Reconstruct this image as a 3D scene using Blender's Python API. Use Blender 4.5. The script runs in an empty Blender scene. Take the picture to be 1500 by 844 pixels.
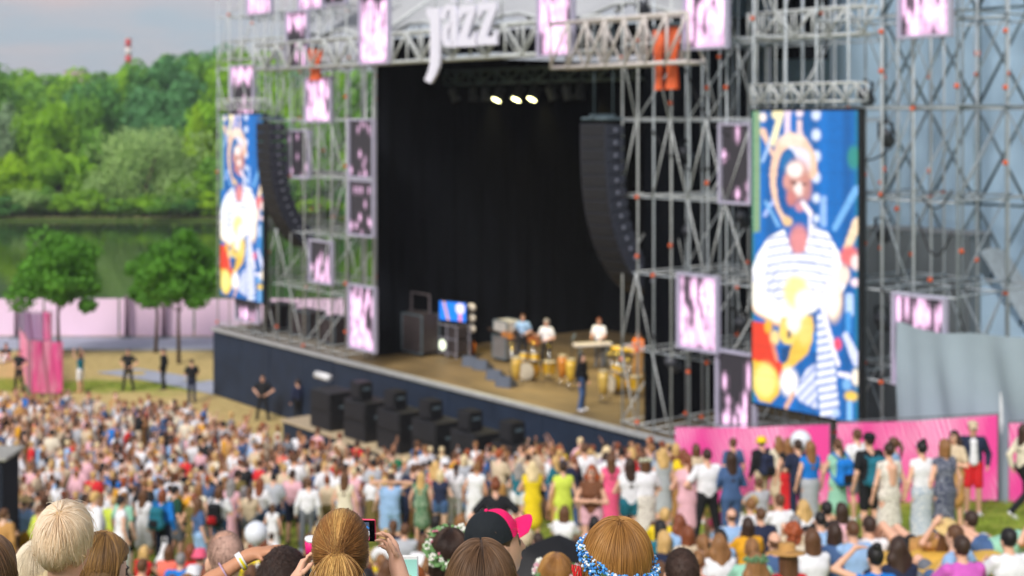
import bpy, math, random
import numpy as np
from mathutils import Vector, Matrix, Quaternion
random.seed(7); RNG = np.random.default_rng(11)
SC = bpy.context.scene
COL = SC.collection
R = math.radians

# ------------------------------------------------------------------ camera
CAMZ, FPX, HX, HY = 11.8, 2083.0, 750.0, 177.0
cam = bpy.data.cameras.new('camera'); cam_o = bpy.data.objects.new('camera', cam); COL.objects.link(cam_o)
cam_o.location = (0, 0, CAMZ); cam_o.rotation_euler = (R(90), 0, 0)
cam.sensor_width = 36; cam.lens = 36 * FPX / 1500
cam.shift_y = -(422 - HY) / 1500
cam.clip_start = 0.1; cam.clip_end = 6000
cam.dof.use_dof = True; cam.dof.focus_distance = 4.15; cam.dof.aperture_fstop = 2.9; cam.dof.aperture_blades = 0
SC.camera = cam_o

# ------------------------------------------------------------------ sky, sun, exposure
SUN_EL, SUN_DIR = 38, (-0.42, -0.90)
w = bpy.data.worlds.new('World'); SC.world = w; w.use_nodes = True
nt = w.node_tree; N = nt.nodes; Lk = nt.links; N.clear()
sky = N.new('ShaderNodeTexSky'); sky.sky_type = 'NISHITA'; sky.sun_disc = False
sky.sun_elevation = R(SUN_EL); sky.sun_rotation = math.atan2(SUN_DIR[0], SUN_DIR[1]); sky.dust_density = 2.0
tc = N.new('ShaderNodeTexCoord'); mp = N.new('ShaderNodeMapping'); mp.inputs['Scale'].default_value = (1.6, 1.6, 9.0)
mp.inputs['Location'].default_value = (0.35, 0.0, 0.25)
nz = N.new('ShaderNodeTexNoise'); nz.inputs['Scale'].default_value = 3.2; nz.inputs['Detail'].default_value = 6; nz.inputs['Roughness'].default_value = .55
rp = N.new('ShaderNodeValToRGB'); e = rp.color_ramp.elements
e[0].position = .42; e[0].color = (4.1, 4.85, 5.7, 1); e[1].position = .66; e[1].color = (6.1, 5.05, 5.2, 1)
mx = N.new('ShaderNodeMix'); mx.data_type = 'RGBA'; mx.inputs[0].default_value = .84
bg = N.new('ShaderNodeBackground'); bg.inputs['Strength'].default_value = .051
wo = N.new('ShaderNodeOutputWorld')
Lk.new(tc.outputs['Generated'], mp.inputs['Vector']); Lk.new(mp.outputs[0], nz.inputs['Vector']); Lk.new(nz.outputs['Fac'], rp.inputs[0])
Lk.new(sky.outputs[0], mx.inputs[6]); Lk.new(rp.outputs[0], mx.inputs[7]); Lk.new(mx.outputs[2], bg.inputs[0]); Lk.new(bg.outputs[0], wo.inputs[0])
sun = bpy.data.lights.new('sun', 'SUN'); sun.energy = 1.5; sun.angle = R(22); sun.color = (1, .955, .89)
sun_o = bpy.data.objects.new('sun', sun); COL.objects.link(sun_o)
sd = Vector((SUN_DIR[0] * math.cos(R(SUN_EL)), SUN_DIR[1] * math.cos(R(SUN_EL)), math.sin(R(SUN_EL))))
sun_o.rotation_euler = sd.to_track_quat('Z', 'Y').to_euler(); sun_o.location = (-20, -30, 40)
vs = SC.view_settings; vs.view_transform = 'Standard'; vs.look = 'None'; vs.exposure = 1.13; vs.gamma = 1; vs.use_curve_mapping = False
SC.cycles.use_denoising = True
SC.cycles.max_bounces = 6; SC.cycles.diffuse_bounces = 3; SC.cycles.transparent_max_bounces = 8
SC.cycles.sample_clamp_indirect = 4

# ------------------------------------------------------------------ helpers
def lin(c): return tuple((x / 255 / 12.92 if x <= 10 else ((x / 255 + .055) / 1.055) ** 2.4) for x in c)
MATS = {}
def M(name, rgb, rough=.75, var=.12, scale=6.0, bump=0.0, metal=0.0, emit=0.0, stretch=(1, 1, 1), spec=.4, rnd=0.0, coat=0):
    """plain procedural material: base colour (0-255 albedo, sRGB) broken up by noise, optional relief"""
    if name in MATS: return MATS[name]
    m = bpy.data.materials.new(name); m.use_nodes = True; MATS[name] = m
    t = m.node_tree; n = t.nodes; l = t.links; b = n['Principled BSDF']
    c = lin(rgb)
    b.inputs['Roughness'].default_value = rough; b.inputs['Metallic'].default_value = metal; b.inputs['Specular IOR Level'].default_value = spec
    if coat: b.inputs['Coat Weight'].default_value = coat
    co = n.new('ShaderNodeTexCoord'); ma = n.new('ShaderNodeMapping'); ma.inputs['Scale'].default_value = stretch
    no = n.new('ShaderNodeTexNoise'); no.inputs['Scale'].default_value = scale; no.inputs['Detail'].default_value = 4
    l.new(co.outputs['Object'], ma.inputs[0]); l.new(ma.outputs[0], no.inputs['Vector'])
    r = n.new('ShaderNodeValToRGB'); r.color_ramp.elements[0].position = .3; r.color_ramp.elements[1].position = .7
    r.color_ramp.elements[0].color = tuple(x * (1 - var) for x in c) + (1,); r.color_ramp.elements[1].color = tuple(min(1, x * (1 + var)) for x in c) + (1,)
    l.new(no.outputs['Fac'], r.inputs[0])
    out = r.outputs[0]
    if rnd:
        oi = n.new('ShaderNodeObjectInfo'); hs = n.new('ShaderNodeHueSaturation'); mr = n.new('ShaderNodeMapRange')
        mr.inputs['To Min'].default_value = 1 - rnd; mr.inputs['To Max'].default_value = 1 + rnd
        l.new(oi.outputs['Random'], mr.inputs[0]); l.new(mr.outputs[0], hs.inputs['Value']); l.new(out, hs.inputs['Color']); out = hs.outputs[0]
    l.new(out, b.inputs['Base Color'])
    if bump:
        bp = n.new('ShaderNodeBump'); bp.inputs['Strength'].default_value = bump; bp.inputs['Distance'].default_value = .02
        l.new(no.outputs['Fac'], bp.inputs['Height']); l.new(bp.outputs[0], b.inputs['Normal'])
    if emit:
        b.inputs['Emission Color'].default_value = c + (1,); b.inputs['Emission Strength'].default_value = emit
    return m
def MV(name, strength):
    """screen: emits its own colour attribute"""
    m = bpy.data.materials.new(name); m.use_nodes = True; t = m.node_tree; n = t.nodes; b = n['Principled BSDF']
    a = n.new('ShaderNodeAttribute'); a.attribute_name = 'Col'
    b.inputs['Base Color'].default_value = (.012, .012, .014, 1); b.inputs['Roughness'].default_value = .6
    t.links.new(a.outputs['Color'], b.inputs['Emission Color']); b.inputs['Emission Strength'].default_value = strength
    return m
def MC(name, rough=.8):
    m = bpy.data.materials.new(name); m.use_nodes = True; t = m.node_tree; n = t.nodes; b = n['Principled BSDF']
    a = n.new('ShaderNodeAttribute'); a.attribute_name = 'Col'; b.inputs['Roughness'].default_value = rough
    t.links.new(a.outputs['Color'], b.inputs['Base Color']); return m

def W(x, y, Y): return Vector(((x - HX) / FPX * Y, Y, CAMZ - (y - HY) / FPX * Y))
AX, AY = -12.9, 61.3
UX, UY, VX, VY = .6243, -.7812, .7812, .6243
SROT = math.atan2(UY, UX)
def S(u, v, z): return Vector((AX + UX * u + VX * v, AY + UY * u + VY * v, z))
def uat(x, v):
    k = (x - HX) / FPX
    return (k * (AY + VY * v) - AX - VX * v) / (UX - k * UY)
def zat(y, u, v): return CAMZ - (y - HY) / FPX * (AY + UY * u + VY * v)

def setp(o, label=None, cat=None, group=None, kind=None):
    if label: o['label'] = label
    if cat: o['category'] = cat
    if group: o['group'] = group
    if kind: o['kind'] = kind
    return o
def thing(name, label, cat, loc=(0, 0, 0), rz=0, group=None):
    o = bpy.data.objects.new(name, None); COL.objects.link(o); o.location = loc; o.rotation_euler = (0, 0, rz); o.empty_display_size = .2
    return setp(o, label, cat, group)
def sthing(name, label, cat, u=0, v=0, z=0, group=None): return thing(name, label, cat, S(u, v, z), SROT, group)
def link(name, me, parent=None, loc=None):
    o = bpy.data.objects.new(name, me); COL.objects.link(o)
    if parent is not None: o.parent = parent
    if loc is not None: o.location = loc
    return o
def mesh_np(name, V, F, mats=(), midx=None, smooth=False):
    me = bpy.data.meshes.new(name)
    V = np.asarray(V, np.float32); F = np.asarray(F, np.int32)
    k = F.shape[1]
    me.vertices.add(len(V)); me.vertices.foreach_set('co', V.ravel())
    me.loops.add(F.size); me.loops.foreach_set('vertex_index', F.ravel())
    me.polygons.add(len(F)); me.polygons.foreach_set('loop_start', np.arange(0, F.size, k, dtype=np.int32))
    for m in mats: me.materials.append(m)
    if midx is not None: me.polygons.foreach_set('material_index', np.asarray(midx, np.int32))
    me.polygons.foreach_set('use_smooth', np.full(len(F), smooth))
    me.update(calc_edges=True)
    return me
class MB:
    def __init__(s): s.v = []; s.f = []; s.m = []; s.cur = 0
    def add(s, vs, fs):
        o = len(s.v); s.v += [tuple(p) for p in vs]; s.f += [tuple(i + o for i in f) for f in fs]; s.m += [s.cur] * len(fs); return s
    def box(s, c, d, rot=None, bev=0):
        x, y, z = d[0] / 2, d[1] / 2, d[2] / 2
        if bev:
            b = min(bev, x * .9, y * .9, z * .9); P = []
            for sx in (-1, 1):
                for sy in (-1, 1):
                    for sz in (-1, 1):
                        P += [Vector((sx * x, sy * (y - b), sz * (z - b))), Vector((sx * (x - b), sy * y, sz * (z - b))), Vector((sx * (x - b), sy * (y - b), sz * z))]
            i = lambda sx, sy, sz, a: ((sx > 0) * 4 + (sy > 0) * 2 + (sz > 0)) * 3 + a
            F = []
            for sg in (-1, 1):
                F.append([i(sg, -1, -1, 0), i(sg, 1, -1, 0), i(sg, 1, 1, 0), i(sg, -1, 1, 0)][::sg])
                F.append([i(-1, sg, -1, 1), i(-1, sg, 1, 1), i(1, sg, 1, 1), i(1, sg, -1, 1)][::sg])
                F.append([i(-1, -1, sg, 2), i(1, -1, sg, 2), i(1, 1, sg, 2), i(-1, 1, sg, 2)][::sg])
            for a in (-1, 1):
                for c2 in (-1, 1):
                    F.append([i(a, c2, -1, 0), i(a, c2, 1, 0), i(a, c2, 1, 1), i(a, c2, -1, 1)][::-1 if a * c2 < 0 else 1])
                    F.append([i(a, -1, c2, 0), i(a, -1, c2, 2), i(a, 1, c2, 2), i(a, 1, c2, 0)][::-1 if a * c2 > 0 else 1])
                    F.append([i(-1, a, c2, 1), i(1, a, c2, 1), i(1, a, c2, 2), i(-1, a, c2, 2)][::-1 if a * c2 < 0 else 1])
                    for d2 in (-1, 1):
                        F.append([i(a, c2, d2, 0), i(a, c2, d2, 1), i(a, c2, d2, 2)][::1 if a * c2 * d2 > 0 else -1])
        else:
            P = [Vector((a * x, b2 * y, c2 * z)) for a in (-1, 1) for b2 in (-1, 1) for c2 in (-1, 1)]
            F = [(0, 1, 3, 2), (4, 6, 7, 5), (0, 4, 5, 1), (2, 3, 7, 6), (0, 2, 6, 4), (1, 5, 7, 3)]
        c = Vector(c)
        if rot is not None: P = [rot @ p for p in P]
        return s.add([p + c for p in P], F)
    def tube(s, pts, rad, n=8, cap=True):
        pts = [Vector(p) for p in pts]; rads = rad if isinstance(rad, (list, tuple)) else [rad] * len(pts)
        P = []; F = []
        up = None
        for i, p in enumerate(pts):
            d = (pts[min(i + 1, len(pts) - 1)] - pts[max(i - 1, 0)]).normalized()
            if up is None: up = d.orthogonal().normalized()
            up = (up - d * up.dot(d)).normalized(); s2 = d.cross(up)
            for k in range(n):
                a = 2 * math.pi * k / n; P.append(p + (up * math.cos(a) + s2 * math.sin(a)) * rads[i])
        for i in range(len(pts) - 1):
            for k in range(n):
                F.append((i * n + k, i * n + (k + 1) % n, (i + 1) * n + (k + 1) % n, (i + 1) * n + k))
        if cap: F.append(tuple(range(n))[::-1]); F.append(tuple((len(pts) - 1) * n + k for k in range(n)))
        return s.add(P, F)
    def lathe(s, prof, c=(0, 0, 0), n=16, rot=None):
        c = Vector(c); P = []; F = []
        for r, z in prof:
            for k in range(n):
                a = 2 * math.pi * k / n; q = Vector((r * math.cos(a), r * math.sin(a), z)); P.append((rot @ q if rot is not None else q) + c)
        for i in range(len(prof) - 1):
            for k in range(n): F.append((i * n + k, i * n + (k + 1) % n, (i + 1) * n + (k + 1) % n, (i + 1) * n + k))
        F.append(tuple(range(n))[::-1]); F.append(tuple((len(prof) - 1) * n + k for k in range(n)))
        return s.add(P, F)
    def ball(s, c, r, n=10, m=7):
        r = r if isinstance(r, (tuple, list)) else (r, r, r); c = Vector(c); P = [c + Vector((0, 0, -r[2]))]; F = []
        for i in range(1, m):
            t = math.pi * i / m
            for k in range(n):
                a = 2 * math.pi * k / n; P.append(c + Vector((r[0] * math.sin(t) * math.cos(a), r[1] * math.sin(t) * math.sin(a), -r[2] * math.cos(t))))
        P.append(c + Vector((0, 0, r[2])))
        for k in range(n):
            F.append((0, 1 + (k + 1) % n, 1 + k)); F.append((len(P) - 1, 1 + (m - 2) * n + k, 1 + (m - 2) * n + (k + 1) % n))
        for i in range(m - 2):
            for k in range(n): F.append((1 + i * n + k, 1 + i * n + (k + 1) % n, 1 + (i + 1) * n + (k + 1) % n, 1 + (i + 1) * n + k))
        return s.add(P, F)
    def prism(s, poly, y0, y1):
        """polygon in x,z extruded along y (poly counter-clockwise seen from -y)"""
        n = len(poly); P = [Vector((p[0], y0, p[1])) for p in poly] + [Vector((p[0], y1, p[1])) for p in poly]
        F = [tuple(range(n)), tuple(range(2 * n - 1, n - 1, -1))] + [(i, i + n, (i + 1) % n + n, (i + 1) % n) for i in range(n)]
        return s.add(P, F)
    def sheet(s, fn, nu, nv):
        P = [fn(i / nu, j / nv) for j in range(nv + 1) for i in range(nu + 1)]
        F = [(j * (nu + 1) + i, j * (nu + 1) + i + 1, (j + 1) * (nu + 1) + i + 1, (j + 1) * (nu + 1) + i) for j in range(nv) for i in range(nu)]
        return s.add(P, F)
    def mesh(s, name, mats, smooth=False):
        me = bpy.data.meshes.new(name); me.from_pydata([tuple(p) for p in s.v], [], s.f)
        for m in (mats if isinstance(mats, (list, tuple)) else [mats]): me.materials.append(m)
        me.polygons.foreach_set('material_index', s.m); me.polygons.foreach_set('use_smooth', [smooth] * len(s.f)); me.update()
        return me
    def build(s, name, mats, parent=None, loc=None, smooth=False): return link(name, s.mesh(name, mats, smooth), parent, loc)

RODS = {}
def rod(name, p0, p1, r, mat, parent, n=6):
    p0 = Vector(p0); p1 = Vector(p1); L = (p1 - p0).length; key = (round(L, 2), r, mat.name, n)
    if key not in RODS: RODS[key] = MB().tube([(0, 0, 0), (0, 0, round(L, 2))], r, n).mesh(name, mat, True)
    o = link(name, RODS[key], parent, p0); o.rotation_mode = 'QUATERNION'; o.rotation_quaternion = (p1 - p0).to_track_quat('Z', 'Y'); return o

STEEL = M('galvanised_steel', (192, 200, 208), .5, .12, 3, metal=.1)
STEELW = M('weathered_steel', (198, 202, 204), .55, .15, 3, metal=.05)
STEELD = M('dull_dark_steel', (96, 112, 122), .6, .2, 3, metal=.2)
LILAC = M('lilac_painted_metal', (178, 174, 198), .5, .08, 3)
ORANGE = M('orange_red_paint', (228, 104, 60), .5, .15, 8)
BLACK = M('black_cloth', (20, 21, 24), .9, .3, 2)
CURT = M('black_velvet', (17, 19, 25), .95, .35, 1.5, stretch=(3, 3, .3), spec=.1)
BLACKP = M('black_painted_wood', (27, 27, 31), .55, .3, 5)
GRILL = M('speaker_mesh', (34, 34, 40), .6, .3, 12)
WHITE = M('white_paint', (225, 225, 228), .5, .05)
PLY = M('pale_plywood', (186, 168, 140), .7, .12, 4, stretch=(1, 6, 1))
# ================================================================== the stage
DECK = 2.9
stage = sthing('concert_stage', 'large open-air concert stage with dark navy front and black curtains', 'stage')
NAVY = M('dark_navy_cladding', (30, 43, 64), .7, .22, 1.2, bump=.1)
DECKM = M('stage_floor', (112, 94, 66), .6, .4, .4, stretch=(1, 2.2, 1))
# deck, with a floor riser
for (u0, u1, v0, v1) in ((0, 10.5, .12, 6), (10.5, 25.5, .12, 13), (25.5, 36.8, .12, 6)):
    MB().box(((u0 + u1) / 2, (v0 + v1) / 2, DECK - .1), (u1 - u0 - .01, v1 - v0, .2)).build('deck', DECKM, stage)
# front skirt boards, each its own panel
u = 0.0
while u < 31:
    MB().box((u + 1.23, .06 + random.uniform(-.014, .014), 1.36), (2.43, .09, 2.68), bev=.012).build('front_panel', NAVY, stage); u += 2.46
MB().box((15.5, .02, DECK - .06), (31, .22, .12)).build('edge_trim', M('pale_edge_trim', (164, 166, 170), .6), stage)
MB().box((-.06, 3.1, 1.36), (.09, 6, 2.7)).build('side_panel', NAVY, stage)
def drape(p0, p1, z0, z1, amp=.05, wl=1.1, sag=0, n=None, nz=2):
    p0 = Vector(p0); p1 = Vector(p1); L = (p1 - p0).length; d = (p1 - p0) / L; q = Vector((-d.y, d.x)); n = n or int(L / .11)
    ph = random.random() * 9
    def f(s, t):
        x = s * L; a = amp * (math.sin(x * 6.283 / wl + ph + .8 * math.sin(x * 1.7)) * .7 + .3 * math.sin(x * 9.1)) * (1 - .3 * t)
        p = p0 + d * x + q * a; return Vector((p.x, p.y, z0 + (z1 - z0 - sag * math.sin(s * math.pi)) * t))
    return MB().sheet(f, n, nz)
# black curtains: far side wall in three lengths, back wall in three
for a, b in ((1.4, 4.5), (4.3, 8.3), (8.1, 12.8)): drape((10.75, a), (10.75, b), DECK, 14.3).build('side_curtain', CURT, stage, smooth=True)
for a, b in ((10.7, 13.8), (13.6, 16.8), (16.6, 20.2)): drape((a, 12.7), (b, 12.7), DECK, 14.3).build('back_curtain', CURT, stage, smooth=True)
drape((25.95, .7), (25.95, 5.1), DECK, 15.0).build('side_curtain', CURT, stage, smooth=True)
drape((26.0, 4.9), (19.5, 12.8), DECK, 14.5).build('side_curtain', CURT, stage, smooth=True)
MB().box((18.2, 7.0, 14.62), (15.2, 12.4, .1)).build('ceiling', CURT, stage)
drape((10.6, .55), (25.4, .55), 14.05, 14.75, .03).build('header_curtain', CURT, stage, smooth=True)
# membrane roof
ROOFM = M('grey_roof_membrane', (176, 178, 182), .7, .08, .4)
def roof(s, t):
    u = 7.5 + s * 21.5; v = .9 + t * 11; return Vector((u, v, 15.15 + 5.2 * math.sin(t * 1.4) + .25 * math.sin(s * 6.283 * 4) * (1 - t)))
MB().sheet(roof, 48, 14).build('roof_membrane', ROOFM, stage, smooth=True)
for k in range(6): rod('roof_arch', (7.7 + k * 4.2, .95, 15.1), (7.7 + k * 4.2, 6.5, 18.6), .09, STEELW, stage)
for s in (0, 1): MB().tube([roof(i / 24, .42 * s) + Vector((0, -.03, -.06)) for i in range(25)], .07, 6).build('roof_rib', STEELW, stage, smooth=True)

# ------------------------------------------------------------------ scaffolds
def scaffold(root, us, vsx, zs, r=.03, braces=0.5, skip=None, mats=(STEEL, STEELW), seed=1, coup=.5, vbr=.35):
    rn = random.Random(seed); cp = MB()
    z0, z1 = zs[0] - .1, zs[-1] + 1.2
    for u in us:
        for v in vsx: rod('upright', (u, v, z0), (u, v, z1), r, rn.choice(mats), root)
    for z in zs:
        for v in vsx:
            for a, b in zip(us[:-1], us[1:]):
                if skip and skip(a, b, v, z): continue
                rod('ledger', (a, v + .05, z), (b, v + .05, z), r * .8, mats[0], root)
        for u in us:
            for a, b in zip(vsx[:-1], vsx[1:]): rod('transom', (u + .05, a, z + .06), (u + .05, b, z + .06), r * .8, mats[1], root)
        for u in us:
            for v in vsx:
                if rn.random() < coup:
                    zz = z + rn.choice((0, .12, .5, -.35, .9)); cp.box((u, v - .04, zz), (.11, .1, .11), bev=.025)
    for k, (z, zz) in enumerate(zip(zs[:-1], zs[1:])):
        for v in vsx:
            for i, (a, b) in enumerate(zip(us[:-1], us[1:])):
                if skip and skip(a, b, v, z): continue
                if rn.random() < braces:
                    p, q = ((a, v - .07, z), (b, v - .07, zz)) if (i + k) % 2 else ((b, v - .07, z), (a, v - .07, zz))
                    rod('brace', p, q, r * .7, mats[1], root)
        for u in us:
            for a, b in zip(vsx[:-1], vsx[1:]):
                if rn.random() < vbr: rod('brace', (u - .07, a, z), (u - .07, b, zz), r * .7, mats[1], root)
    if cp.v: setp(cp.build('coupler_cluster', ORANGE, root), kind='stuff')
ZS = [3.0 + 2.2 * k for k in range(8)]
lw = sthing('scaffold_wing', 'silver steel scaffold wing left of the stage opening, trees seen through it', 'scaffold', 0, 0, 0)
scaffold(lw, [.05, 1.1, 2.1, 3.2, 4.2, 5.25, 6.3, 7.35, 8.4, 9.4, 10.45], [.22, 2.2, 4.3], ZS, seed=3, braces=.34, coup=.3, r=.03)
for v in (.9, 1.25): rod('upright', (10.72, v, 2.9), (10.72, v, 16), .045, STEELW, lw)
rw = sthing('scaffold_wing', 'silver steel scaffold wing between black opening and the larger video screen', 'scaffold', 0, 0, 0)
scaffold(rw, [25.55, 26.2, 26.85, 27.55, 28.25, 28.95, 29.65, 30.6, 31.7], [.22, 2.2, 4.2], ZS, seed=5, braces=.36, coup=.36, r=.03)
fw = sthing('scaffold_wing', 'pale steel scaffold wing right of the larger video screen before grey tarpaulin', 'scaffold', 0, 0, 0)
scaffold(fw, [32.7, 33.7, 34.7, 35.6, 36.8], [.22, 2.2, 4.2], [z + .3 for z in ZS], seed=8, mats=(STEEL, M('mid_grey_steel', (142, 152, 160), .55, .15, 3)), braces=.4, coup=.36, r=.03)
bw = sthing('bracing_frame', 'tall dark diagonal bracing standing close against the grey blue tarpaulin', 'scaffold', 0, 0, 0)
us = [29.6, 31.2, 32.8, 34.4, 36.0]; cp = MB()
for u in us: rod('upright', (u, 7.2, 0), (u, 7.2, 20), .05, STEELD, bw)
for k in range(7):
    z = 1.2 + 2.75 * k
    for a, b in zip(us[:-1], us[1:]):
        rod('ledger', (a, 7.2, z), (b, 7.2, z), .045, STEELD, bw)
        rod('brace', (a, 7.13, z), (b, 7.13, z + 2.75), .045, STEELD, bw); rod('brace', (b, 7.07, z), (a, 7.07, z + 2.75), .045, STEELD, bw)
    for u in us:
        if random.random() < .7: cp.box((u, 7.1, z + random.choice((.2, .9, 1.5))), (.16, .12, .16), bev=.03)
setp(cp.build('coupler_cluster', ORANGE, bw), kind='stuff')

for rt, ua, ub in ((lw, 1.1, 9.4), (rw, 25.6, 31.6), (fw, 32.8, 36.7)):
    for k in range(7):
        u0_ = random.uniform(ua, ub); u1_ = min(ub, u0_ + random.uniform(.8, 3)); z0_ = random.choice(ZS[2:]) + random.uniform(-.4, .6); z1_ = z0_ + random.uniform(-2.5, .8); v_ = random.choice((.15, 2.1)); sg = random.uniform(.2, .9)
        MB().tube([(u0_ + (u1_ - u0_) * t / 10, v_, z0_ + (z1_ - z0_) * t / 10 - sg * math.sin(t / 10 * math.pi)) for t in range(11)], .022, 5).build('cable', BLACKP, rt, smooth=True)
def truss(name, label, u0, u1, v, z, h, d, group=None, step=None, mat=STEELW, r=.05, slant=False):
    t = sthing(name, label, 'truss', u0, v, z, group); L = u1 - u0; step = step or h
    for zz in (0, h):
        for vv in (0, d): rod('chord', (0, vv, zz), (L, vv, zz), r, mat, t, 8)
    n = max(2, round(L / step)); st = L / n
    for i in range(n + 1):
        rod('post', (i * st, 0, 0), (i * st, 0, h), r * .7, mat, t); rod('cross_piece', (i * st, 0, 0), (i * st, d, 0), r * .7, mat, t)
        if i % 2 == 0: rod('post', (i * st, d, 0), (i * st, d, h), r * .7, mat, t)
    for i in range(n):
        a, b = (0, h) if (i % 2 or slant) else (h, 0)
        rod('diagonal', (i * st, -.03, a), ((i + 1) * st, -.03, b), r * .75, mat, t); rod('diagonal', (i * st, d + .03, b), ((i + 1) * st, d + .03, a), r * .75, mat, t)
    return t
truss('roof_truss', 'long pale lattice truss over the stage opening carrying the jazz letters', 4.4, 25.3, -.35, 13.85, 1.0, .5, step=.9, r=.06)
truss('roof_truss', 'shorter truss of slanted white bars beyond the jazz truss above line speakers', 24.0, 29.6, -1.2, 13.35, 1.3, .6, step=.75, r=.06, slant=True, mat=M('pale_truss', (205, 198, 196), .5))
truss('screen_truss', 'pale truss right above the larger video screen', 30.8, 34.2, -.1, 12.28, .45, .4, step=.34, r=.032)
truss('screen_truss', 'thin truss above the smaller far video screen', .6, 4.4, -.1, 12.3, .4, .4, step=.4, r=.032)
truss('roof_truss', 'high lattice truss among the scaffold above the larger video screen', 29.7, 33.6, 1.0, 14.0, .7, .5, step=.6, r=.04)
lt = truss('lighting_truss', 'black lighting truss with lamps hung inside the stage mouth', 11.2, 22.5, 4.2, 13.2, .5, .5, step=.8, mat=STEELD)
truss('roof_truss', 'high steel truss above far scaffold wing with sky behind', .1, 8.2, .4, 14.4, .8, .6, step=.9, r=.035)

# lamps on the lighting truss
LENS = M('lit_lens', (255, 248, 176), .3, .02, emit=6); DIM = M('dark_lens', (70, 80, 90), .2)
def spot(u, v, z, tilt, lit, label, group, yaw=0):
    t = sthing('stage_lamp', label, 'lamp', u, v, z, group)
    q = Matrix.Rotation(yaw, 3, 'Z') @ Matrix.Rotation(tilt, 3, 'X')
    MB().box((0, 0, .02), (.12, .1, .12), bev=.02).box((-.2, 0, -.2), (.03, .08, .42)).box((.2, 0, -.2), (.03, .08, .42)).box((0, 0, -.01), (.4, .08, .03)).build('yoke', BLACKP, t)
    MB().lathe([(.1, .28), (.16, .2), (.17, -.18), (.2, -.24)], (0, 0, -.36), 14, q).build('housing', M('lamp_housing', (74, 76, 84), .4, .2), t, smooth=True)
    MB().lathe([(.01, -.262), (.17, -.262), (.17, -.255)], (0, 0, -.36), 14, q).build('lens', LENS if lit else DIM, t)
    return t
names = ['first', 'second', 'third', 'fourth', 'fifth', 'sixth', 'seventh', 'eighth', 'ninth', 'tenth', 'eleventh', 'twelfth']
k2 = 0
for i, x in enumerate((665, 694, 712, 731, 760, 783, 808, 832, 850)):
    u = uat(x, 4.2); lit = 3 <= i <= 5
    if lit:
        lab = ('leftmost', 'middle', 'rightmost')[i - 3] + ' of the three lit lamps glowing in the dark stage mouth'
    else:
        lab = 'unlit black stage lamp, %s along the lighting truss from far end' % names[i]
    spot(u, 4.2, 13.15, R(-28) if lit else R(random.uniform(-20, 30)), lit, lab, 'lamps on the lighting truss', R(-8))
for u in (14.5, 17.5, 20.5):
    l = bpy.data.lights.new('stage_lamp_light', 'SPOT'); l.energy = 950; l.color = (1, .86, .45); l.spot_size = R(70); l.spot_blend = .6; l.shadow_soft_size = .15
    o = bpy.data.objects.new('stage_lamp_light', l); COL.objects.link(o); o.location = S(u, 4.0, 12.45)
    o.rotation_euler = (S(u + 1.5, 3.4, DECK) - o.location).to_track_quat('-Z', 'Y').to_euler()

# ------------------------------------------------------------------ jazz letters
JM = M('lilac_white_letter', (232, 230, 248), .45, .03)
def jz(px, py): # pixel of the photo's letter face -> local metres (u, z) on the sign
    u = uat(px, -.75); return (u, zat(py, u, -.75))
sign = sthing('jazz_sign', 'pale lilac giant letters spelling jazz hung on the roof truss', 'sign', 0, -.75, 0)
def poly(pts): return [jz(x, y) for x, y in pts]
def letter(name, polys):
    b = MB()
    for p in polys:
        p = poly(p); a = sum(p[i][0] * p[(i + 1) % len(p)][1] - p[(i + 1) % len(p)][0] * p[i][1] for i in range(len(p)))
        b.prism(p if a > 0 else p[::-1], 0, .1)
    b.build(name, JM, sign)
def strip(cl):
    """centre line with half widths -> quads joined side by side"""
    out = []
    for (a, b) in zip(cl[:-1], cl[1:]): out.append([(a[0] - a[2], a[1]), (b[0] - b[2], b[1]), (b[0] + b[2], b[1]), (a[0] + a[2], a[1])])
    return out
def ribbon(pts, w):
    out = []; P = [Vector(p) for p in pts]; L = []; Rr = []
    for i, p in enumerate(P):
        d = (P[min(i + 1, len(P) - 1)] - P[max(0, i - 1)]).normalized(); n = Vector((-d.y, d.x)); ww = w[i] if isinstance(w, list) else w
        L.append(p + n * ww); Rr.append(p - n * ww)
    for i in range(len(P) - 1): out.append([tuple(L[i]), tuple(L[i + 1]), tuple(Rr[i + 1]), tuple(Rr[i])])
    return out
letter('letter_j', [[(624.5, 12.5), (624.5, 21), (629, 28), (643.5, 28), (643.5, 11)]] + ribbon([(636.8, 28), (636.8, 60), (636.6, 84), (635.6, 97), (632.5, 107), (627.5, 117), (626, 120)], [6.7, 6.7, 6.9, 6.8, 6.3, 5.5, 5.0]))
letter('letter_a', ribbon([(648.5, 27), (650.5, 16), (656, 10.5), (662, 11.5), (664.3, 19), (664.4, 45), (664.6, 60), (667, 69)], [4.4, 4.4, 4.3, 4.6, 5.0, 5.0, 5.0, 4.2])
       + ribbon([(661, 34), (654, 38), (651, 46), (651, 57), (653.5, 65), (659, 66.5), (662, 60)], [4, 4, 4.2, 4.2, 4, 3.6, 3.2]))
def zed(x0, x1, yt, yb, dy):
    letter('letter_z', [[(x0, yt + dy), (x0, yt + dy + 22), (x0 + 5, yt + dy + 17), (x0 + 7, yt + dy + 11), (x0 + 7, yt + dy)],
        [(x0 + 7, yt + dy), (x0 + 7, yt + dy + 11.5), (x1, yt + 11), (x1, yt)],
        [(x1 - 10, yt + 11), (x0 - .5, yb - 13), (x0 + 12, yb - 12), (x1, yt + 11)],
        [(x0 - .5, yb - 13), (x0 - .5, yb + .6), (x1 - 6, yb), (x1 - 6, yb - 11.5)],
        [(x1 - 6, yb - 11.5), (x1 - 6, yb), (x1 + .5, yb), (x1 + .5, yb - 22), (x1 - 4, yb - 18)]])
zed(672, 695.5, 6.5, 68, 1.5); zed(700, 726.5, 3, 65.5, 1.5)
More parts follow.
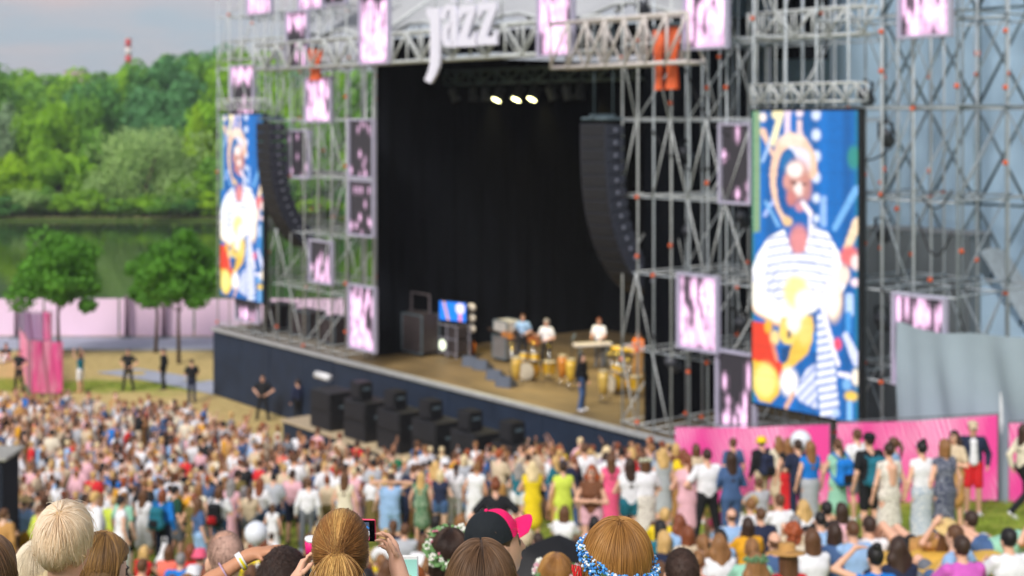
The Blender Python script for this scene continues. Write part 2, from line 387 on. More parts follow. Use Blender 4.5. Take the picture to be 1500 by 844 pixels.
# feet of the smaller upper line of lettering
for x in (661, 683, 705): letter('letter_foot', [[(x, -22), (x, 1.2), (x + 5, 1), (x + 5, -22)], [(x - 2, .4), (x - 2, 3), (x + 7, 2.6), (x + 7, .2)]])
for x in (627, 660, 693, 724): rod('hanger', (jz(x, 12)[0], .3, jz(x, 12)[1] - .4), (jz(x, 12)[0], .3, 16.6), .03, STEELW, sign)

# ------------------------------------------------------------------ screens
SCRM = MV('video_screen', .52); LEDM = MV('led_pattern', .82)
def colgrid(name, W_, H_, C, mat, parent, y=0.0):
    """emissive face: C is rows x cols x 3 (row 0 at the top), one flat cell per pixel"""
    h, wd = C.shape[:2]; xs = np.linspace(0, W_, wd + 1); zs = np.linspace(H_, 0, h + 1)
    X, Z = np.meshgrid(xs, zs); V = np.stack([X.ravel(), np.full(X.size, y), Z.ravel()], 1)
    I = np.arange((h + 1) * (wd + 1)).reshape(h + 1, wd + 1)
    F = np.stack([I[1:, :-1], I[1:, 1:], I[:-1, 1:], I[:-1, :-1]], -1).reshape(-1, 4)
    me = mesh_np(name, V, F, [mat]); a = me.attributes.new('Col', 'FLOAT_COLOR', 'FACE') if False else me.attributes.new('Col', 'FLOAT_COLOR', 'CORNER')
    c = np.concatenate([C.reshape(-1, 3), np.ones((h * wd, 1))], 1).repeat(4, 0).astype(np.float32); a.data.foreach_set('color', c.ravel())
    return link(name, me, parent)
def painted():
    """the concert relay: performer with round brimmed hat, striped shirt and guitar on blue"""
    h, wd = 230, 100; yy, xx = np.mgrid[0:h, 0:wd]; fx = (xx + .5) / wd; X = 35 + fx * 555; Y = 30 + (yy + .5) / h * (1514 + 82 * fx)
    L = lambda r, g, b: np.array(lin((r, g, b))); C = np.zeros((h, wd, 3)) + L(0, 108, 190)
    C *= (1 + .16 * np.sin(X / 31.0) + .1 * np.sin(X / 13.0 + 1))[..., None]
    def put(m, c, a=1.0): C[m] = C[m] * (1 - a) + L(*c) * a
    def soft(cx, cy, rx, ry, c, a=1.0):
        w_ = np.clip(1.25 - np.hypot((X - cx) / rx, (Y - cy) / ry), 0, .5)[..., None] * 2 * a; C[:] = C * (1 - w_) + L(*c) * w_
    def ell(cx, cy, rx, ry, rot=0):
        c, s_ = math.cos(rot), math.sin(rot); dx, dy = X - cx, Y - cy; return ((dx * c + dy * s_) / rx) ** 2 + ((-dx * s_ + dy * c) / ry) ** 2 < 1
    def line(pts, r, c, a=1.0):
        m = np.zeros((h, wd), bool)
        for i, ((x0, y0), (x1, y1)) in enumerate(zip(pts[:-1], pts[1:])):
            t = np.clip(((X - x0) * (x1 - x0) + (Y - y0) * (y1 - y0)) / ((x1 - x0) ** 2 + (y1 - y0) ** 2 + 1e-6), 0, 1); rr = r if not isinstance(r, tuple) else r[0] + (r[1] - r[0]) * (i + t) / (len(pts) - 1); m |= np.hypot(X - x0 - t * (x1 - x0), Y - y0 - t * (y1 - y0)) < rr
        put(m, c, a); return m
    def pol(pts):
        m = np.zeros((h, wd), bool); n_ = len(pts)
        for i in range(n_):
            (x0, y0), (x1, y1) = pts[i], pts[(i + 1) % n_]; m ^= ((y0 > Y) != (y1 > Y)) & (X < (x1 - x0) * (Y - y0) / (y1 - y0 + 1e-9) + x0)
        return m
    put((X < 82) & (Y < 660), (160, 188, 96), .75); put(X < 48, (60, 150, 130), .7); put(X > 572, (0, 118, 150), .8); soft(568, 270, 30, 60, (60, 160, 120), .7)
    for cy, r in ((50, 24), (155, 24), (265, 24), (373, 23), (480, 20), (585, 17)): soft(380, cy, r, r * 1.3, (214, 226, 255))
    soft(95, 62, 20, 24, (255, 236, 226)); soft(293, 42, 20, 22, (244, 226, 240)); line([(95, 135), (150, 260)], (18, 9), (250, 205, 180)); line([(95, 290), (165, 110)], 9, (170, 205, 250))
    line([(195, 40), (150, 195)], 16, (255, 240, 190)); soft(172, 48, 30, 26, (255, 242, 190)); line([(232, 30), (230, 150)], 17, (236, 214, 236)); line([(293, 90), (296, 170)], 15, (238, 210, 215))
    line([(105, 570), (170, 470)], 11, (176, 196, 250)); line([(110, 500), (180, 625)], 9, (130, 190, 245)); line([(420, 480), (420, 612)], 16, (150, 192, 250)); line([(475, 632), (582, 432)], (15, 18), (120, 186, 246))
    hat = [(348, 345), (342, 270), (300, 195), (245, 172), (200, 205), (174, 275), (158, 360), (164, 450), (188, 530), (226, 605)]
    soft(262, 250, 88, 90, (225, 232, 252)); line(hat, (40, 20), (250, 208, 180)); soft(282, 268, 56, 50, (226, 226, 246)); soft(250, 180, 70, 32, (255, 232, 214), .8); soft(330, 300, 22, 60, (240, 226, 240), .7)
    put(ell(232, 400, 62, 175), (0, 92, 165)); put(ell(285, 590, 58, 72), (0, 104, 184)); soft(232, 300, 40, 60, (40, 130, 190), .6)
    soft(282, 392, 62, 108, (214, 150, 136)); soft(268, 335, 44, 42, (255, 236, 228)); soft(294, 432, 32, 36, (255, 232, 226)); soft(225, 395, 20, 38, (226, 160, 150)); soft(250, 482, 26, 40, (216, 134, 130)); soft(332, 430, 26, 70, (214, 146, 134), .8); soft(296, 525, 26, 26, (222, 150, 164)); put(ell(262, 402, 20, 8, .3), (70, 40, 50), .8); put(ell(318, 408, 16, 7), (70, 40, 50), .8)
    soft(290, 700, 52, 80, (236, 150, 152)); soft(230, 602, 26, 24, (246, 205, 150))
    sh = pol([(210, 640), (120, 690), (62, 780), (35, 850), (35, 1010), (110, 1060), (330, 1080), (480, 1010), (530, 930), (505, 770), (440, 655), (350, 610), (320, 760), (260, 770)]); put(sh, (250, 250, 255))
    st = sh & (np.sin((Y + 16 * np.cos((X - 290) / 90)) / 7.2) > .45) & (X > 110) & (X < 470); put(st, (120, 142, 205), .62); st2 = sh & (X < 190) & (np.sin((X * .9 + Y * .45) / 7) > .4) & (Y > 830); put(st2, (150, 160, 205), .4)
    line([(350, 560), (345, 700)], 7, (236, 232, 255)); line([(312, 505), (350, 560)], 14, (250, 236, 246))
    line([(44, 985), (90, 1045), (170, 1085), (262, 1098)], (50, 58), (255, 196, 150)); line([(44, 970), (90, 1030), (170, 1068), (262, 1080)], (50, 56), (255, 250, 236)); soft(275, 965, 66, 84, (255, 238, 160)); soft(330, 1010, 60, 60, (255, 250, 240))
    put(pol([(35, 1125), (110, 1130), (150, 1225), (168, 1310), (220, 1360), (192, 1440), (150, 1385), (35, 1330)]), (238, 66, 40))
    put(pol([(196, 1100), (362, 1085), (372, 1185), (334, 1285), (245, 1365), (214, 1410), (200, 1350), (238, 1275), (262, 1225), (190, 1210)]), (255, 204, 80)); soft(320, 1160, 40, 80, (255, 226, 130), .8)
    put(ell(235, 1175, 50, 66) & ~ell(240, 1165, 24, 40), (255, 222, 110)); soft(262, 1120, 40, 60, (255, 246, 228)); put(pol([(195, 1262), (252, 1240), (232, 1320), (200, 1345)]), (16, 76, 134)); put(ell(238, 1185, 10, 20), (20, 60, 110))
    soft(125, 1150, 22, 34, (255, 190, 60)); soft(160, 1205, 26, 38, (255, 224, 150)); line([(150, 1240), (172, 1320)], 10, (244, 150, 120))
    lobe = pol([(38, 1322), (110, 1340), (165, 1372), (194, 1440), (182, 1500), (132, 1548), (78, 1540), (38, 1470)]); put(lobe, (255, 200, 50)); soft(108, 1430, 62, 90, (255, 240, 140)); soft(238, 1432, 50, 74, (255, 246, 244)); line([(262, 1490), (222, 1562)], 11, (246, 190, 156))
    soft(470, 1000, 44, 110, (255, 212, 170)); soft(464, 990, 36, 100, (255, 248, 236)); line([(296, 1098), (530, 890)], 12, (255, 244, 224)); line([(540, 725), (588, 598)], (20, 24), (252, 222, 186)); soft(548, 775, 46, 52, (244, 120, 122)); soft(578, 805, 24, 40, (255, 226, 222)); soft(520, 870, 30, 50, (255, 226, 210))
    tw = pol([(386, 1070), (432, 1060), (470, 1280), (496, 1540), (474, 1606), (402, 1600), (384, 1400)]); put(tw, (242, 244, 255)); put(tw & (np.sin((Y + .25 * X) / 6.6) > .25), (86, 122, 205), .72)
    t2 = pol([(378, 1330), (330, 1360), (264, 1490), (300, 1532), (388, 1566)]); put(t2, (226, 230, 255)); put(t2 & (np.sin((Y * .8 + X * .9) / 7) > .3), (104, 134, 210), .65); line([(384, 940), (492, 1330)], 11, (244, 238, 255)); line([(372, 1180), (372, 1260)], 12, (0, 130, 215))
    line([(548, 980), (548, 1065)], 20, (190, 216, 255)); line([(545, 1070), (540, 1160)], 14, (70, 160, 235)); soft(575, 908, 20, 22, (255, 226, 236)); soft(490, 1226, 20, 32, (255, 84, 118)); line([(530, 1180), (585, 1310)], (16, 24), (216, 222, 255)); line([(500, 1378), (545, 1388)], 15, (240, 234, 255)); soft(580, 1390, 22, 44, (255, 240, 220)); soft(535, 1430, 22, 30, (130, 190, 245)); soft(556, 1488, 32, 26, (255, 212, 90)); line([(548, 1525), (548, 1625)], 14, (140, 200, 255)); soft(482, 1578, 18, 20, (190, 215, 255))
    q = np.pad(C, ((1, 1), (1, 1), (0, 0)), 'edge'); C = (q[:-2, 1:-1] + q[2:, 1:-1] + q[1:-1, :-2] + q[1:-1, 2:] + 3 * C) / 7
    lum = C.mean(2, keepdims=True); C = C * (1 + .55 * np.clip(lum - .55, 0, 1)); rg = np.random.default_rng(1); C = C * (1 + .07 * rg.normal(size=(h, wd, 1))); C[::23] *= .85; C[:, ::20] *= .88
    return C
PIC = painted()
def screen(name, label, u0, u1, v, z0, z1):
    t = sthing(name, label, 'video screen', u0, v, z0); Wd, H = u1 - u0, z1 - z0
    MB().box((Wd / 2, .14, H / 2), (Wd + .12, .22, H + .12), bev=.02).build('cabinet', BLACKP, t)
    colgrid('screen', Wd, H, PIC, SCRM, t, .022)
    for k in range(4):
        rod('hanging_cable', (Wd * (k + .5) / 4, .14, H + .06), (Wd * (k + .5) / 4, .14, H + .5), .02, STEELD, t)
    return t
screen('video_screen', 'larger upright video screen relaying a guitarist in striped shirt', uat(1101, -.3), uat(1256, -.3), -.3, 4.5, 12.05)
screen('video_screen', 'smaller far upright video screen relaying a guitarist, beside the trees', uat(322, -.3), uat(384, -.3), -.3, 4.45, 12.05)

PINKW = np.array(lin((255, 202, 242)))
def led_pattern(n, m, mode, rn):
    """m rows x n columns of little lamps; bright bars, dots and dark gaps"""
    B = np.zeros((m, n))
    if mode in ('full', 'low', 'top'):
        for i in range(n):
            j = int(rn.integers(0, 3))
            while j < m:
                L = int(rn.integers(2, 9)); t = j / m
                p = {'full': .62 + .3 * (t > .55), 'low': .05 + 1.1 * max(0, t - .35), 'top': .8 if t < .12 else max(0, t - .5) * 1.4}[mode]
                if rn.random() < p: B[j:j + L, i] = rn.uniform(.5, 1)
                j += L + int(rn.integers(0, 2))
    else:
        for _ in range(max(3, int(n * m * .035))):
            j = int(m * (.5 + .5 * rn.random() ** .5)) if rn.random() < .7 else int(rn.integers(0, m)); i = int(rn.integers(0, n)); B[j:min(m, j + 2), i] = rn.uniform(.4, 1)
        B[2:4, ::2] = .5 * (rn.random(len(B[0, ::2])) > .4)
    q = np.pad(B, 1); B = (q[:-2, 1:-1] * 1.2 + q[2:, 1:-1] * 1.2 + q[1:-1, :-2] * .4 + q[1:-1, 2:] * .4 + 2.2 * B) / 4.2
    C = B[..., None] * PINKW * rn.uniform(.85, 1.1, (m, n, 1)); C += np.array((.018, .015, .02)); return C
leds = [ # x0, y0, x1, y1, v, mode, label
 (361, -40, 397, 22, .0, 'full', 'LED panel topmost of far scaffold wing, left of its pair'), (436, -45, 472, 15, .0, 'full', 'LED panel high on far scaffold wing, right of its pair'),
 (418, 15, 450, 100, -.1, 'top', 'LED panel with bright head and foot on far wing, upper middle'), (525, -8, 569, 95, -.5, 'full', 'tall LED panel at the corner between jazz truss and far wing'),
 (786, -30, 839, 84, -.8, 'full', 'tall LED panel right of the jazz letters'), (1000, -30, 1065, 73, -.8, 'full', 'large LED panel above the scaffold, right of orange slings'),
 (1314, -40, 1393, 56, -.4, 'full', 'rightmost of the high LED panels, before grey tarpaulin'), (337, 95, 371, 172, .1, 'top', 'LED panel directly above the smaller video screen'),
 (446, 112, 484, 180, .1, 'full', 'LED panel under orange sling on far scaffold wing'), (509, 174, 547, 262, -.1, 'dots', 'dim LED panel with frame beside curtain, upper of two stacked'),
 (509, 263, 547, 347, -.1, 'dots', 'dim LED panel with frame beside curtain, lower of two stacked'), (452, 352, 486, 416, .1, 'low', 'LED panel just below the foot of far line speakers'),
 (510, 418, 549, 514, -.2, 'full', 'bright framed LED panel at the stage floor beside black curtain'), (344, 430, 378, 472, .1, 'low', 'LED panel beneath the smaller video screen'),
 (991, 402, 1051, 515, -.3, 'full', 'bright framed LED panel at lower height left of larger screen'), (1048, 515, 1106, 632, -.2, 'low', 'LED panel low behind the pink fence beside larger screen'),
 (1052, 180, 1100, 300, .1, 'dots', 'dim LED panel beside the upper edge of larger screen'), (1306, 432, 1385, 570, -.1, 'top', 'LED panel right of larger screen partly behind the grey drape'),
 (420, 190, 452, 262, .2, 'dots', 'dim LED panel beside far line speakers'), (700, -60, 742, -8, -.3, 'full', 'LED panel above the jazz letters'),
 (470, -60, 506, 8, .1, 'dots', 'dim LED panel at very top of far wing')]
for q, (x0, y0, x1, y1, v, mode, lab) in enumerate(leds):
    u0, u1 = uat(x0, v), uat(x1, v); um = (u0 + u1) / 2; z1, z0 = zat(y0, um, v), zat(y1, um, v); Wd, H = u1 - u0, z1 - z0
    if y0 < -10 and y1 < 0: continue
    t = sthing('led_panel', lab, 'LED panel', u0, v, z0, 'LED panels hung on the scaffolding'); fr = MB()
    for xx in (.04, Wd - .04): fr.box((xx, .05, H / 2), (.09, .16, H), bev=.01)
    for zz in (.04, H - .04): fr.box((Wd / 2, .05, zz), (Wd - .18, .15, .08), bev=.01)
    fr.build('frame', LILAC, t); MB().box((Wd / 2, .1, H / 2), (Wd - .18, .03, H - .16)).build('back_plate', BLACKP, t)
    n = max(8, int(Wd / .13)); m = int(H / .105)
    g = colgrid('screen', Wd - .2, H - .18, led_pattern(n, m, mode, np.random.default_rng(40 + q)), LEDM, t, .06); g.location = (.1, 0, .09)

# ------------------------------------------------------------------ line arrays
def line_array(u0, label):
    t = sthing('line_array', label, 'loudspeakers', u0, -.8, 0, 'curved loudspeaker arrays hung before the stage')
    n = 15; p = Vector((0, 0, 11.72)); a = 0.0; W_, D, H = 1.1, .72, .37
    MB().box((W_ / 2, .36, 11.86), (1.1, .7, .08), bev=.02).box((W_ / 2, .36, 11.94), (.1, .9, .1)).build('flying_frame', STEELD, t)
    for xx in (.2, 1.0): rod('chain', (xx, .36, 11.9), (xx, .36, 14.6), .018, STEELD, t)
    body = MB(); body.v = []; 
    pr = [(-.0, 0), (.0, -H + .012), (.68, -H + .05), (.72, -H / 2), (.68, -.03)]
    pr = [(0, -.006), (0, -H + .006), (.66, -H + .045), (.72, -H / 2), (.66, -.045)]
    b = MB(); P = [Vector((0, y, z)) for y, z in pr] + [Vector((W_, y, z)) for y, z in pr]; k = len(pr)
    b.add(P, [tuple(range(k))[::-1], tuple(range(k, 2 * k))] + [(i, i + k, (i + 1) % k + k, (i + 1) % k)[::-1] for i in range(k)])
    bm = b.mesh('speaker_box', M('array_paint', (54, 56, 68), .5, .15))
    gm = MB().box((W_ / 2, -.012, -H / 2), (W_ - .1, .03, H - .06), bev=.008).mesh('grille', GRILL)
    hm = MB().lathe([(.02, 0), (.055, 0), (.055, .02), (.02, .024)], (W_ + .0, .36, -H / 2), 10, Matrix.Rotation(R(90), 3, 'Y')).mesh('rigging_point', M('grey_metal', (150, 152, 170), .4, metal=.3))
    for i in range(n):
        o = link('speaker_box', bm, t, p); o.rotation_euler = (a, 0, 0)
        link('grille', gm, o)
        h = link('rigging_point', hm, o); h.location = (-.0, 0, 0)
        p = p + Vector((0, math.sin(a) * H, -math.cos(a) * H)); a += R(.6 + .5 * i)
line_array(5.35, 'far curved black line of loudspeakers beside the smaller screen')
line_array(24.85, 'near curved black line of loudspeakers at stage opening edge')

# orange slings
for (x0, x1, y0, y1, lab) in ((958, 969, 44, 132, 'left one of two orange slings hanging from the slanted truss'), (974, 991, 39, 131, 'right wider one of two orange slings hanging from slanted truss'), (453, 468, 72, 118, 'short orange sling hanging on the far scaffold wing')):
    v = -.85 if x0 > 800 else -.15; u0, u1 = uat(x0, v), uat(x1, v); z1, z0 = zat(y0, u0, v), zat(y1, u0, v)
    t = sthing('orange_sling', lab, 'sling', u0, v, z0, 'orange slings'); L = z1 - z0
    def f(s, tt, W_=u1 - u0, L=L): return Vector((W_ * s + .03 * math.sin(tt * 9), .05 * math.sin(tt * 5 + s * 3), L * tt))
    s = MB().sheet(f, 5, 16); s2 = MB().sheet(lambda a, b: f(a, b) + Vector((.02, .06, 0)), 5, 16)
    s.build('webbing', ORANGE, t, smooth=True); s2.build('webbing', ORANGE, t, smooth=True); MB().box(((u1 - u0) / 2, .06, L + .05), (u1 - u0 + .1, .2, .12), bev=.02).build('buckle', STEELD, t)

# floodlights on the right scaffold
for i, (x, y, v) in enumerate(((1297, 200, 1.9), (1292, 340, 1.9), (1292, 470, 1.9), (1268, 140, 1.8), (1010, 340, 2.0), (1005, 225, 2.0), (1088, 320, 2), (1086, 475, 2), (985, 532, .4), (820, 18, .6), (940, 12, .6))):
    u = uat(x, v); z = zat(y, u, v)
    labs = ['black floodlight on right scaffold wing, upper', 'black floodlight on right scaffold wing, halfway down', 'black floodlight on right scaffold wing, lowest behind LED panel', 'black floodlight at top corner of larger screen', 'grey floodlight inside wing beside near line speakers', 'grey floodlight high inside the wing near line speakers', 'grey floodlight behind edge of larger screen, upper', 'grey floodlight behind edge of larger screen, lower', 'pale tubular floodlight low in the scaffold beside framed LED panel', 'small dark lamp on roof edge left of the slanted truss', 'small dark lamp on roof edge above orange slings']
    spot(u, v, z + .35, R(60), False, labs[i], 'floodlights on the scaffolding', R(20))

# ------------------------------------------------------------------ tarpaulins
TARP = M('grey_blue_tarpaulin', (182, 212, 238), .75, .06, .5, bump=.15); DRP = M('draped_grey_sheet', (150, 166, 178), .75, .08, .6, bump=.2); TARPD = M('dark_grey_tarpaulin', (112, 120, 126), .8, .12, .8)
t = sthing('tarpaulin_wall', 'tall grey blue tarpaulin wall behind the right scaffold', 'tarpaulin')
for k in range(7):
    a = 21.6 + k * 2.6
    drape((a, 8.2), (a + 2.58, 8.2), 0, 21, .03, 1.3, nz=10).build('tarpaulin_panel', TARP, t, smooth=True)
    rod('seam_pole', (a, 8.3, 0), (a, 8.3, 21), .06, STEELW, t)
t = sthing('black_drape', 'black drape hanging high between scaffold poles above larger screen', 'drape')
for a, b in ((1133, 1172), (1176, 1214)): drape((uat(a, 5.6), 5.6), (uat(b, 5.6), 5.6), zat(88, uat(a, 5.6), 5.6), 18.2, .04, .5).build('cloth', CURT, t, smooth=True)
t = sthing('equipment_tent', 'dark grey square tarpaulin tent behind the right scaffold', 'tent')
for (p0, p1) in (((29.7, 6.0), (33.3, 6.0)), ((33.3, 6.0), (33.3, 7.0))): drape(p0, p1, 0, 8.6, .04, .9, nz=5).build('tent_wall', TARPD, t, smooth=True)
MB().box((31.5, 6.5, 8.66), (3.7, 1.1, .1), bev=.03).build('tent_roof', M('tent_roof', (128, 132, 136), .7), t)
t = sthing('gable_tent', 'pale pitched tent roof peeping above the draped sheet', 'tent')
MB().sheet(lambda a, b: Vector((33.4 + 1.0 * a + 2.6 * b, 6.3 - .2 * a, 8.2 - 3.5 * b + .15 * math.sin(a * 3))), 10, 10).build('tent_roof', M('pale_tent', (196, 212, 226), .7), t, smooth=True)
MB().sheet(lambda a, b: Vector((33.4 + 3.0 * a, 6.35, (7.6 - 3.4 * a) * b)), 12, 4).build('tent_wall', TARP, t, smooth=True)
t = sthing('draped_sheet', 'grey sheet draped low over the fence scaffold at the right, behind pink banners', 'drape')
def dsh(s, b):
    u = 35.55 + 5.6 * s; top = 7.12 - .10 * math.sin(min(1, s / .35) * math.pi) - .06 * math.sin(s * 5)
    f = .05 * math.sin(s * 9 + 3 * b) + .10 * math.sin((s - .5 * (1 - b)) * 22) * (1 - abs(s - .55)) + .05 * math.sin(s * 47 + b * 6)
    return Vector((u, -.35 + f * (1 - .75 * b ** 6), top * b))
MB().sheet(dsh, 90, 30).build('cloth', DRP, t, smooth=True)
for u in (35.7, 38.2, 40.8): rod('pole', (u, -.2, 0), (u, -.2, 7), .05, STEELW, t)

# ------------------------------------------------------------------ sub woofers on their riser
rs = sthing('speaker_riser', 'low navy platform with pale plywood top in front of the stage', 'platform', 11.0, -2.8, 0)
MB().box((7.9, 1.0, .52), (15.8, 1.96, 1.04)).build('skirt', NAVY, rs)
for k in range(7): MB().box((1.13 + k * 2.26, .95, 1.08), (2.24, 2.1, .07), bev=.01).build('plywood_board', PLY, rs)
def box_speaker(u, v, z, w, d, h, label, name='subwoofer', group='black speakers on the riser', rows=2):
    t = sthing(name, label, 'loudspeaker', u, v, z, group)
    MB().box((0, d / 2, h / 2), (w, d, h), bev=.02).build('cabinet', BLACKP, t)
    for k in range(rows):
        hh = h / rows; MB().box((0, -.012, hh * (k + .5)), (w - .12, .03, hh - .1), bev=.008).build('grille', GRILL, t)
    for sx in (-1, 1): MB().box((sx * (w / 2 + .008), d / 2, h * .62), (.02, .26, .09), bev=.006).build('handle', STEELD, t)
    return t
for i, x in enumerate((480, 530, 580, 632, 690, 752)):
    u = uat(x, -2.3); box_speaker(u, -2.6, 1.12, 1.35, 1.0, 1.3, '%s big black subwoofer counted from the far end of the riser' % names[i].capitalize())
    if i: box_speaker(u - .18, -2.45, 2.43, .62, .5, .58, 'small black speaker on top of the %s big subwoofer' % names[i], 'front_fill_speaker', 'small speakers on the subwoofers', 1)
    box_speaker(u + 1.02, -1.75, 1.12, .62, .7, 1.05, 'narrow black speaker right beside the %s big subwoofer' % names[i], 'speaker_cabinet', 'narrow speakers between subwoofers', 2)
for x, lab in ((466, 'short pale grey roll lying on the farthest subwoofer'), (853, 'pale grey roll on the speakers near the right end of stage front')):
    u = uat(x, -2.0); t = sthing('rolled_sheet', lab, 'roll', u, -2.0, 2.55 if x < 500 else 2.0, 'pale rolls on the speakers')
    MB().tube([(-.45, .2, .14), (.45, .2, .14)], .13, 14).build('roll', WHITE, t, smooth=True); MB().box((0, .2, .02), (.5, .2, .05), bev=.01).build('cradle', BLACKP, t)
    if x > 500: box_speaker(u, -2.2, 1.12, 1.3, .9, .86, 'low black subwoofer carrying a pale roll at the near end of the riser')

# ------------------------------------------------------------------ things on the stage
def SP(x, y, z=DECK):
    """point of the deck (height z) seen at photo pixel x, y"""
    Y = (CAMZ - z) * FPX / (y - HY); return Vector(((x - HX) / FPX * Y, Y, z))
AMP = M('worn_black_case', (58, 50, 52), .7, .2)
def case(x, y, w, d, h, label, z=DECK, mat=AMP, rz=SROT, group=None):
    t = thing('road_case', label, 'case', SP(x, y) + Vector((0, 0, z - DECK)), rz, group)
    MB().box((0, 0, h / 2 + .06), (w, d, h - .12), bev=.02).build('case_body', mat, t)
    e = MB()
    for sx in (-1, 1):
        for sy in (-1, 1): e.box((sx * w / 2, sy * d / 2, h / 2 + .06), (.05, .05, h - .1), bev=.01)
    for zz in (.12, h): e.box((0, -d / 2, zz), (w, .045, .04)); e.box((0, d / 2, zz), (w, .045, .04))
    e.build('metal_edge', STEELD, t)
    for sx in (-1, 1):
        for sy in (-1, 1): MB().tube([(sx * (w / 2 - .12) - .02, sy * (d / 2 - .1), .06), (sx * (w / 2 - .12) + .02, sy * (d / 2 - .1), .06)], .055, 10).build('caster', BLACKP, t)
    return t
case(616, 519, 1.3, .8, 1.55, 'tall dark road case at far stage corner, a frame standing on it')
t = thing('pipe_stand', 'black upright pipe frame standing on the tall road case', 'stand', SP(616, 519) + Vector((0, 0, 1.56)), SROT)
MB().tube([(-.6, 0, 0), (-.6, 0, .75), (.6, 0, .75), (.6, 0, 0)], .04, 8).build('pipe', M('grey_pipe', (96, 88, 92), .6), t)
MB().box((0, 0, .03), (1.3, .4, .05)).build('foot_plate', AMP, t)
for x, y, w in ((410, 482, 1.4), (450, 494, 1.6), (490, 505, 1.3)):
    case(x, y, w, .8, 1.1, 'dark road case on the far wing deck, %s' % {410: 'nearest the smaller screen', 450: 'middle of three', 490: 'nearest the curtain'}[x], group='road cases on the far wing')
# equipment desk with blue monitor
t = thing('equipment_rack', 'grey trolley rack of gear under a blue monitor on stage', 'rack', SP(664, 522), SROT)
fr = MB()
for sx in (-.62, 0, .62):
    for sy in (-.3, .3): fr.tube([(sx, sy, 0), (sx, sy, 1.25)], .035, 6)
for zz in (.15, .7, 1.2):
    for sy in (-.3, .3): fr.tube([(-.62, sy, zz), (.62, sy, zz)], .03, 6)
fr.build('frame', M('light_grey_rack', (130, 128, 140), .5), t)
for sx, zz, c in ((-.31, .42, BLACKP), (.31, .42, AMP), (.31, .95, AMP), (-.31, .95, BLACKP)): MB().box((sx, 0, zz), (.56, .5, .46), bev=.02).build('gear_box', c, t)
MB().lathe([(.02, 0), (.2, 0), (.2, .03), (.02, .05)], (-.31, -.27, .42), 16, Matrix.Rotation(R(90), 3, 'X')).build('drum_light', M('pale_round_light', (225, 235, 210), .4, emit=.7), t)
t = thing('monitor', 'bright blue monitor standing on the stage equipment rack', 'monitor', SP(664, 522) + Vector((0, 0, 1.25)), SROT + .25)
MB().box((0, 0, .45), (1.35, .08, .78), bev=.02).build('casing', BLACKP, t); MB().box((0, 0, .03), (.5, .3, .05)).build('foot', BLACKP, t)
g = np.zeros((24, 40, 3)) + np.array(lin((0, 120, 235))); yy, xx = np.mgrid[0:24, 0:40]
g[((xx - 31) / 7) ** 2 + ((yy - 7) / 7) ** 2 < 1] = lin((225, 215, 255)); g[np.abs(xx - 6 - yy * .3) < 2.2] = lin((200, 150, 140)); g[(np.abs(xx - 31) < 3) & (yy > 13)] = lin((220, 130, 150))
s = colgrid('screen', 1.28, .7, g, MV('monitor_screen', .75), t, -.045); s.location = (-.64, 0, .1)
t = thing('blinder_light', 'column of three pale blinder lamps beside the blue monitor', 'lamp', SP(693, 522), SROT)
rod('stand', (0, 0, 0), (0, 0, 1.95), .03, BLACKP, t); MB().box((0, 0, .03), (.5, .5, .05)).build('foot', BLACKP, t)
for k in range(3): MB().ball((0, -.08, 1.05 + .4 * k), (.24, .12, .16), 14, 9).build('lamp_head', M('pale_lamp', (205, 196, 186), .4), t, smooth=True)
def guitar(loc, rz, label, col, tilt=0.3, sc=1.0):
    t = thing('guitar', label, 'guitar', loc, rz, 'guitars on the stage'); t.rotation_euler = (0, tilt, rz)
    b = MB(); pts = []
    for k in range(28):
        a = 2 * math.pi * k / 28; r = .17 + .035 * math.cos(2 * a) - .03 * math.cos(a); pts.append((math.sin(a) * r * .95 * sc, (-math.cos(a) * r * 1.25 + .22) * sc))
    b.prism(pts, -.04, .04); b.build('body', M('guitar_' + label[:6], col, .3, .1, coat=.4), t)
    MB().box((0, -.05, .66 * sc), (.055, .03, .56 * sc), bev=.008).build('neck', M('dark_fretboard', (60, 40, 28), .5), t)
    MB().box((0, -.05, .98 * sc), (.08, .025, .15 * sc), bev=.008).build('headstock', M('dark_fretboard', (60, 40, 28), .5), t); MB().lathe([(.01, 0), (.05, 0), (.05, .01)], (0, -.045, .27 * sc), 14, Matrix.Rotation(R(90), 3, 'X')).build('sound_hole', BLACKP, t)
guitar(SP(688, 521) + Vector((.1, 0, .02)), SROT, 'orange guitar leaning beside the column of blinder lamps', (225, 120, 20), .12)
# wedges
for i, (x, y) in enumerate(((692, 536), (708, 541), (728, 556), (742, 566))):
    t = thing('floor_monitor', 'grey wedge monitor on stage floor, %s from far end' % names[i], 'loudspeaker', SP(x, y), SROT + math.pi + .3, 'wedge monitors on the stage floor')
    b = MB(); P = [(-.3, -.25, 0), (.3, -.25, 0), (.3, .25, 0), (-.3, .25, 0), (-.3, .2, .38), (.3, .2, .38), (-.3, -.25, .08), (.3, -.25, .08)]
    b.add(P, [(3, 2, 1, 0), (0, 1, 7, 6), (6, 7, 5, 4), (4, 5, 2, 3), (0, 6, 4, 3), (1, 2, 5, 7)]); b.build('cabinet', M('grey_wedge', (92, 100, 116), .6), t)
    MB().box((0, -.03, .24), (.5, .42, .02), Matrix.Rotation(R(34), 3, 'X')).build('grille', GRILL, t)
GOLD = M('gold_sparkle', (222, 178, 40), .3, .15, 20, metal=.5, coat=.5); BRASS = M('brass_cymbal', (225, 195, 90), .25, .1, metal=.8); CHROME = M('chrome', (220, 220, 220), .2, .05, metal=.9)
HEADM = M('drum_head', (196, 186, 166), .5, .05)
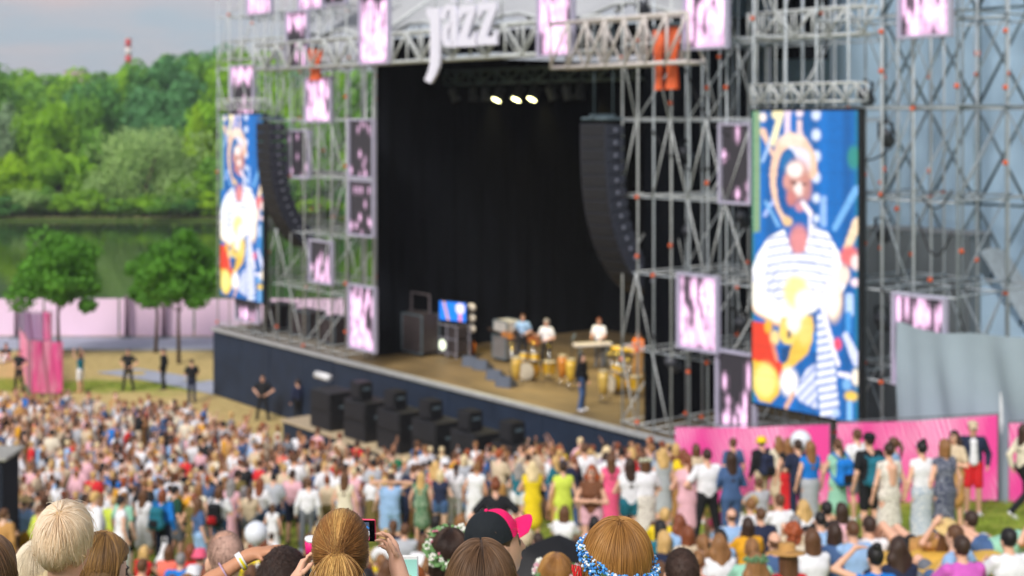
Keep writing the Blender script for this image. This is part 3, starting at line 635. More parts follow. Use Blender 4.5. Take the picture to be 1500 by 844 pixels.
def drum(parent, c, r, h, rot=None, name='drum'):
    MB().lathe([(r, -h / 2), (r, h / 2)], c, 22, rot).build(name, GOLD, parent, smooth=False)
    q = rot if rot is not None else Matrix.Identity(3)
    for s in (-1, 1): MB().lathe([(r * .97, -.008), (r * .97, .008)], Vector(c) + q @ Vector((0, 0, s * (h / 2 + .004))), 22, rot).build('drum_head', HEADM, parent); MB().lathe([(r + .015, -.02), (r + .015, .02), (r + .002, .02), (r + .002, -.02)], Vector(c) + q @ Vector((0, 0, s * h / 2)), 22, rot).build('hoop', CHROME, parent)
def drumkit(x, y, rz, label):
    t = thing('drum_kit', label, 'drum kit', SP(x, y), rz, 'drum kits on the stage')
    drum(t, (0, 0, .32), .3, .45, Matrix.Rotation(R(90), 3, 'X'), 'bass_drum')
    drum(t, (-.22, .05, .78), .17, .22, Matrix.Rotation(R(-15), 3, 'X'), 'tom_drum'); drum(t, (.2, .05, .78), .18, .24, Matrix.Rotation(R(-15), 3, 'X'), 'tom_drum')
    drum(t, (.6, .35, .4), .22, .4, None, 'floor_tom'); drum(t, (-.5, .4, .6), .18, .15, None, 'snare_drum')
    for (cx, cy, cz, r) in ((-.75, .1, 1.15, .24), (.75, .05, 1.2, .27), (-.9, .45, .9, .19), (.2, -.1, 1.3, .22)):
        rod('cymbal_stand', (cx, cy, 0), (cx, cy, cz), .016, CHROME, t)
        MB().lathe([(r, -.012), (r * .25, 0), (.05, .03), (.015, .03)], (cx, cy, cz), 22, Matrix.Rotation(R(-12), 3, 'X')).build('cymbal', BRASS, t, smooth=True)
    return t
drumkit(775, 556, SROT + .4, 'gold drum kit at centre stage in front of guitarist in white')
drumkit(905, 575, SROT - .3, 'gold drum kit half hidden behind the scaffold upright')
def conga(x, y, label, col):
    t = thing('conga_drum', label, 'drum', SP(x, y), 0, 'hand drums on the stage')
    MB().lathe([(.11, .22), (.15, .5), (.165, .7), (.14, .95)], n=20).build('shell', M('conga_' + label[:5], col, .35, .15, coat=.4), t, smooth=True); MB().lathe([(.145, .93), (.145, .97)], n=20).build('hoop', CHROME, t); MB().lathe([(.135, .972), (.135, .978)], n=20).build('drum_head', HEADM, t)
    for k in range(3): rod('stand_leg', (.24 * math.cos(k * 2.1), .24 * math.sin(k * 2.1), 0), (.09 * math.cos(k * 2.1), .09 * math.sin(k * 2.1), .3), .014, CHROME, t)
for cx_, cy_, lb, cc in ((824, 563, 'amber hand drum right of the gold drum kit', (190, 120, 40)), (836, 569, 'mustard hand drum just behind the stage hand', (206, 170, 60)), (756, 566, 'dull gold hand drum left of the gold drum kit', (196, 160, 70)), (884, 588, 'honey coloured hand drum close to the scaffold upright', (214, 180, 90))): conga(cx_, cy_, lb, cc)
def keyboard(x, y, rz, label, col):
    t = thing('keyboard', label, 'keyboard', SP(x, y), rz, 'keyboards on the stage')
    for s in (-1, 1): rod('stand_leg', (s * .5, -.2, 0), (s * .5, .2, .8), .025, STEELD, t); rod('stand_leg', (s * .5, .2, 0), (s * .5, -.2, .8), .025, STEELD, t)
    MB().box((0, 0, .87), (1.4, .38, .12), bev=.02).build('case', M('keyboard_' + label[:5], col, .4), t); MB().box((0, -.07, .937), (1.25, .16, .015)).build('key_bed', HEADM, t)
keyboard(868, 540, SROT + 1.2, 'white keyboard on a stand at stage right before back curtain', (222, 214, 206)); keyboard(925, 548, SROT + .4, 'yellow keyboard on a stand seen through the right scaffold', (236, 190, 30))
case(742, 528, .8, .7, .95, 'grey amplifier case next to the guitarist in blue shirt', mat=M('grey_amp', (120, 116, 116), .6))
case(742, 528, .8, .6, .55, 'pale amplifier head stacked on grey amplifier case', z=DECK + .95, mat=M('pale_amp', (186, 182, 178), .6))
# ================================================================== ground, lake, path
def sstep(a, b, x): t = np.clip((x - a) / (b - a), 0, 1); return t * t * (3 - 2 * t)
def terr(X, Y):
    X = np.asarray(X, float); Y = np.asarray(Y, float)
    z = np.interp(Y, [-20, 0, 3, 4.2, 6.5, 12, 20, 30, 36, 42, 48, 54, 60], [12.6, 10.1, 9.15, 8.9, 8.22, 7.0, 5.0, 2.85, 1.75, .85, .3, .05, 0])
    wgt = sstep(8, 20, Y) * (1 - sstep(33, 50, Y)); z = z + .085 * np.clip(X, -12, 13) * wgt
    z = z + .03 * np.sin(X * 1.3 + Y * .7) * np.sin(Y * 1.1 - X * .4) * (Y < 70)
    u = (X - AX) * UX + (Y - AY) * UY; v = (X - AX) * VX + (Y - AY) * VY
    z = z * (1 - sstep(-1.1, -.2, v) * sstep(-3, 0, u) * (u < 60))
    z = z - 3.2 * sstep(80, 86, Y) * (1 - sstep(176, 182, Y)) - .75 * sstep(176, 184, Y) + 6 * sstep(230, 420, Y)
    return z
def gz(x, y): return float(terr(x, y))
xs = np.unique(np.concatenate([np.linspace(-900, -60, 15), np.linspace(-60, -20, 21), np.linspace(-20, 20, 101), np.linspace(20, 60, 21), np.linspace(60, 900, 15)]))
ys = np.unique(np.concatenate([np.linspace(-20, 64, 211), np.linspace(64, 90, 40), np.linspace(90, 172, 8), np.linspace(172, 200, 29), np.linspace(200, 440, 12), np.linspace(440, 3200, 8)]))
GX, GY = np.meshgrid(xs, ys); GZ = terr(GX, GY)
I = np.arange(GX.size).reshape(GX.shape)
GF = np.stack([I[:-1, :-1], I[:-1, 1:], I[1:, 1:], I[1:, :-1]], -1).reshape(-1, 4)
gm = bpy.data.materials.new('ground_cover'); gm.use_nodes = True
n = gm.node_tree.nodes; l = gm.node_tree.links; b = n['Principled BSDF']; b.inputs['Roughness'].default_value = .95; b.inputs['Specular IOR Level'].default_value = .1
co = n.new('ShaderNodeTexCoord'); sx = n.new('ShaderNodeSeparateXYZ'); l.new(co.outputs['Object'], sx.inputs[0])
def noise(scale, detail=5):
    q = n.new('ShaderNodeTexNoise'); q.inputs['Scale'].default_value = scale; q.inputs['Detail'].default_value = detail; l.new(co.outputs['Object'], q.inputs['Vector']); return q.outputs['Fac']
def ramp(src, *st):
    q = n.new('ShaderNodeValToRGB'); e = q.color_ramp.elements
    while len(e) < len(st): e.new(.5)
    for k, (p, c) in enumerate(st): e[k].position = p; e[k].color = lin(c) + (1,)
    l.new(src, q.inputs[0]); return q.outputs[0]
def math_(op, a, bb):
    q = n.new('ShaderNodeMath'); q.operation = op
    for k, s in enumerate((a, bb)):
        if isinstance(s, (int, float)): q.inputs[k].default_value = s
        else: l.new(s, q.inputs[k])
    return q.outputs[0]
def mapr(s, a, bb):
    q = n.new('ShaderNodeMapRange'); q.interpolation_type = 'SMOOTHSTEP'; l.new(s, q.inputs[0]); q.inputs[1].default_value = a; q.inputs[2].default_value = bb; return q.outputs[0]
def mixc(f, a, bb):
    q = n.new('ShaderNodeMix'); q.data_type = 'RGBA'; l.new(f, q.inputs[0]); l.new(a, q.inputs[6]); l.new(bb, q.inputs[7]); return q.outputs[2]
n1, n2, n3 = noise(.35), noise(2.6), noise(9)
green = ramp(n2, (.3, (98, 118, 34)), (.5, (136, 150, 56)), (.72, (172, 170, 90)))
dry = ramp(n2, (.3, (176, 152, 98)), (.55, (204, 180, 124)), (.75, (178, 166, 100)))
yy = math_('ADD', sx.outputs[1], math_('MULTIPLY', n1, 5.0))
f1 = mapr(yy, 42, 52); f2 = mapr(yy, 62.5, 65.5)
lush = mapr(math_('ADD', math_('MULTIPLY', n1, 3.0), sx.outputs[1]), 68, 64)
c1 = mixc(f1, green, dry)
band = math_('MULTIPLY', mapr(yy, 63.5, 64.8), mapr(yy, 68.2, 66.6)); c1 = mixc(band, c1, green)
c1 = mixc(mapr(sx.outputs[1], 100, 140), c1, ramp(n2, (.3, (50, 74, 28)), (.7, (84, 104, 44))))
l.new(c1, b.inputs['Base Color'])
bp = n.new('ShaderNodeBump'); bp.inputs['Strength'].default_value = .5; bp.inputs['Distance'].default_value = .05; l.new(n3, bp.inputs['Height']); l.new(bp.outputs[0], b.inputs['Normal'])
g = link('ground', mesh_np('ground', np.stack([GX.ravel(), GY.ravel(), GZ.ravel()], 1), GF, [gm], smooth=True)); setp(g, 'grassy hillside and dry lawn running down to the lake', kind='structure')
PATHM = M('grey_paving', (166, 170, 186), .85, .1, 1.5)
pth = MB().sheet(lambda a, bb: Vector((-70 + 150 * a, 72.9 + 4.6 * bb, .012)), 30, 1).build('path', PATHM); setp(pth, 'grey paved lakeside path', kind='structure')
kb = MB().box((5, 72.8, .05), (150, .15, .12)).build('kerb', M('kerb_stone', (150, 150, 148))); setp(kb, 'low kerb of the lakeside path', kind='structure')
p2 = MB().sheet(lambda a, bb: Vector((-19.5 + 6.6 * a + bb * 1.6, 66.6 - 5.4 * a + .3 * math.sin(a * 3) + bb * 1.1, .02)), 20, 2).build('path', PATHM); setp(p2, 'narrow grey path crossing the dry lawn behind the crowd', kind='structure')
wm = bpy.data.materials.new('lake_water'); wm.use_nodes = True; n = wm.node_tree.nodes; l = wm.node_tree.links; b = n['Principled BSDF']
b.inputs['Base Color'].default_value = lin((44, 66, 34)) + (1,); b.inputs['Roughness'].default_value = .06; b.inputs['IOR'].default_value = 1.33
co = n.new('ShaderNodeTexCoord'); mpp = n.new('ShaderNodeMapping'); mpp.inputs['Scale'].default_value = (1, .35, 1); q = n.new('ShaderNodeTexNoise'); q.inputs['Scale'].default_value = 1.6; q.inputs['Detail'].default_value = 3
l.new(co.outputs['Object'], mpp.inputs[0]); l.new(mpp.outputs[0], q.inputs['Vector']); bp = n.new('ShaderNodeBump'); bp.inputs['Strength'].default_value = .16; bp.inputs['Distance'].default_value = .1; l.new(q.outputs['Fac'], bp.inputs['Height']); l.new(bp.outputs[0], b.inputs['Normal'])
lk = MB().sheet(lambda a, bb: Vector((-880 + 1760 * a, 81 + 104 * bb, -1.0)), 8, 8).build('lake', wm); setp(lk, 'calm green lake behind the stage', kind='structure')
# grass blades on the open lawn at the right
NB = 16000; bx = RNG.uniform(3, 15, NB); by = RNG.uniform(17, 33, NB); bz = terr(bx, by); th = RNG.uniform(0, 6.28, NB); hh = RNG.uniform(.04, .13, NB); ww = .012
dx, dy = np.cos(th) * ww, np.sin(th) * ww; lx, ly = RNG.normal(0, .03, NB), RNG.normal(0, .03, NB)
GV = np.stack([np.stack([bx - dx, by - dy, bz - .01], 1), np.stack([bx + dx, by + dy, bz - .01], 1), np.stack([bx + lx, by + ly, bz + hh], 1)], 1).reshape(-1, 3)
setp(link('grass', mesh_np('grass', GV, np.arange(NB * 3).reshape(-1, 3), [M('grass_blade', (140, 160, 58), .7, .3, 1.2)])), 'short green grass on the slope at the right', 'grass', kind='stuff')

# ================================================================== fences and banners
def banner_mat(name, base, pale, scale, streak, amt):
    m = bpy.data.materials.new(name); m.use_nodes = True; n = m.node_tree.nodes; l = m.node_tree.links; b = n['Principled BSDF']; b.inputs['Roughness'].default_value = .6
    co = n.new('ShaderNodeTexCoord'); mp = n.new('ShaderNodeMapping'); mp.inputs['Scale'].default_value = streak; mp.inputs['Rotation'].default_value = (0, R(24), 0)
    q = n.new('ShaderNodeTexNoise'); q.inputs['Scale'].default_value = scale; q.inputs['Detail'].default_value = 2
    wv = n.new('ShaderNodeTexWave'); wv.inputs['Scale'].default_value = 3.2; wv.inputs['Distortion'].default_value = 4; wv.inputs['Detail'].default_value = 1
    l.new(co.outputs['Object'], mp.inputs[0]); l.new(mp.outputs[0], q.inputs['Vector']); l.new(mp.outputs[0], wv.inputs['Vector'])
    r1 = n.new('ShaderNodeValToRGB'); r1.color_ramp.elements[0].position = .43; r1.color_ramp.elements[1].position = .64
    l.new(q.outputs['Fac'], r1.inputs[0]); mu = n.new('ShaderNodeMath'); mu.operation = 'MULTIPLY'; l.new(r1.outputs[0], mu.inputs[0]); l.new(wv.outputs['Fac'], mu.inputs[1])
    mu2 = n.new('ShaderNodeMath'); mu2.operation = 'MULTIPLY'; mu2.inputs[1].default_value = amt; l.new(mu.outputs[0], mu2.inputs[0])
    mx = n.new('ShaderNodeMix'); mx.data_type = 'RGBA'; mx.inputs[6].default_value = lin(base) + (1,); mx.inputs[7].default_value = lin(pale) + (1,); l.new(mu2.outputs[0], mx.inputs[0]); l.new(mx.outputs[2], b.inputs['Base Color'])
    return m
HOT = banner_mat('hot_pink_print', (236, 70, 158), (250, 196, 226), .6, (1, 1, .7), .95)
HOT2 = banner_mat('pink_print', (244, 92, 166), (252, 214, 232), 1.5, (1.4, 1, .35), .9)
PALE = banner_mat('pale_pink_print', (236, 204, 228), (244, 222, 238), .3, (1, 1, .4), .5)
PURP = banner_mat('purple_print', (170, 142, 186), (206, 184, 216), .8, (2, 1, .3), .8)
FRM = M('fence_tube', (120, 124, 130), .5, metal=.4)
def panel(name, label, p0, p1, h, mat, group, sag=.05, cat='banner', base=None, posts=True, root=None):
    p0 = Vector(p0); p1 = Vector(p1); L = (p1 - p0).to_2d().length; rz = math.atan2(p1.y - p0.y, p1.x - p0.x)
    z = min(p0.z, p1.z); t = thing(name, label, cat, (p0.x, p0.y, z), rz, group); dz = p1.z - p0.z
    ph = random.random() * 6
    def f(a, bb):
        s = math.sin(a * math.pi); return Vector((L * a, .05 * math.sin(a * 7 + ph + bb * 2) * s + .025 * math.sin(a * 23 + bb * 5) * s, (p0.z - z) + dz * a + .06 + (h - .06 - sag * s * (bb > .5)) * bb))
    if root is not None:
        bpy.data.objects.remove(t); t = MB().sheet(f, 14, 4).build('fence_panel', mat, root, (p0.x, p0.y, z), smooth=True); t.rotation_euler = (0, 0, rz)
    else: MB().sheet(f, 26, 8).build('banner_cloth', mat, t, smooth=True)
    if posts:
        fr = MB()
        for xx, q in ((0, p0), (L, p1)): fr.tube([(xx, .07, q.z - z - .25), (xx, .07, q.z - z + h + .03)], .025, 6)
        for k in (.04, h + .02): fr.tube([(0, .07, p0.z - z + k), (L, .07, p1.z - z + k)], .02, 6)
        fr.build('fence_frame', FRM, t)
    return t
def gp(x, y, Y):
    p = W(x, y, Y); return p
# hot pink fence in front of the right wing
Z2 = lambda x, Y, ytop, h: Vector(((x - HX) / FPX * Y, Y, CAMZ - (ytop - HY) / FPX * Y - h))
panel('banner_panel', 'hot pink printed banner on the fence just right of the stage front', Z2(989, 34.4, 626, 1.9), Z2(1215, 32.6, 622, 1.9), 1.9, HOT, 'hot pink banners on the fence', .03)
panel('banner_panel', 'long hot pink printed banner behind the man in red shorts', Z2(1226, 32.5, 620, 1.9), Z2(1461, 30.7, 608, 1.9), 1.9, HOT, 'hot pink banners on the fence', .03)
panel('banner_panel', 'hot pink banner cut by the right edge, behind woman walking', Z2(1478, 30.6, 620, 1.75), Z2(1680, 29.2, 612, 1.75), 1.75, HOT, 'hot pink banners on the fence', .03)
# pale pink lakeside fence, panel by panel
lf = thing('lakeside_fence', 'long fence of pale pink printed panels along the lake beyond the young trees', 'fence')
x = -46.0; k = 0
nm = ['first', 'second', 'third', 'fourth', 'fifth', 'sixth', 'seventh', 'eighth', 'ninth', 'tenth', 'eleventh', 'twelfth', 'thirteenth', 'fourteenth']
while x < 26:
    panel('fence_panel', 'pale pink printed panel of the long lakeside fence beyond the young trees', (x, 77.6, 0), (x + 4.0, 77.6, 0), 2.1, PALE, '', .02, root=lf); x += 4.1; k += 1
for x in (-26.9, -20.9, -18.9):
    ps = rod('fence_post', (x, 77.2, 0), (x, 77.2, 2.3), .14, M('dusk_post', (120, 96, 112)), lf, 8); MB().box((0, 0, .05), (.6, .6, .1), bev=.02).build('foot', FRM, ps)
# pink banner run at the far left
panel('banner_panel', 'bright pink banner with white print standing behind the crowd at far left', Z2(46, 60, 498, 2.3), Z2(92, 61, 502, 2.25), 2.3, HOT2, 'pink banners left of the crowd', .05)
panel('banner_panel', 'narrow pale pink banner seen edge-on beside bright pink banner', Z2(44, 61, 500, 2.2), Z2(29, 70, 478, 2.2), 2.2, banner_mat('soft_pink_print', (238, 130, 176), (246, 190, 214), 1, (1, 1, 1), .7), 'pink banners left of the crowd')
panel('banner_panel', 'faded purple banner under the leftmost young tree', Z2(34, 71, 456, 2.2), Z2(64, 71.5, 458, 2.2), 2.2, PURP, 'pink banners left of the crowd')
panel('banner_panel', 'slim magenta banner next to faded purple banner', Z2(64, 71.4, 455, 2.2), Z2(75, 70.5, 458, 2.2), 2.2, HOT2, 'pink banners left of the crowd')
t = thing('ticket_booth', 'dark navy cloth booth with grey top at the left edge', 'booth', W(-22, 722, 30) , 0)
zb = gz(t.location.x, 30) - t.location.z
MB().box((-.35, .3, (zb + .72) / 2), (1.6, 1.0, .72 - zb), bev=.02).build('booth_cloth', M('navy_booth_cloth', (26, 32, 46), .85), t); MB().box((-.35, .3, .76), (1.8, 1.2, .08), bev=.02).build('counter_top', M('grey_counter', (160, 158, 152), .6), t)

# ================================================================== trees
def leafmat(name, c, var=.22, tr=.42):
    m = bpy.data.materials.new(name); m.use_nodes = True; n = m.node_tree.nodes; l = m.node_tree.links; b = n['Principled BSDF']; out = n['Material Output']
    co = n.new('ShaderNodeTexCoord'); q = n.new('ShaderNodeTexNoise'); q.inputs['Scale'].default_value = .9; q.inputs['Detail'].default_value = 6; q.inputs['Roughness'].default_value = .7
    l.new(co.outputs['Object'], q.inputs['Vector']); r = n.new('ShaderNodeValToRGB'); e = r.color_ramp.elements; cc = lin(c)
    e[0].position = .32; e[0].color = tuple(v * (1 - var) for v in cc) + (1,); e[1].position = .68; e[1].color = (cc[0] * (1 + var * 1.3), cc[1] * (1 + var), cc[2] * (1 + .2 * var), 1)
    l.new(q.outputs['Fac'], r.inputs[0]); l.new(r.outputs[0], b.inputs['Base Color']); b.inputs['Roughness'].default_value = .65; b.inputs['Specular IOR Level'].default_value = .2
    t = n.new('ShaderNodeBsdfTranslucent'); l.new(r.outputs[0], t.inputs[0]); mx = n.new('ShaderNodeMixShader'); mx.inputs[0].default_value = tr
    l.new(b.outputs[0], mx.inputs[1]); l.new(t.outputs[0], mx.inputs[2]); l.new(mx.outputs[0], out.inputs[0]); return m
BARK = M('bark', (84, 70, 58), .9, .25, 6, bump=.3)
LEAF = {'bright': leafmat('bright_leaf', (150, 200, 58)), 'mid': leafmat('mid_leaf', (124, 178, 74)), 'dark': leafmat('dark_leaf', (96, 154, 84)), 'willow': leafmat('willow_leaf', (170, 204, 132)), 'blue': leafmat('bluish_leaf', (106, 166, 112)), 'yellow': leafmat('yellow_green_leaf', (166, 208, 48)), 'silver': leafmat('silver_leaf', (150, 178, 146)), 'maple': leafmat('maple_leaf', (98, 158, 60), .34)}
def crown_mesh(name, rx, ry, rz, nclump, nleaf, leaf, mat, seed, droop=0.0, cz=0.0, base=.0):
    """leaf quads scattered through clumps on and in an uneven ellipsoid"""
    g = np.random.default_rng(seed); V = []
    for c in range(nclump):
        d = g.normal(size=3); d /= np.linalg.norm(d)
        if d[2] < -.55: d[2] *= -.6
        q = d * np.array([rx, ry, rz]) * g.uniform(.42, .84) * (1 + np.clip(.16 * g.normal(), -.25, .14))
        q[2] -= droop * rz * max(0, np.hypot(q[0] / rx, q[1] / ry) - .4); q[2] += cz
        s = g.uniform(.15, .38) * (rx * ry * rz) ** (1 / 3)
        k = nleaf // nclump; dd = g.normal(size=(k, 3)); dd /= np.linalg.norm(dd, axis=1)[:, None]
        P = q + dd * s * g.uniform(.55, 1.08, (k, 1)) * np.array([1.1, 1.1, .85 + droop * .5])
        nn = dd + .55 * g.normal(size=(k, 3)); nn /= np.linalg.norm(nn, axis=1)[:, None]
        a = np.cross(nn, g.normal(size=(k, 3))); a /= np.linalg.norm(a, axis=1)[:, None] + 1e-9; bb = np.cross(nn, a)
        L = leaf * g.uniform(.6, 1.35, (k, 1))
        V.append(np.stack([P - a * L * .9, P - bb * L * .5, P + a * L * .9, P + bb * L * .5 + nn * L * .15], 1))
    V = np.concatenate(V).reshape(-1, 3)
    return mesh_np(name, V, np.arange(len(V)).reshape(-1, 4), [mat])
def trunk_mesh(h, r, nb, seed, spread):
    g = random.Random(seed); b = MB(); x = [(0, 0, 0), (g.uniform(-.1, .1) * r * 3, g.uniform(-.1, .1), h * .45), (g.uniform(-.3, .3) * r * 3, g.uniform(-.2, .2), h)]
    b.tube(x, [r * 1.25, r * .85, r * .45], 8)
    for k in range(nb):
        a = k * 6.283 / nb + g.random(); t = g.uniform(.5, .95); p = Vector(x[1]).lerp(Vector(x[2]), (t - .45) / .55); q = p + Vector((math.cos(a) * spread, math.sin(a) * spread, spread * g.uniform(.4, .9)))
        b.tube([p, p.lerp(q, .5) + Vector((0, 0, -.08 * spread)), q], [r * .4, r * .28, r * .12], 6)
    return b.mesh('trunk', BARK, True)
CR = {}
def tree(name, label, x, y, h, wd, kind, group, seed, leaf=.5, nleaf=2600, trunk=.3, droop=0.0, ncl=34, z=None):
    z = gz(x, y) if z is None else z
    t = thing(name, label, 'tree', (x, y, z), random.random() * 6.28, group); th = h * trunk; cz = (h + th) / 2 - .07 * h; key = (kind, seed, ncl)
    if key not in CR: CR[key] = (crown_mesh('crown', 1, 1, 1, ncl, nleaf, leaf / (wd / 2), LEAF[kind], seed, droop), trunk_mesh(1, .03, 5, seed, .25))
    c = link('crown', CR[key][0], t, (0, 0, cz)); c.scale = (wd / 2, wd / 2, (h - th) / 2)
    k = link('trunk', CR[key][1], t); k.scale = (h * .62,) * 3
    return t
def far(x, Y, top, wpx, kind, label, seed, **kw):
    p = W(x, top, Y); z = gz(p.x, Y); return tree(kw.pop('name', 'bank_tree'), label, p.x, Y, p.z - z, wpx * Y / FPX, kind, kw.pop('group', 'trees on the far bank of the lake'), seed, z=z, **kw)
FT = [ # x, Y, top, width px, kind, label
 (-10, 193, 140, 95, 'silver', 'silvery grey round tree at the left edge on the far bank', .06),
 (15, 187, 215, 95, 'yellow', 'low yellow green tree at left edge by the far waterline', .05),
 (70, 198, 122, 120, 'bright', 'tall bright green tree second from the left on the far bank', .06),
 (85, 188, 200, 110, 'bright', 'bright green tree whose skirt meets the far waterline, left part', .04),
 (128, 200, 138, 80, 'mid', 'mid green tree rising behind the left edge of the big willow', .06),
 (214, 186, 146, 196, 'willow', 'broad grey green willow at the middle of the far bank', .03),
 (165, 186, 245, 80, 'willow', 'lower drooping grey green willow bough at the far waterline', .03),
 (262, 190, 205, 80, 'willow', 'small grey green willow beside the broad one, right', .04),
 (150, 204, 112, 90, 'dark', 'dark green tree behind the broad willow, left', .06),
 (232, 205, 108, 110, 'blue', 'bluish green wide tree behind the broad willow, right', .06),
 (290, 200, 138, 52, 'yellow', 'yellow green tree just left of the scaffold edge, high', .06),
 (286, 186, 236, 80, 'bright', 'bright green bushy tree at waterline next to the scaffold edge', .04),
 (325, 188, 210, 90, 'mid', 'mid green tree seen through the left scaffold edge', .05),
 (330, 204, 80, 120, 'bright', 'tallest bright green tree behind the scaffold corner', .06),
 (395, 190, 160, 110, 'dark', 'dark green tree behind the smaller video screen', .05),
 (420, 205, 100, 110, 'bright', 'bright green tree behind upper middle of far scaffold wing', .05),
 (462, 188, 215, 100, 'mid', 'mid green tree seen between far speakers and curtain', .04),
 (500, 203, 112, 110, 'mid', 'mid green tree seen just left of the curtain edge, upper', .05),
 (535, 190, 190, 90, 'bright', 'bright green tree seen just left of the curtain edge, lower', .05),
 (430, 186, 265, 80, 'dark', 'low dark tree at waterline behind far line speakers', .03),
 (-75, 190, 150, 130, 'mid', 'mid green tree outside the left edge', .05)]
for i, (x, Y, top, wpx, kind, lab, tr) in enumerate(FT):
    far(x, Y, top, wpx, kind, lab, 100 + i % 9 + (50 if kind == 'willow' else 0), trunk=tr, droop=.45 if kind in ('willow', 'silver') else .1, leaf=.42 if kind not in ('willow', 'silver') else .3, nleaf=5200, ncl=46)
# the wood behind: one mass
g2 = np.random.default_rng(5); LV = []; LM = []
for k in range(205):
    Y = g2.uniform(225, 420) if k < 150 else g2.uniform(204, 222); x = g2.uniform(-140, 620); top = 105 + 12 * math.sin(x / 55) + g2.normal() * 6 - 30 * max(0, (x - 230)) / 150 * (x < 420) ; top = max(70, top) if k < 150 else g2.uniform(165, 235)
    p = W(x, top, Y); s = g2.uniform(5, 8); cz = p.z - s * 1.1
    for c in range(14):
        d = g2.normal(size=3); d /= np.linalg.norm(d); q = np.array([p.x, p.y, cz]) + d * np.array([s, s, s * 1.1]) * g2.uniform(.5, .95); kk = 90
        if c > 10: q[2] -= g2.uniform(3, 12)
        dd = g2.normal(size=(kk, 3)); dd /= np.linalg.norm(dd, axis=1)[:, None]; P = q + dd * s * .34
        nn = dd + .5 * g2.normal(size=(kk, 3)); nn /= np.linalg.norm(nn, axis=1)[:, None]; a = np.cross(nn, g2.normal(size=(kk, 3))); a /= np.linalg.norm(a, axis=1)[:, None]; bb = np.cross(nn, a); L = g2.uniform(.4, .9, (kk, 1))
        LV.append(np.stack([P - a * L, P - bb * L * .6, P + a * L, P + bb * L * .6], 1)); LM.append(np.full(kk, k % 4))
LV = np.concatenate(LV).reshape(-1, 3)
setp(link('far_wood', mesh_np('far_wood', LV, np.arange(len(LV)).reshape(-1, 4), [LEAF['mid'], LEAF['dark'], LEAF['blue'], LEAF['bright']], np.concatenate(LM))), 'far wooded skyline beyond the lake trees', 'wood', kind='stuff')
for i, x in enumerate(range(-30, 560, 34)):
    p = W(x + random.uniform(-8, 8), 300, 182.9); kd = random.choice(('bright', 'mid', 'dark', 'yellow', 'willow')); h_ = random.uniform(2.6, 5)
    tree('waterside_bush', '%s bush at the far waterline, %s' % ({'bright': 'bright green', 'mid': 'mid green', 'dark': 'dark green', 'yellow': 'yellow green', 'willow': 'grey green'}[kd], ('left of the stage, number' if x < 300 else 'seen through far scaffold wing, number') + ' ' + ('one two three four five six seven eight nine ten eleven twelve thirteen fourteen fifteen sixteen seventeen eighteen'.split()[i]) + ' from left'), p.x, 182.9, h_, random.uniform(5, 8.5), kd, 'bushes along the far waterline', 120 + i % 4, leaf=.36, nleaf=1500, trunk=.02, ncl=22, z=-.9)
# waterside reeds
NB = 5000; bx = RNG.uniform(-75, -5, NB); by = 181.5 + RNG.uniform(0, 2.5, NB); hh = RNG.uniform(.2, .6, NB); wv_ = RNG.uniform(.1, .3, NB)
RV = np.stack([np.stack([bx - wv_, by, np.full(NB, -1.1)], 1), np.stack([bx + wv_, by, np.full(NB, -1.1)], 1), np.stack([bx + RNG.normal(0, .3, NB), by + RNG.normal(0, .2, NB), -1 + hh], 1)], 1).reshape(-1, 3)
setp(link('reeds', mesh_np('reeds', RV, np.arange(NB * 3).reshape(-1, 3), [M('reed', (150, 146, 96), .8)])), 'pale strip of reeds along the far waterline', 'reeds', kind='stuff')
# young trees on the lawn
def young(x, ybase, ytop, wpx, cbot, label, seed):
    Y = CAMZ * FPX / (ybase - HY); p = W(x, ytop, Y); h = p.z; wd = wpx * Y / FPX; th = zb = CAMZ - (cbot - HY) / FPX * Y
    t = thing('young_tree', label, 'tree', (p.x, Y, 0), random.random() * 6, 'young round trees on the lawn')
    me = crown_mesh('crown', wd / 2, wd / 2, (h - th) / 2 * 1.12, 60, 12000, .17, LEAF['maple'], seed, .0); link('crown', me, t, (0, 0, (h + th) / 2 - .25)); link('trunk', trunk_mesh(h * .7, .085, 7, seed, .9), t)
young(86, 527, 333, 152, 474, 'young round maple tree with green crown, in front of purple banner', 21)
young(262, 533, 334, 122, 472, 'young round maple tree next to the scaffold wing, nearer of two', 22)
young(228, 517, 345, 66, 462, 'slimmer young maple tree half behind the crown beside scaffold', 23)
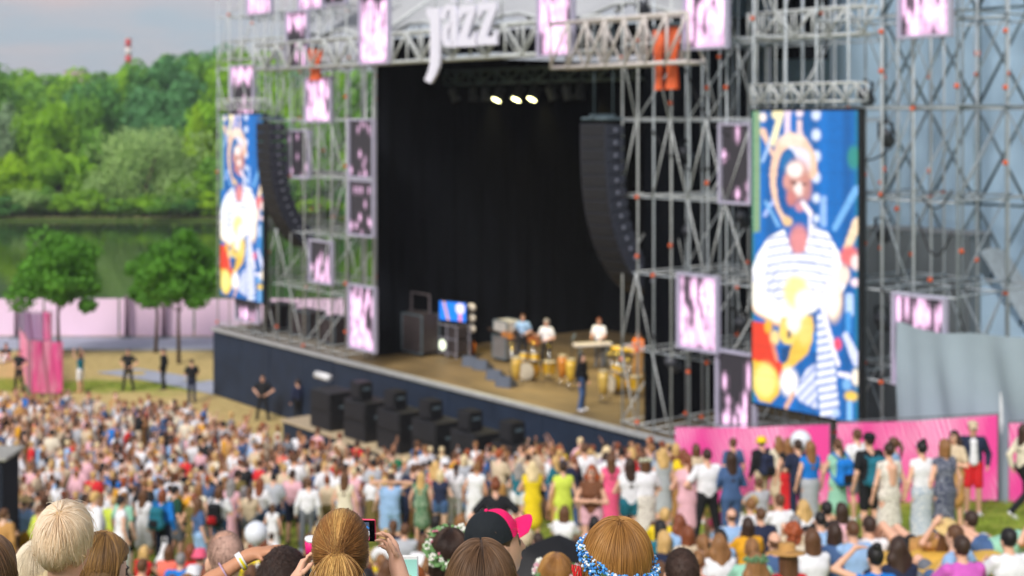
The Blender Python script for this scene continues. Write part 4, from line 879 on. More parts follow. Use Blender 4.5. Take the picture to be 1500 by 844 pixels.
# chimney and far building
t = thing('chimney', 'red and white striped factory chimney far beyond the wood', 'chimney', (W(188, 100, 640).x, 640, 0)); zt = W(188, 57, 640).z; z0 = 0.0
REDP = M('chimney_red', (205, 60, 62), .7); WHP = M('chimney_white', (226, 214, 212), .7)
zz = [0, zt - 20.0, zt - 15.6, zt - 11.2, zt - 7.6, zt - 3.9, zt]
for k in range(len(zz) - 1): MB().lathe([(1.75 - .012 * (zz[k] - 10), zz[k]), (1.75 - .012 * (zz[k + 1] - 10), zz[k + 1])], n=16).build('band', (REDP if k % 2 else WHP), t, smooth=True)
MB().lathe([(1.6, zt), (1.6, zt + .5), (1.1, zt + .5)], n=16).build('rim', WHP, t)
for (x, wpx, top, lab) in ((112, 26, 106, 'pale pink block of flats peeping over the wood, left of chimney'), (240, 20, 102, 'pale reddish block of flats peeping over the wood, right of chimney')):
    p = W(x, top, 520); wd = wpx * 520 / FPX; t = thing('far_building', lab, 'building', (p.x, 520, 6)); h = p.z - 6
    MB().box((0, 0, h / 2), (wd, 8, h)).build('wall', M('pale_pink_render', (214, 184, 176), .8), t); MB().box((0, 0, h + .2), (wd + .4, 8.4, .4)).build('roof', M('flat_roof', (150, 140, 138)), t)
    for r_ in range(6):
        for c_ in range(5): MB().box((-wd / 2 + (c_ + .5) * wd / 5, -4.01, h - 1.4 - 2.6 * r_), (.8, .06, 1.2)).build('window', M('dark_window', (70, 80, 95), .2), t)
# ================================================================== people
def smin(a, b, k):
    h = np.clip(.5 + .5 * (a - b) / k, 0, 1); return a * (1 - h) + b * h - k * h * (1 - h)   # a where b is larger
class Prim:
    __slots__ = ('a', 'b', 'ra', 'rb', 'm', 'k', 'sy', 'kind', 'rot')
    def __init__(s, a, b, ra, rb, m, k=.025, sy=1.0, kind=0, rot=None):
        s.a = np.asarray(a, float); s.b = np.asarray(b, float); s.ra = ra; s.rb = rb; s.m = m; s.k = k; s.sy = sy; s.kind = kind; s.rot = rot
    def d(s, P):
        if s.kind == 1:   # ellipsoid, b = radii
            q = P - s.a
            if s.rot is not None: q = q @ s.rot
            k0 = np.linalg.norm(q / s.b, axis=-1); k1 = np.linalg.norm(q / (s.b ** 2), axis=-1) + 1e-9; return k0 * (k0 - 1) / k1
        ba = s.b - s.a; q = P - s.a
        if s.sy != 1: q = q * np.array([1, 1 / s.sy, 1]); ba = ba * np.array([1, 1 / s.sy, 1])
        t = np.clip((q @ ba) / (ba @ ba + 1e-12), 0, 1); dd = np.linalg.norm(q - t[..., None] * ba, axis=-1) - (s.ra + (s.rb - s.ra) * t)
        return dd * min(1, s.sy) if s.sy != 1 else dd
    def box(s):
        if s.kind == 1: r = s.b.max(); return s.a - r, s.a + r
        r = max(s.ra, s.rb); return np.minimum(s.a, s.b) - r, np.maximum(s.a, s.b) + r
def snets(D, org, h):
    I = D < 0; nx, ny, nz = D.shape; acc = np.zeros((nx - 1, ny - 1, nz - 1, 3), np.float32); cnt = np.zeros((nx - 1, ny - 1, nz - 1), np.float32)
    def sl(o): return tuple(slice(o[i], D.shape[i] - 1 + o[i]) for i in range(3))
    for ax in range(3):
        o1, o2 = [i for i in range(3) if i != ax]
        for p in (0, 1):
            for q in (0, 1):
                c0 = [0, 0, 0]; c0[o1] = p; c0[o2] = q; c1 = list(c0); c1[ax] = 1
                d0, d1 = D[sl(c0)], D[sl(c1)]; cr = (d0 < 0) != (d1 < 0)
                t = np.where(cr, d0 / np.where(cr, d0 - d1, 1), 0)
                for i in range(3): acc[..., i] += np.where(cr, t if i == ax else c0[i], 0)
                cnt += cr
    act = cnt > 0; idx = np.full(act.shape, -1, np.int64); idx[act] = np.arange(act.sum())
    cells = np.argwhere(act); V = np.asarray(org) + h * (cells + acc[act] / cnt[act][:, None])
    Fs = []
    for ax in range(3):
        o1, o2 = [(1, 2), (2, 0), (0, 1)][ax]
        s0 = [slice(1, -1)] * 3; s1 = [slice(1, -1)] * 3; s0[ax] = slice(0, -1); s1[ax] = slice(1, None)
        a, b = I[tuple(s0)], I[tuple(s1)]; e = np.argwhere(a != b)
        if not len(e): continue
        ins = a[tuple(e.T)]; base = e.copy(); base[:, o1] += 1; base[:, o2] += 1
        def cell(d1, d2): c = base.copy(); c[:, o1] -= d1; c[:, o2] -= d2; return idx[tuple(c.T)]
        q = np.stack([cell(1, 1), cell(0, 1), cell(0, 0), cell(1, 0)], 1); q[~ins] = q[~ins][:, ::-1]; Fs.append(q)
    return V, np.concatenate(Fs)
def solidify(prims, h, cut=None):
    lo = np.min([p.box()[0] for p in prims], 0) - 3 * h; hi = np.max([p.box()[1] for p in prims], 0) + 3 * h
    n = np.ceil((hi - lo) / h).astype(int) + 1; D = np.full(n, .3, np.float32)
    ax = [lo[i] + h * np.arange(n[i]) for i in range(3)]
    for p in prims:
        a, b = p.box(); mg = .05 + 2 * h; i0 = np.maximum(0, np.floor((a - mg - lo) / h).astype(int)); i1 = np.minimum(n, np.ceil((b + mg - lo) / h).astype(int) + 1)
        G = np.stack(np.meshgrid(*[ax[i][i0[i]:i1[i]] for i in range(3)], indexing='ij'), -1)
        s = tuple(slice(i0[i], i1[i]) for i in range(3)); D[s] = smin(D[s], p.d(G), p.k)
    if cut is not None:
        G = np.stack(np.meshgrid(*ax, indexing='ij'), -1); D = np.maximum(D, cut(G))
    return snets(D, lo, h)
def regions(prims, P):
    best = np.full(len(P), 9.0); m = np.zeros(len(P), int)
    for p in prims:
        a, b = p.box(); s = np.all((P > a - .06) & (P < b + .06), 1)
        if not s.any(): continue
        d = p.d(P[s]) - (.004 if p.m in (4, 5) else 0); ii = np.where(s)[0]; k = d < best[ii]; best[ii[k]] = d[k]; m[ii[k]] = p.m
    return m
def V3(*a): return np.array(a, float)
def unit(v): return v / (np.linalg.norm(v) + 1e-9)
def rotv(v, ax, a): ax = unit(ax); return v * math.cos(a) + np.cross(ax, v) * math.sin(a) + ax * (ax @ v) * (1 - math.cos(a))
def hand(w, f, nrm, sd, curl=.35, s=1.0, spread=.12, m=0, thumb=.5):
    """palm, four unequal jointed fingers and a thumb; f = direction of the hand, nrm = out of the palm, sd = thumb side sign"""
    f = unit(f); nrm = unit(nrm - f * (nrm @ f)); t = np.cross(f, nrm) * sd; P = []
    for q, r in ((.028, .0165), (.004, .0175), (-.022, .0155)): P.append(Prim(w + f * .012 * s + t * q * .6 * s, w + f * .085 * s + t * q * s, r * s * .9, r * s * .8, m, .014))
    P.append(Prim(w - f * .02 * s, w + f * .03 * s, .024 * s, .024 * s, m, .02))
    for i, (o, L, a) in enumerate(((.033, .072, 1), (.0115, .080, .35), (-.0105, .075, -.35), (-.031, .060, -1.1))):
        p = w + f * (.088 - .006 * abs(i - 1.2)) * s + t * o * s; d = rotv(f, nrm, a * spread * sd * -1) if False else unit(f + t * a * spread); r = (.0088, .009, .0086, .0076)[i] * s
        c = curl * (1 + .12 * i); side = np.cross(d, nrm)
        for fr, rr in ((.45, .94), (.30, .88), (.25, .78)):
            d = rotv(d, side, c if fr < .45 else c * .75); q = p + d * L * fr * s; P.append(Prim(p, q, r, r * rr, m, .004)); p = q; r *= rr
    p = w + f * .026 * s + t * .026 * s; d = unit(t * .75 + f * .62 + nrm * (.25 + thumb * .5))
    for L, rr in ((.042, .9), (.032, .85), (.024, .75)): q = p + d * L * s; P.append(Prim(p, q, .0115 * rr * s, .0105 * rr * s, m, .006)); p = q; d = unit(d + f * .25 + nrm * .12 * thumb)
    return P
def head_prims(c, R3, s=1.0, beard=False):
    """skull, jaw, nose, lips, brows, eyes, ears; face looks along R3's y axis"""
    T = lambda x, y, z: c + R3 @ (V3(x, y, z) * s); P = []
    P.append(Prim(T(0, -.012, .025), V3(.074, .094, .098) * s, 0, 0, 0, .02, kind=1, rot=R3)); P.append(Prim(T(0, .028, -.03), V3(.062, .072, .086) * s, 0, 0, 0, .03, kind=1, rot=R3))
    P.append(Prim(T(0, .062, -.088), T(0, .05, -.08), .026 * s, .03 * s, 0, .03))
    P.append(Prim(T(0, .094, .012), T(0, .117, -.026), .008 * s, .0125 * s, 0, .012)); P.append(Prim(T(-.013, .104, -.028), T(.013, .104, -.028), .0075 * s, .0075 * s, 0, .008))
    P.append(Prim(T(-.018, .094, -.06), T(.018, .094, -.06), .0072 * s, .0072 * s, 5, .006))
    for e in (-1, 1):
        P.append(Prim(T(e * .031, .084, .008), V3(.0135, .008, .008) * s, 0, 0, 4, .003, kind=1, rot=R3)); P.append(Prim(T(e * .018, .093, .03), T(e * .045, .083, .032), .0055 * s, .0045 * s, 4, .005))
        P.append(Prim(T(e * .076, -.012, -.012), V3(.011, .02, .032) * s, 0, 0, 0, .008, kind=1, rot=R3)); P.append(Prim(T(e * .082, -.022, .008), T(e * .079, -.018, -.03), .007 * s, .006 * s, 0, .006))
    return P
def rotm(yaw=0, pitch=0, roll=0):
    cy, sy, cp, sp, cr, sr = math.cos(yaw), math.sin(yaw), math.cos(pitch), math.sin(pitch), math.cos(roll), math.sin(roll)
    return np.array([[cy, -sy, 0], [sy, cy, 0], [0, 0, 1]]) @ np.array([[1, 0, 0], [0, cp, -sp], [0, sp, cp]]) @ np.array([[cr, 0, sr], [0, 1, 0], [-sr, 0, cr]])
def body(sex='m', top='tee', bottom='shorts', pelvis=(0, 0, .95), chest=(0, .01, 1.30), neck=(0, -.005, 1.47), head=(0, .022, 1.622), hyaw=0, hpitch=0,
         el=None, wr=None, kn=None, an=None, foot=((-.12, 1, 0), (.12, 1, 0)), hands=None, legs=True, fat=1.0, curl=.45, extra=()):
    """prims of one figure, all in metres, facing +y, feet at z=0. lists are (left, right)"""
    M_ = sex == 'm'; pel, ch, nk, hd = (np.array(v, float) for v in (pelvis, chest, neck, head)); P = []
    TOP = 0 if top == 'none' else 1; BOT = 1 if bottom == 'dress' else 2
    up = unit(ch - pel); fwd = V3(0, 1, 0); fwd = unit(fwd - up * (fwd @ up)); rt = V3(1, 0, 0)
    sw = .175 if M_ else .15; cl = .022 if top in ('tee', 'long') else .008
    sh = [ch + rt * (-sw) + up * .115, ch + rt * sw + up * .115]
    el = el or [(-.255, -.03, 1.13), (.255, -.03, 1.13)]; wr = wr or [(-.27, .05, .89), (.27, .05, .89)]
    hipw = .085 if M_ else .092; hr = (.118 if M_ else .124) * fat
    P.append(Prim(pel + rt * -.07, pel + rt * .07, hr, hr, BOT, .04, .86)); wst = pel + (ch - pel) * .45
    wr_ = (.118 if M_ else .098) * fat
    P.append(Prim(wst + rt * -.045, wst + rt * .045, wr_ + cl * .4, wr_ + cl * .4, TOP, .06, .82)); P.append(Prim(pel + up * .05, wst, hr + .01, wr_ + .02, TOP, .05, .85))
    P.append(Prim(ch + rt * -.075 - fwd * .005, ch + rt * .075 - fwd * .005, (.125 if M_ else .112) + cl * .3, (.125 if M_ else .112) + cl * .3, TOP, .05, .82)); P.append(Prim(wst, ch, wr_ + .035, .15, TOP, .05, .78))
    P.append(Prim(sh[0] * .72 + sh[1] * .28, sh[0] * .28 + sh[1] * .72, .062 + cl * .4, .062 + cl * .4, TOP if top != 'strap' else 0, .05))
    if not M_:
        for s in (-1, 1): P.append(Prim(ch + rt * s * .06 + fwd * .085 - up * .02, V3(.056, .05, .056), 0, 0, TOP, .03, kind=1))
    P.append(Prim(nk - up * .07, nk + (hd - nk) * .45, .060 if M_ else .050, .052 if M_ else .045, 0, .03))
    R3 = rotm(hyaw, hpitch); P += head_prims(hd, R3, 1.0 if M_ else .96)
    for i, s in enumerate((-1, 1)):
        e, w_ = np.array(el[i], float), np.array(wr[i], float); S_ = sh[i]; ur = .05 if M_ else .041; fr = .04 if M_ else .033
        sm = TOP if top in ('tee', 'long') else 0
        P.append(Prim(S_, S_ + (e - S_) * .12, ur + .014, ur + .008, TOP if top in ('tee', 'long', 'tank') else 0, .04))
        if top == 'tee': P.append(Prim(S_, S_ + (e - S_) * .62, ur + cl, ur + cl * .95, 1, .012)); P.append(Prim(S_ + (e - S_) * .4, e, ur * .9, fr * 1.02, 0, .01))
        elif top == 'long': P.append(Prim(S_, e, ur + cl, fr + cl, 1, .02))
        else: P.append(Prim(S_, e, ur, fr * 1.03, 0, .02))
        mid = e + (w_ - e) * .35
        if top == 'long': P.append(Prim(e, e + (w_ - e) * .92, fr + cl, .034 + cl * .5, 1, .015)); P.append(Prim(e + (w_ - e) * .7, w_, .028, .026, 0, .01))
        else: P.append(Prim(e, mid, fr, fr * 1.02, 0, .02)); P.append(Prim(mid, w_, fr * 1.0, .025 if M_ else .022, 0, .015))
        if hands and hands[i]: P += hand(w_, np.array(hands[i][0], float), np.array(hands[i][1], float), hands[i][2], hands[i][3] if len(hands[i]) > 3 else curl, 1.0 if M_ else .92)
        else: P += hand(w_, unit(w_ - e) + V3(0, .1, -.1), V3(-s, .25, .1), s, curl, 1.0 if M_ else .92)
    kn = kn or [(-.1, .03, .5), (.1, .03, .5)]; an = an or [(-.11, -.01, .085), (.11, -.01, .085)]
    for i, s in enumerate((-1, 1)):
        k, a = np.array(kn[i], float), np.array(an[i], float); hp = pel + rt * s * hipw - up * .02; th = (.083 if M_ else .086) * fat; kr = .055 if M_ else .05; c2 = .012
        if bottom == 'trousers': P.append(Prim(hp, k, th + c2, kr + c2, 2, .03)); P.append(Prim(k, a + V3(0, 0, .0), kr + c2, .044 + c2, 2, .02))
        elif bottom == 'shorts': P.append(Prim(hp, hp + (k - hp) * .78, th + c2, kr + .034, 2, .03)); P.append(Prim(hp + (k - hp) * .55, k, kr + .012, kr, 0, .008))
        elif bottom == 'short_shorts': P.append(Prim(hp, hp + (k - hp) * .3, th + c2, th + c2, 2, .03)); P.append(Prim(hp + (k - hp) * .2, k, th - .004, kr, 0, .012))
        else: P.append(Prim(hp, k, th - .004, kr, 0, .02))
        if bottom != 'trousers': cf = k + (a - k) * .33 + unit(np.cross(k - a, rt)) * -.012; P.append(Prim(k, cf, kr, .056 if M_ else .052, 0, .02)); P.append(Prim(cf, a, .056 if M_ else .052, .036, 0, .02))
        fd = unit(np.array(foot[i], float)); P.append(Prim(a - fd * .035 - V3(0, 0, .04), a + fd * .13 - V3(0, 0, .052), .042, .032, 3, .02)); P.append(Prim(a + V3(0, 0, .02), a - V3(0, 0, .03), .04, .045, 3 if bottom == 'trousers' else 0, .02)); P.append(Prim(a + fd * .09 - V3(0, 0, .05), a + fd * .16 - V3(0, 0, .056), .036, .028, 3, .02, ))
    if bottom in ('skirt', 'dress', 'long_skirt'):
        kc = (np.array(kn[0], float) + np.array(kn[1], float)) / 2
        if bottom == 'long_skirt': ac = (np.array(an[0], float) + np.array(an[1], float)) / 2; P.append(Prim(pel, kc, hr + .04, .17, BOT, .03, .85)); P.append(Prim(kc, ac + V3(0, 0, .08), .17, .19, BOT, .03, .9))
        else: q = pel + (kc - pel) * .92; P.append(Prim(pel + up * .06, q, hr + .015, .205, BOT, .03, .85))
    return P + [Prim(*e) for e in extra]
BODY = {}
def defbody(name, headpos, R3=None, h=.0125, **kw):
    P = body(**kw); BODY[name] = dict(prims=P, head=np.array(kw.get('head', (0, .022, 1.622)), float), yaw=kw.get('hyaw', 0), pitch=kw.get('hpitch', 0), sex=kw.get('sex', 'm'), h=h, top=headpos)
SLOT0 = [M('slot_' + s, (120, 120, 120)) for s in ('skin', 'top', 'bottom', 'shoes', 'eyes', 'lips', 'inner')]
def get_body(name, h=None):
    B = BODY[name]; h = h or B['h']; key = 'me%g' % h
    if key not in B:
        V, F = solidify(B['prims'], h); C = V[F].mean(1); m = regions(B['prims'], C); B[key] = mesh_np('person_' + name, V, F, SLOT0, m, True); B['VF%g' % h] = (V, F, m)
    return B[key]
AKIMBO = dict(el=[(-.40, -.08, 1.17), (.40, -.08, 1.17)], wr=[(-.19, .06, 1.02), (.19, .06, 1.02)])
FOLD = dict(el=[(-.27, .06, 1.14), (.27, .06, 1.14)], wr=[(.06, .22, 1.17), (-.07, .25, 1.2)])
PHONE = dict(el=[(-.25, .12, 1.2), (.25, .12, 1.2)], wr=[(-.07, .34, 1.36), (.07, .34, 1.36)])
UP = dict(el=[(-.33, .10, 1.60), (.33, .10, 1.60)], wr=[(-.22, .18, 1.84), (.22, .18, 1.84)])
BEHIND = dict(el=[(-.42, -.02, 1.56), (.42, -.02, 1.56)], wr=[(-.12, -.10, 1.60), (.12, -.10, 1.60)])
ONEUP = dict(el=[(-.25, -.03, 1.13), (.34, .1, 1.5)], wr=[(-.2, .15, .98), (.12, .12, 1.66)])
WIDE = dict(kn=[(-.17, .03, .49), (.17, .03, .49)], an=[(-.24, -.01, .085), (.24, -.01, .085)])
SHIFT = dict(kn=[(-.09, .02, .5), (.13, .09, .5)], an=[(-.10, -.02, .085), (.17, .02, .085)])
defbody('man_shorts', 1.73, sex='m', bottom='shorts', **SHIFT)
defbody('man_trousers', 1.73, sex='m', bottom='trousers', **FOLD)
defbody('man_akimbo', 1.73, sex='m', bottom='trousers', **AKIMBO, **WIDE)
defbody('man_phone', 1.73, sex='m', bottom='shorts', **PHONE)
defbody('man_behind', 1.73, sex='m', top='tank', bottom='shorts', **BEHIND, **SHIFT)
defbody('man_long', 1.73, sex='m', top='long', bottom='trousers', **SHIFT)
defbody('man_jacket', 1.73, sex='m', top='long', bottom='shorts', el=[(-.29, -.05, 1.14), (.29, -.05, 1.14)], wr=[(-.25, .09, .96), (.25, .09, .96)], extra=[((0, .10, 1.40), (0, .115, 1.02), .05, .065, 6, .012)])
defbody('woman_dress', 1.72, sex='f', top='tank', bottom='dress', **SHIFT)
defbody('woman_backless', 1.72, sex='f', top='tank', bottom='dress', extra=[((0, -.075, 1.38), (0, -.072, 1.16), .078, .055, 0, .012)], **SHIFT)
defbody('woman_dress_fold', 1.72, sex='f', top='tank', bottom='dress', **FOLD)
defbody('woman_trousers', 1.72, sex='f', top='tee', bottom='trousers', **SHIFT)
defbody('woman_shorts', 1.72, sex='f', top='tank', bottom='short_shorts', **FOLD)
defbody('woman_skirt', 1.72, sex='f', top='tee', bottom='skirt', **FOLD)
defbody('woman_long', 1.72, sex='f', top='tank', bottom='long_skirt')
defbody('woman_phone', 1.72, sex='f', top='tee', bottom='trousers', **PHONE)
defbody('woman_up', 1.72, sex='f', top='tank', bottom='shorts', **UP)
defbody('woman_akimbo', 1.72, sex='f', top='tee', bottom='trousers', **AKIMBO)
defbody('woman_sleeve', 1.72, sex='f', top='long', bottom='trousers', **FOLD)
defbody('woman_walk', 1.72, sex='f', top='long', bottom='trousers', el=[(-.22, -.14, 1.15), (.22, .08, 1.14)], wr=[(-.2, -.1, .93), (.18, .26, 1.02)], kn=[(-.08, .22, .52), (.08, -.02, .48)], an=[(-.08, .34, .1), (.08, -.36, .2)], foot=((0, 1, .1), (0, .8, -.6)))
SIT = dict(pelvis=(0, 0, .13), chest=(0, .03, .47), neck=(0, .055, .64), head=(0, .09, .79), kn=[(-.17, .44, .40), (.17, .44, .40)], an=[(-.12, .62, .085), (.12, .62, .085)])
SITB = dict(pelvis=(0, 0, .13), chest=(0, -.13, .46), neck=(0, -.14, .64), head=(0, -.12, .79), kn=[(-.16, .46, .32), (.16, .46, .36)], an=[(-.14, .78, .085), (.14, .72, .085)])
LIE = dict(pelvis=(0, 0, .22), chest=(0, -.32, .36), neck=(0, -.44, .46), head=(0, -.54, .58), hpitch=.5, kn=[(-.14, .38, .44), (.14, .42, .36)], an=[(-.14, .72, .12), (.14, .8, .12)])
defbody('man_sit', .9, sex='m', bottom='trousers', el=[(-.28, .2, .40), (.28, .2, .40)], wr=[(-.10, .42, .44), (.10, .42, .44)], **SIT)
defbody('woman_sit', .9, sex='f', top='tank', bottom='trousers', el=[(-.25, .2, .38), (.25, .2, .38)], wr=[(-.08, .42, .44), (.08, .42, .44)], **SIT)
defbody('woman_sit_tee', .9, sex='f', top='tee', bottom='short_shorts', el=[(-.25, .18, .38), (.25, .18, .38)], wr=[(-.08, .40, .44), (.08, .40, .44)], **SIT)
defbody('man_sit_back', .9, sex='m', bottom='shorts', el=[(-.30, -.24, .34), (.30, -.24, .34)], wr=[(-.32, -.30, .05), (.32, -.30, .05)], hands=[((-.3, -1, 0), (0, 0, -1), -1, .05), ((.3, -1, 0), (0, 0, -1), 1, .05)], **SITB)
defbody('woman_hand', .9, sex='f', top='tank', bottom='trousers', el=[(-.38, .2, .66), (.25, .2, .38)], wr=[(-.14, .22, .86), (.08, .42, .44)], hands=[((1, .1, 0), (0, 0, -1), 1, .15), None], **SIT)
defbody('man_lounge', .68, sex='m', bottom='shorts', el=[(-.3, -.45, .44), (.3, -.2, .24)], wr=[(-.14, -.56, .62), (.28, .04, .26)], **LIE)
defbody('woman_lounge', .68, sex='f', top='tank', bottom='short_shorts', el=[(-.3, -.45, .46), (.26, -.2, .26)], wr=[(-.16, -.52, .70), (.22, .04, .28)], **LIE)
defbody('man_guitar', 1.73, sex='m', top='tee', bottom='trousers', el=[(-.3, .02, 1.12), (.3, .02, 1.14)], wr=[(-.05, .25, 1.04), (.36, .24, 1.22)], **SHIFT)
defbody('man_play', 1.73, sex='m', top='tee', bottom='trousers', el=[(-.26, .08, 1.12), (.26, .08, 1.12)], wr=[(-.18, .36, 1.06), (.18, .36, 1.06)])

# hair and headgear: meshes around the head's own origin, face along +y
HAIR = {}
def hairmesh(name, prims, cut=None, h=.012, mats=None):
    V, F = solidify(prims, h, cut); me = mesh_np('hair_' + name, V, F, [SLOT0[1]], None, True); HAIR[name] = me; HAIR[name + '_VF'] = (V, F)
E_ = lambda c, r, k=.02: Prim(c, r, 0, 0, 0, k, kind=1)
facecut = lambda G: np.minimum(np.minimum(G[..., 1] - (.035 + .25 * np.maximum(0, G[..., 2] - .02)), .062 - G[..., 2]), .2)
shortcut_ = lambda G: np.maximum(facecut(G), np.minimum(-.03 - G[..., 2], G[..., 1] + .03))
cap_ = [E_((0, -.016, .03), (.083, .103, .108))]
hairmesh('short', cap_ + [E_((.01, -.02, .07), (.075, .09, .075))], lambda G: np.maximum(facecut(G), (-.045 - G[..., 2]) * 1.0 + .0 * G[..., 1]))
hairmesh('crop', [E_((0, -.015, .028), (.079, .1, .103))], lambda G: np.maximum(facecut(G), -.04 - G[..., 2]))
lf = lambda G: np.minimum(np.minimum(G[..., 1] - .03, .055 - G[..., 2]), .2)
hairmesh('bob', cap_ + [Prim((-.05, -.03, -.02), (-.062, -.02, -.12), .05, .045, 0, .04), Prim((.05, -.03, -.02), (.062, -.02, -.12), .05, .045, 0, .04), Prim((0, -.06, 0), (0, -.06, -.11), .06, .06, 0, .05)], lf)
hairmesh('long', cap_ + [Prim((-.045, -.04, -.02), (-.06, -.07, -.34), .055, .04, 0, .05), Prim((.045, -.04, -.02), (.06, -.07, -.33), .055, .04, 0, .05), Prim((0, -.06, 0), (0, -.105, -.38), .065, .05, 0, .06, .7)], lf)
hairmesh('wavy', cap_ + [Prim((s * .05, -.04, -.01), (s * .09, -.05, -.10), .055, .055, 0, .04) for s in (-1, 1)] + [Prim((s * .09, -.05, -.1), (s * .075, -.09, -.28), .055, .035, 0, .03) for s in (-1, 1)] + [Prim((0, -.06, 0), (0, -.12, -.24), .07, .06, 0, .05, .7)], lf)
hairmesh('ponytail', cap_ + [E_((0, -.118, .04), (.026, .03, .03)), Prim((0, -.13, .04), (.01, -.155, -.06), .024, .034, 0, .02), Prim((.01, -.155, -.06), (.0, -.14, -.25), .034, .012, 0, .02)], lambda G: np.maximum(facecut(G), np.minimum(-.06 - G[..., 2], G[..., 1] + .1)))
hairmesh('bun', cap_ + [E_((0, -.06, .135), (.048, .048, .04), .012)], lambda G: np.maximum(facecut(G), np.minimum(-.06 - G[..., 2], G[..., 1] + .2)))
g = np.random.default_rng(3); cur = []
for k in range(70):
    d = g.normal(size=3); d /= np.linalg.norm(d)
    if d[1] > .45 and d[2] < .5: continue
    cur.append(E_(d * V3(.085, .1, .1) + V3(0, -.02, .03 - (.05 if d[2] < -.2 else 0)), V3(1, 1, 1) * g.uniform(.025, .04), .012))
hairmesh('curly', cap_ + cur, lf)
hairmesh('bald', [E_((0, -.012, .02), (.0765, .0965, .094))], lambda G: np.maximum(np.maximum(facecut(G), -.05 - G[..., 2]), G[..., 2] - .045 + 0 * G[..., 1]))
def lathe_hat(name, prof, n=28, dz=0, tilt=-.12, sy=1.12):
    b = MB(); b.lathe(prof, (0, -.01, dz), n, None); q = Matrix.Rotation(tilt, 3, 'X'); b.v = [tuple(q @ Vector((p[0], p[1] * sy, p[2]))) for p in b.v]
    HAIR[name] = b.mesh('hat_' + name, SLOT0[1], True)
lathe_hat('straw_hat', [(.19, .052), (.19, .058), (.13, .066), (.093, .07), (.09, .125), (.078, .155), (.03, .16), (.001, .158)])
lathe_hat('bucket_hat', [(.135, .02), (.137, .024), (.1, .075), (.093, .12), (.075, .143), (.001, .148)])
b = MB(); b.lathe([(.092, .045), (.094, .08), (.085, .115), (.055, .14), (.001, .148)], (0, -.015, 0), 26)
b.v = [(p[0], p[1] * 1.12, p[2]) for p in b.v]
b.sheet(lambda a, c: Vector(((a - .5) * .15 * (1 - .25 * c * c), .07 + .105 * c * (1 - (2 * a - 1) ** 2 * .35), .062 - .018 * (2 * a - 1) ** 2 - .02 * c)), 8, 4); b.sheet(lambda a, c: Vector(((a - .5) * .15 * (1 - .25 * c * c), .07 + .105 * c * (1 - (2 * a - 1) ** 2 * .35), .056 - .018 * (2 * a - 1) ** 2 - .02 * c)), 8, 4)
HAIR['cap'] = b.mesh('hat_cap', SLOT0[1], True)
b = MB(); fl = MB(); g3 = random.Random(4)
for k in range(46):
    a = k / 46 * 6.283; c = Vector((.098 * math.cos(a), -.012 + .115 * math.sin(a), .06 - .03 * math.sin(a)))
    for q in range(3): fl.ball(c + Vector((g3.gauss(0, .012), g3.gauss(0, .012), g3.gauss(0, .014))), .013, 6, 4)
HAIR['wreath'] = fl.mesh('wreath', SLOT0[1], True)

# colours -----------------------------------------------------------
SKINS = [M('skin_light', (226, 176, 150), .55, .06, 9), M('skin_tan', (204, 146, 112), .55, .06, 9), M('skin_pale', (234, 192, 172), .55, .06, 9)]
CLOTH = {k: M('cloth_' + k.replace(' ', '_'), c, .85, .1, 11, bump=.25) for k, c in dict(white=(232, 232, 238), cream=(226, 216, 194), pale_grey=(176, 180, 188), black=(24, 25, 30), navy=(32, 40, 68), denim=(68, 96, 140), light_blue=(150, 184, 226), bright_blue=(20, 120, 210), red=(214, 36, 44), pink=(236, 92, 138), pale_pink=(228, 178, 190), coral=(240, 116, 98), yellow=(236, 206, 32), mustard=(222, 160, 34), lime=(206, 222, 84), green=(24, 110, 74), dark_green=(20, 68, 52), teal=(30, 110, 130), mint=(150, 204, 180), olive=(112, 98, 52), tan=(190, 142, 82), brown=(112, 70, 46), purple=(120, 70, 130), lilac=(190, 176, 216), magenta=(206, 96, 190), grey=(108, 112, 122), beige=(208, 188, 160), orange=(236, 120, 30)).items()}
CLOTH = {k.replace('_', ' '): v for k, v in CLOTH.items()}
def patterned(name, a, bcol, scale):
    m = M('cloth_' + name, a, .85, .1, 8); n = m.node_tree.nodes; l = m.node_tree.links; v = n.new('ShaderNodeTexVoronoi'); v.inputs['Scale'].default_value = scale; co = n.new('ShaderNodeTexCoord'); l.new(co.outputs['Object'], v.inputs['Vector'])
    r = n.new('ShaderNodeValToRGB'); r.color_ramp.elements[0].position = .3; r.color_ramp.elements[0].color = lin(a) + (1,); r.color_ramp.elements[1].position = .42; r.color_ramp.elements[1].color = lin(bcol) + (1,); l.new(v.outputs['Distance'], r.inputs[0]); l.new(r.outputs[0], n['Principled BSDF'].inputs['Base Color']); return m
CLOTH['patterned navy'] = patterned('patterned_navy', (196, 200, 214), (50, 56, 84), 45); CLOTH['patterned pale blue'] = patterned('patterned_pale', (120, 150, 180), (206, 210, 216), 26); CLOTH['floral cream'] = patterned('floral', (170, 160, 150), (226, 220, 210), 22)
def striped(name, a, bcol, sc):
    m = M('cloth_' + name, a, .85, .1, 8); n = m.node_tree.nodes; l = m.node_tree.links; v = n.new('ShaderNodeTexWave'); v.bands_direction = 'Z'; v.inputs['Scale'].default_value = sc; co = n.new('ShaderNodeTexCoord'); l.new(co.outputs['Object'], v.inputs['Vector'])
    r = n.new('ShaderNodeValToRGB'); r.color_ramp.elements[0].position = .45; r.color_ramp.elements[0].color = lin(a) + (1,); r.color_ramp.elements[1].position = .55; r.color_ramp.elements[1].color = lin(bcol) + (1,); l.new(v.outputs['Fac'], r.inputs[0]); l.new(r.outputs[0], n['Principled BSDF'].inputs['Base Color']); return m
CLOTH['striped blue and white'] = striped('striped_blue', (230, 232, 238), (70, 96, 150), 8); CLOTH['striped red and white'] = striped('striped_red', (232, 228, 226), (190, 60, 60), 7)
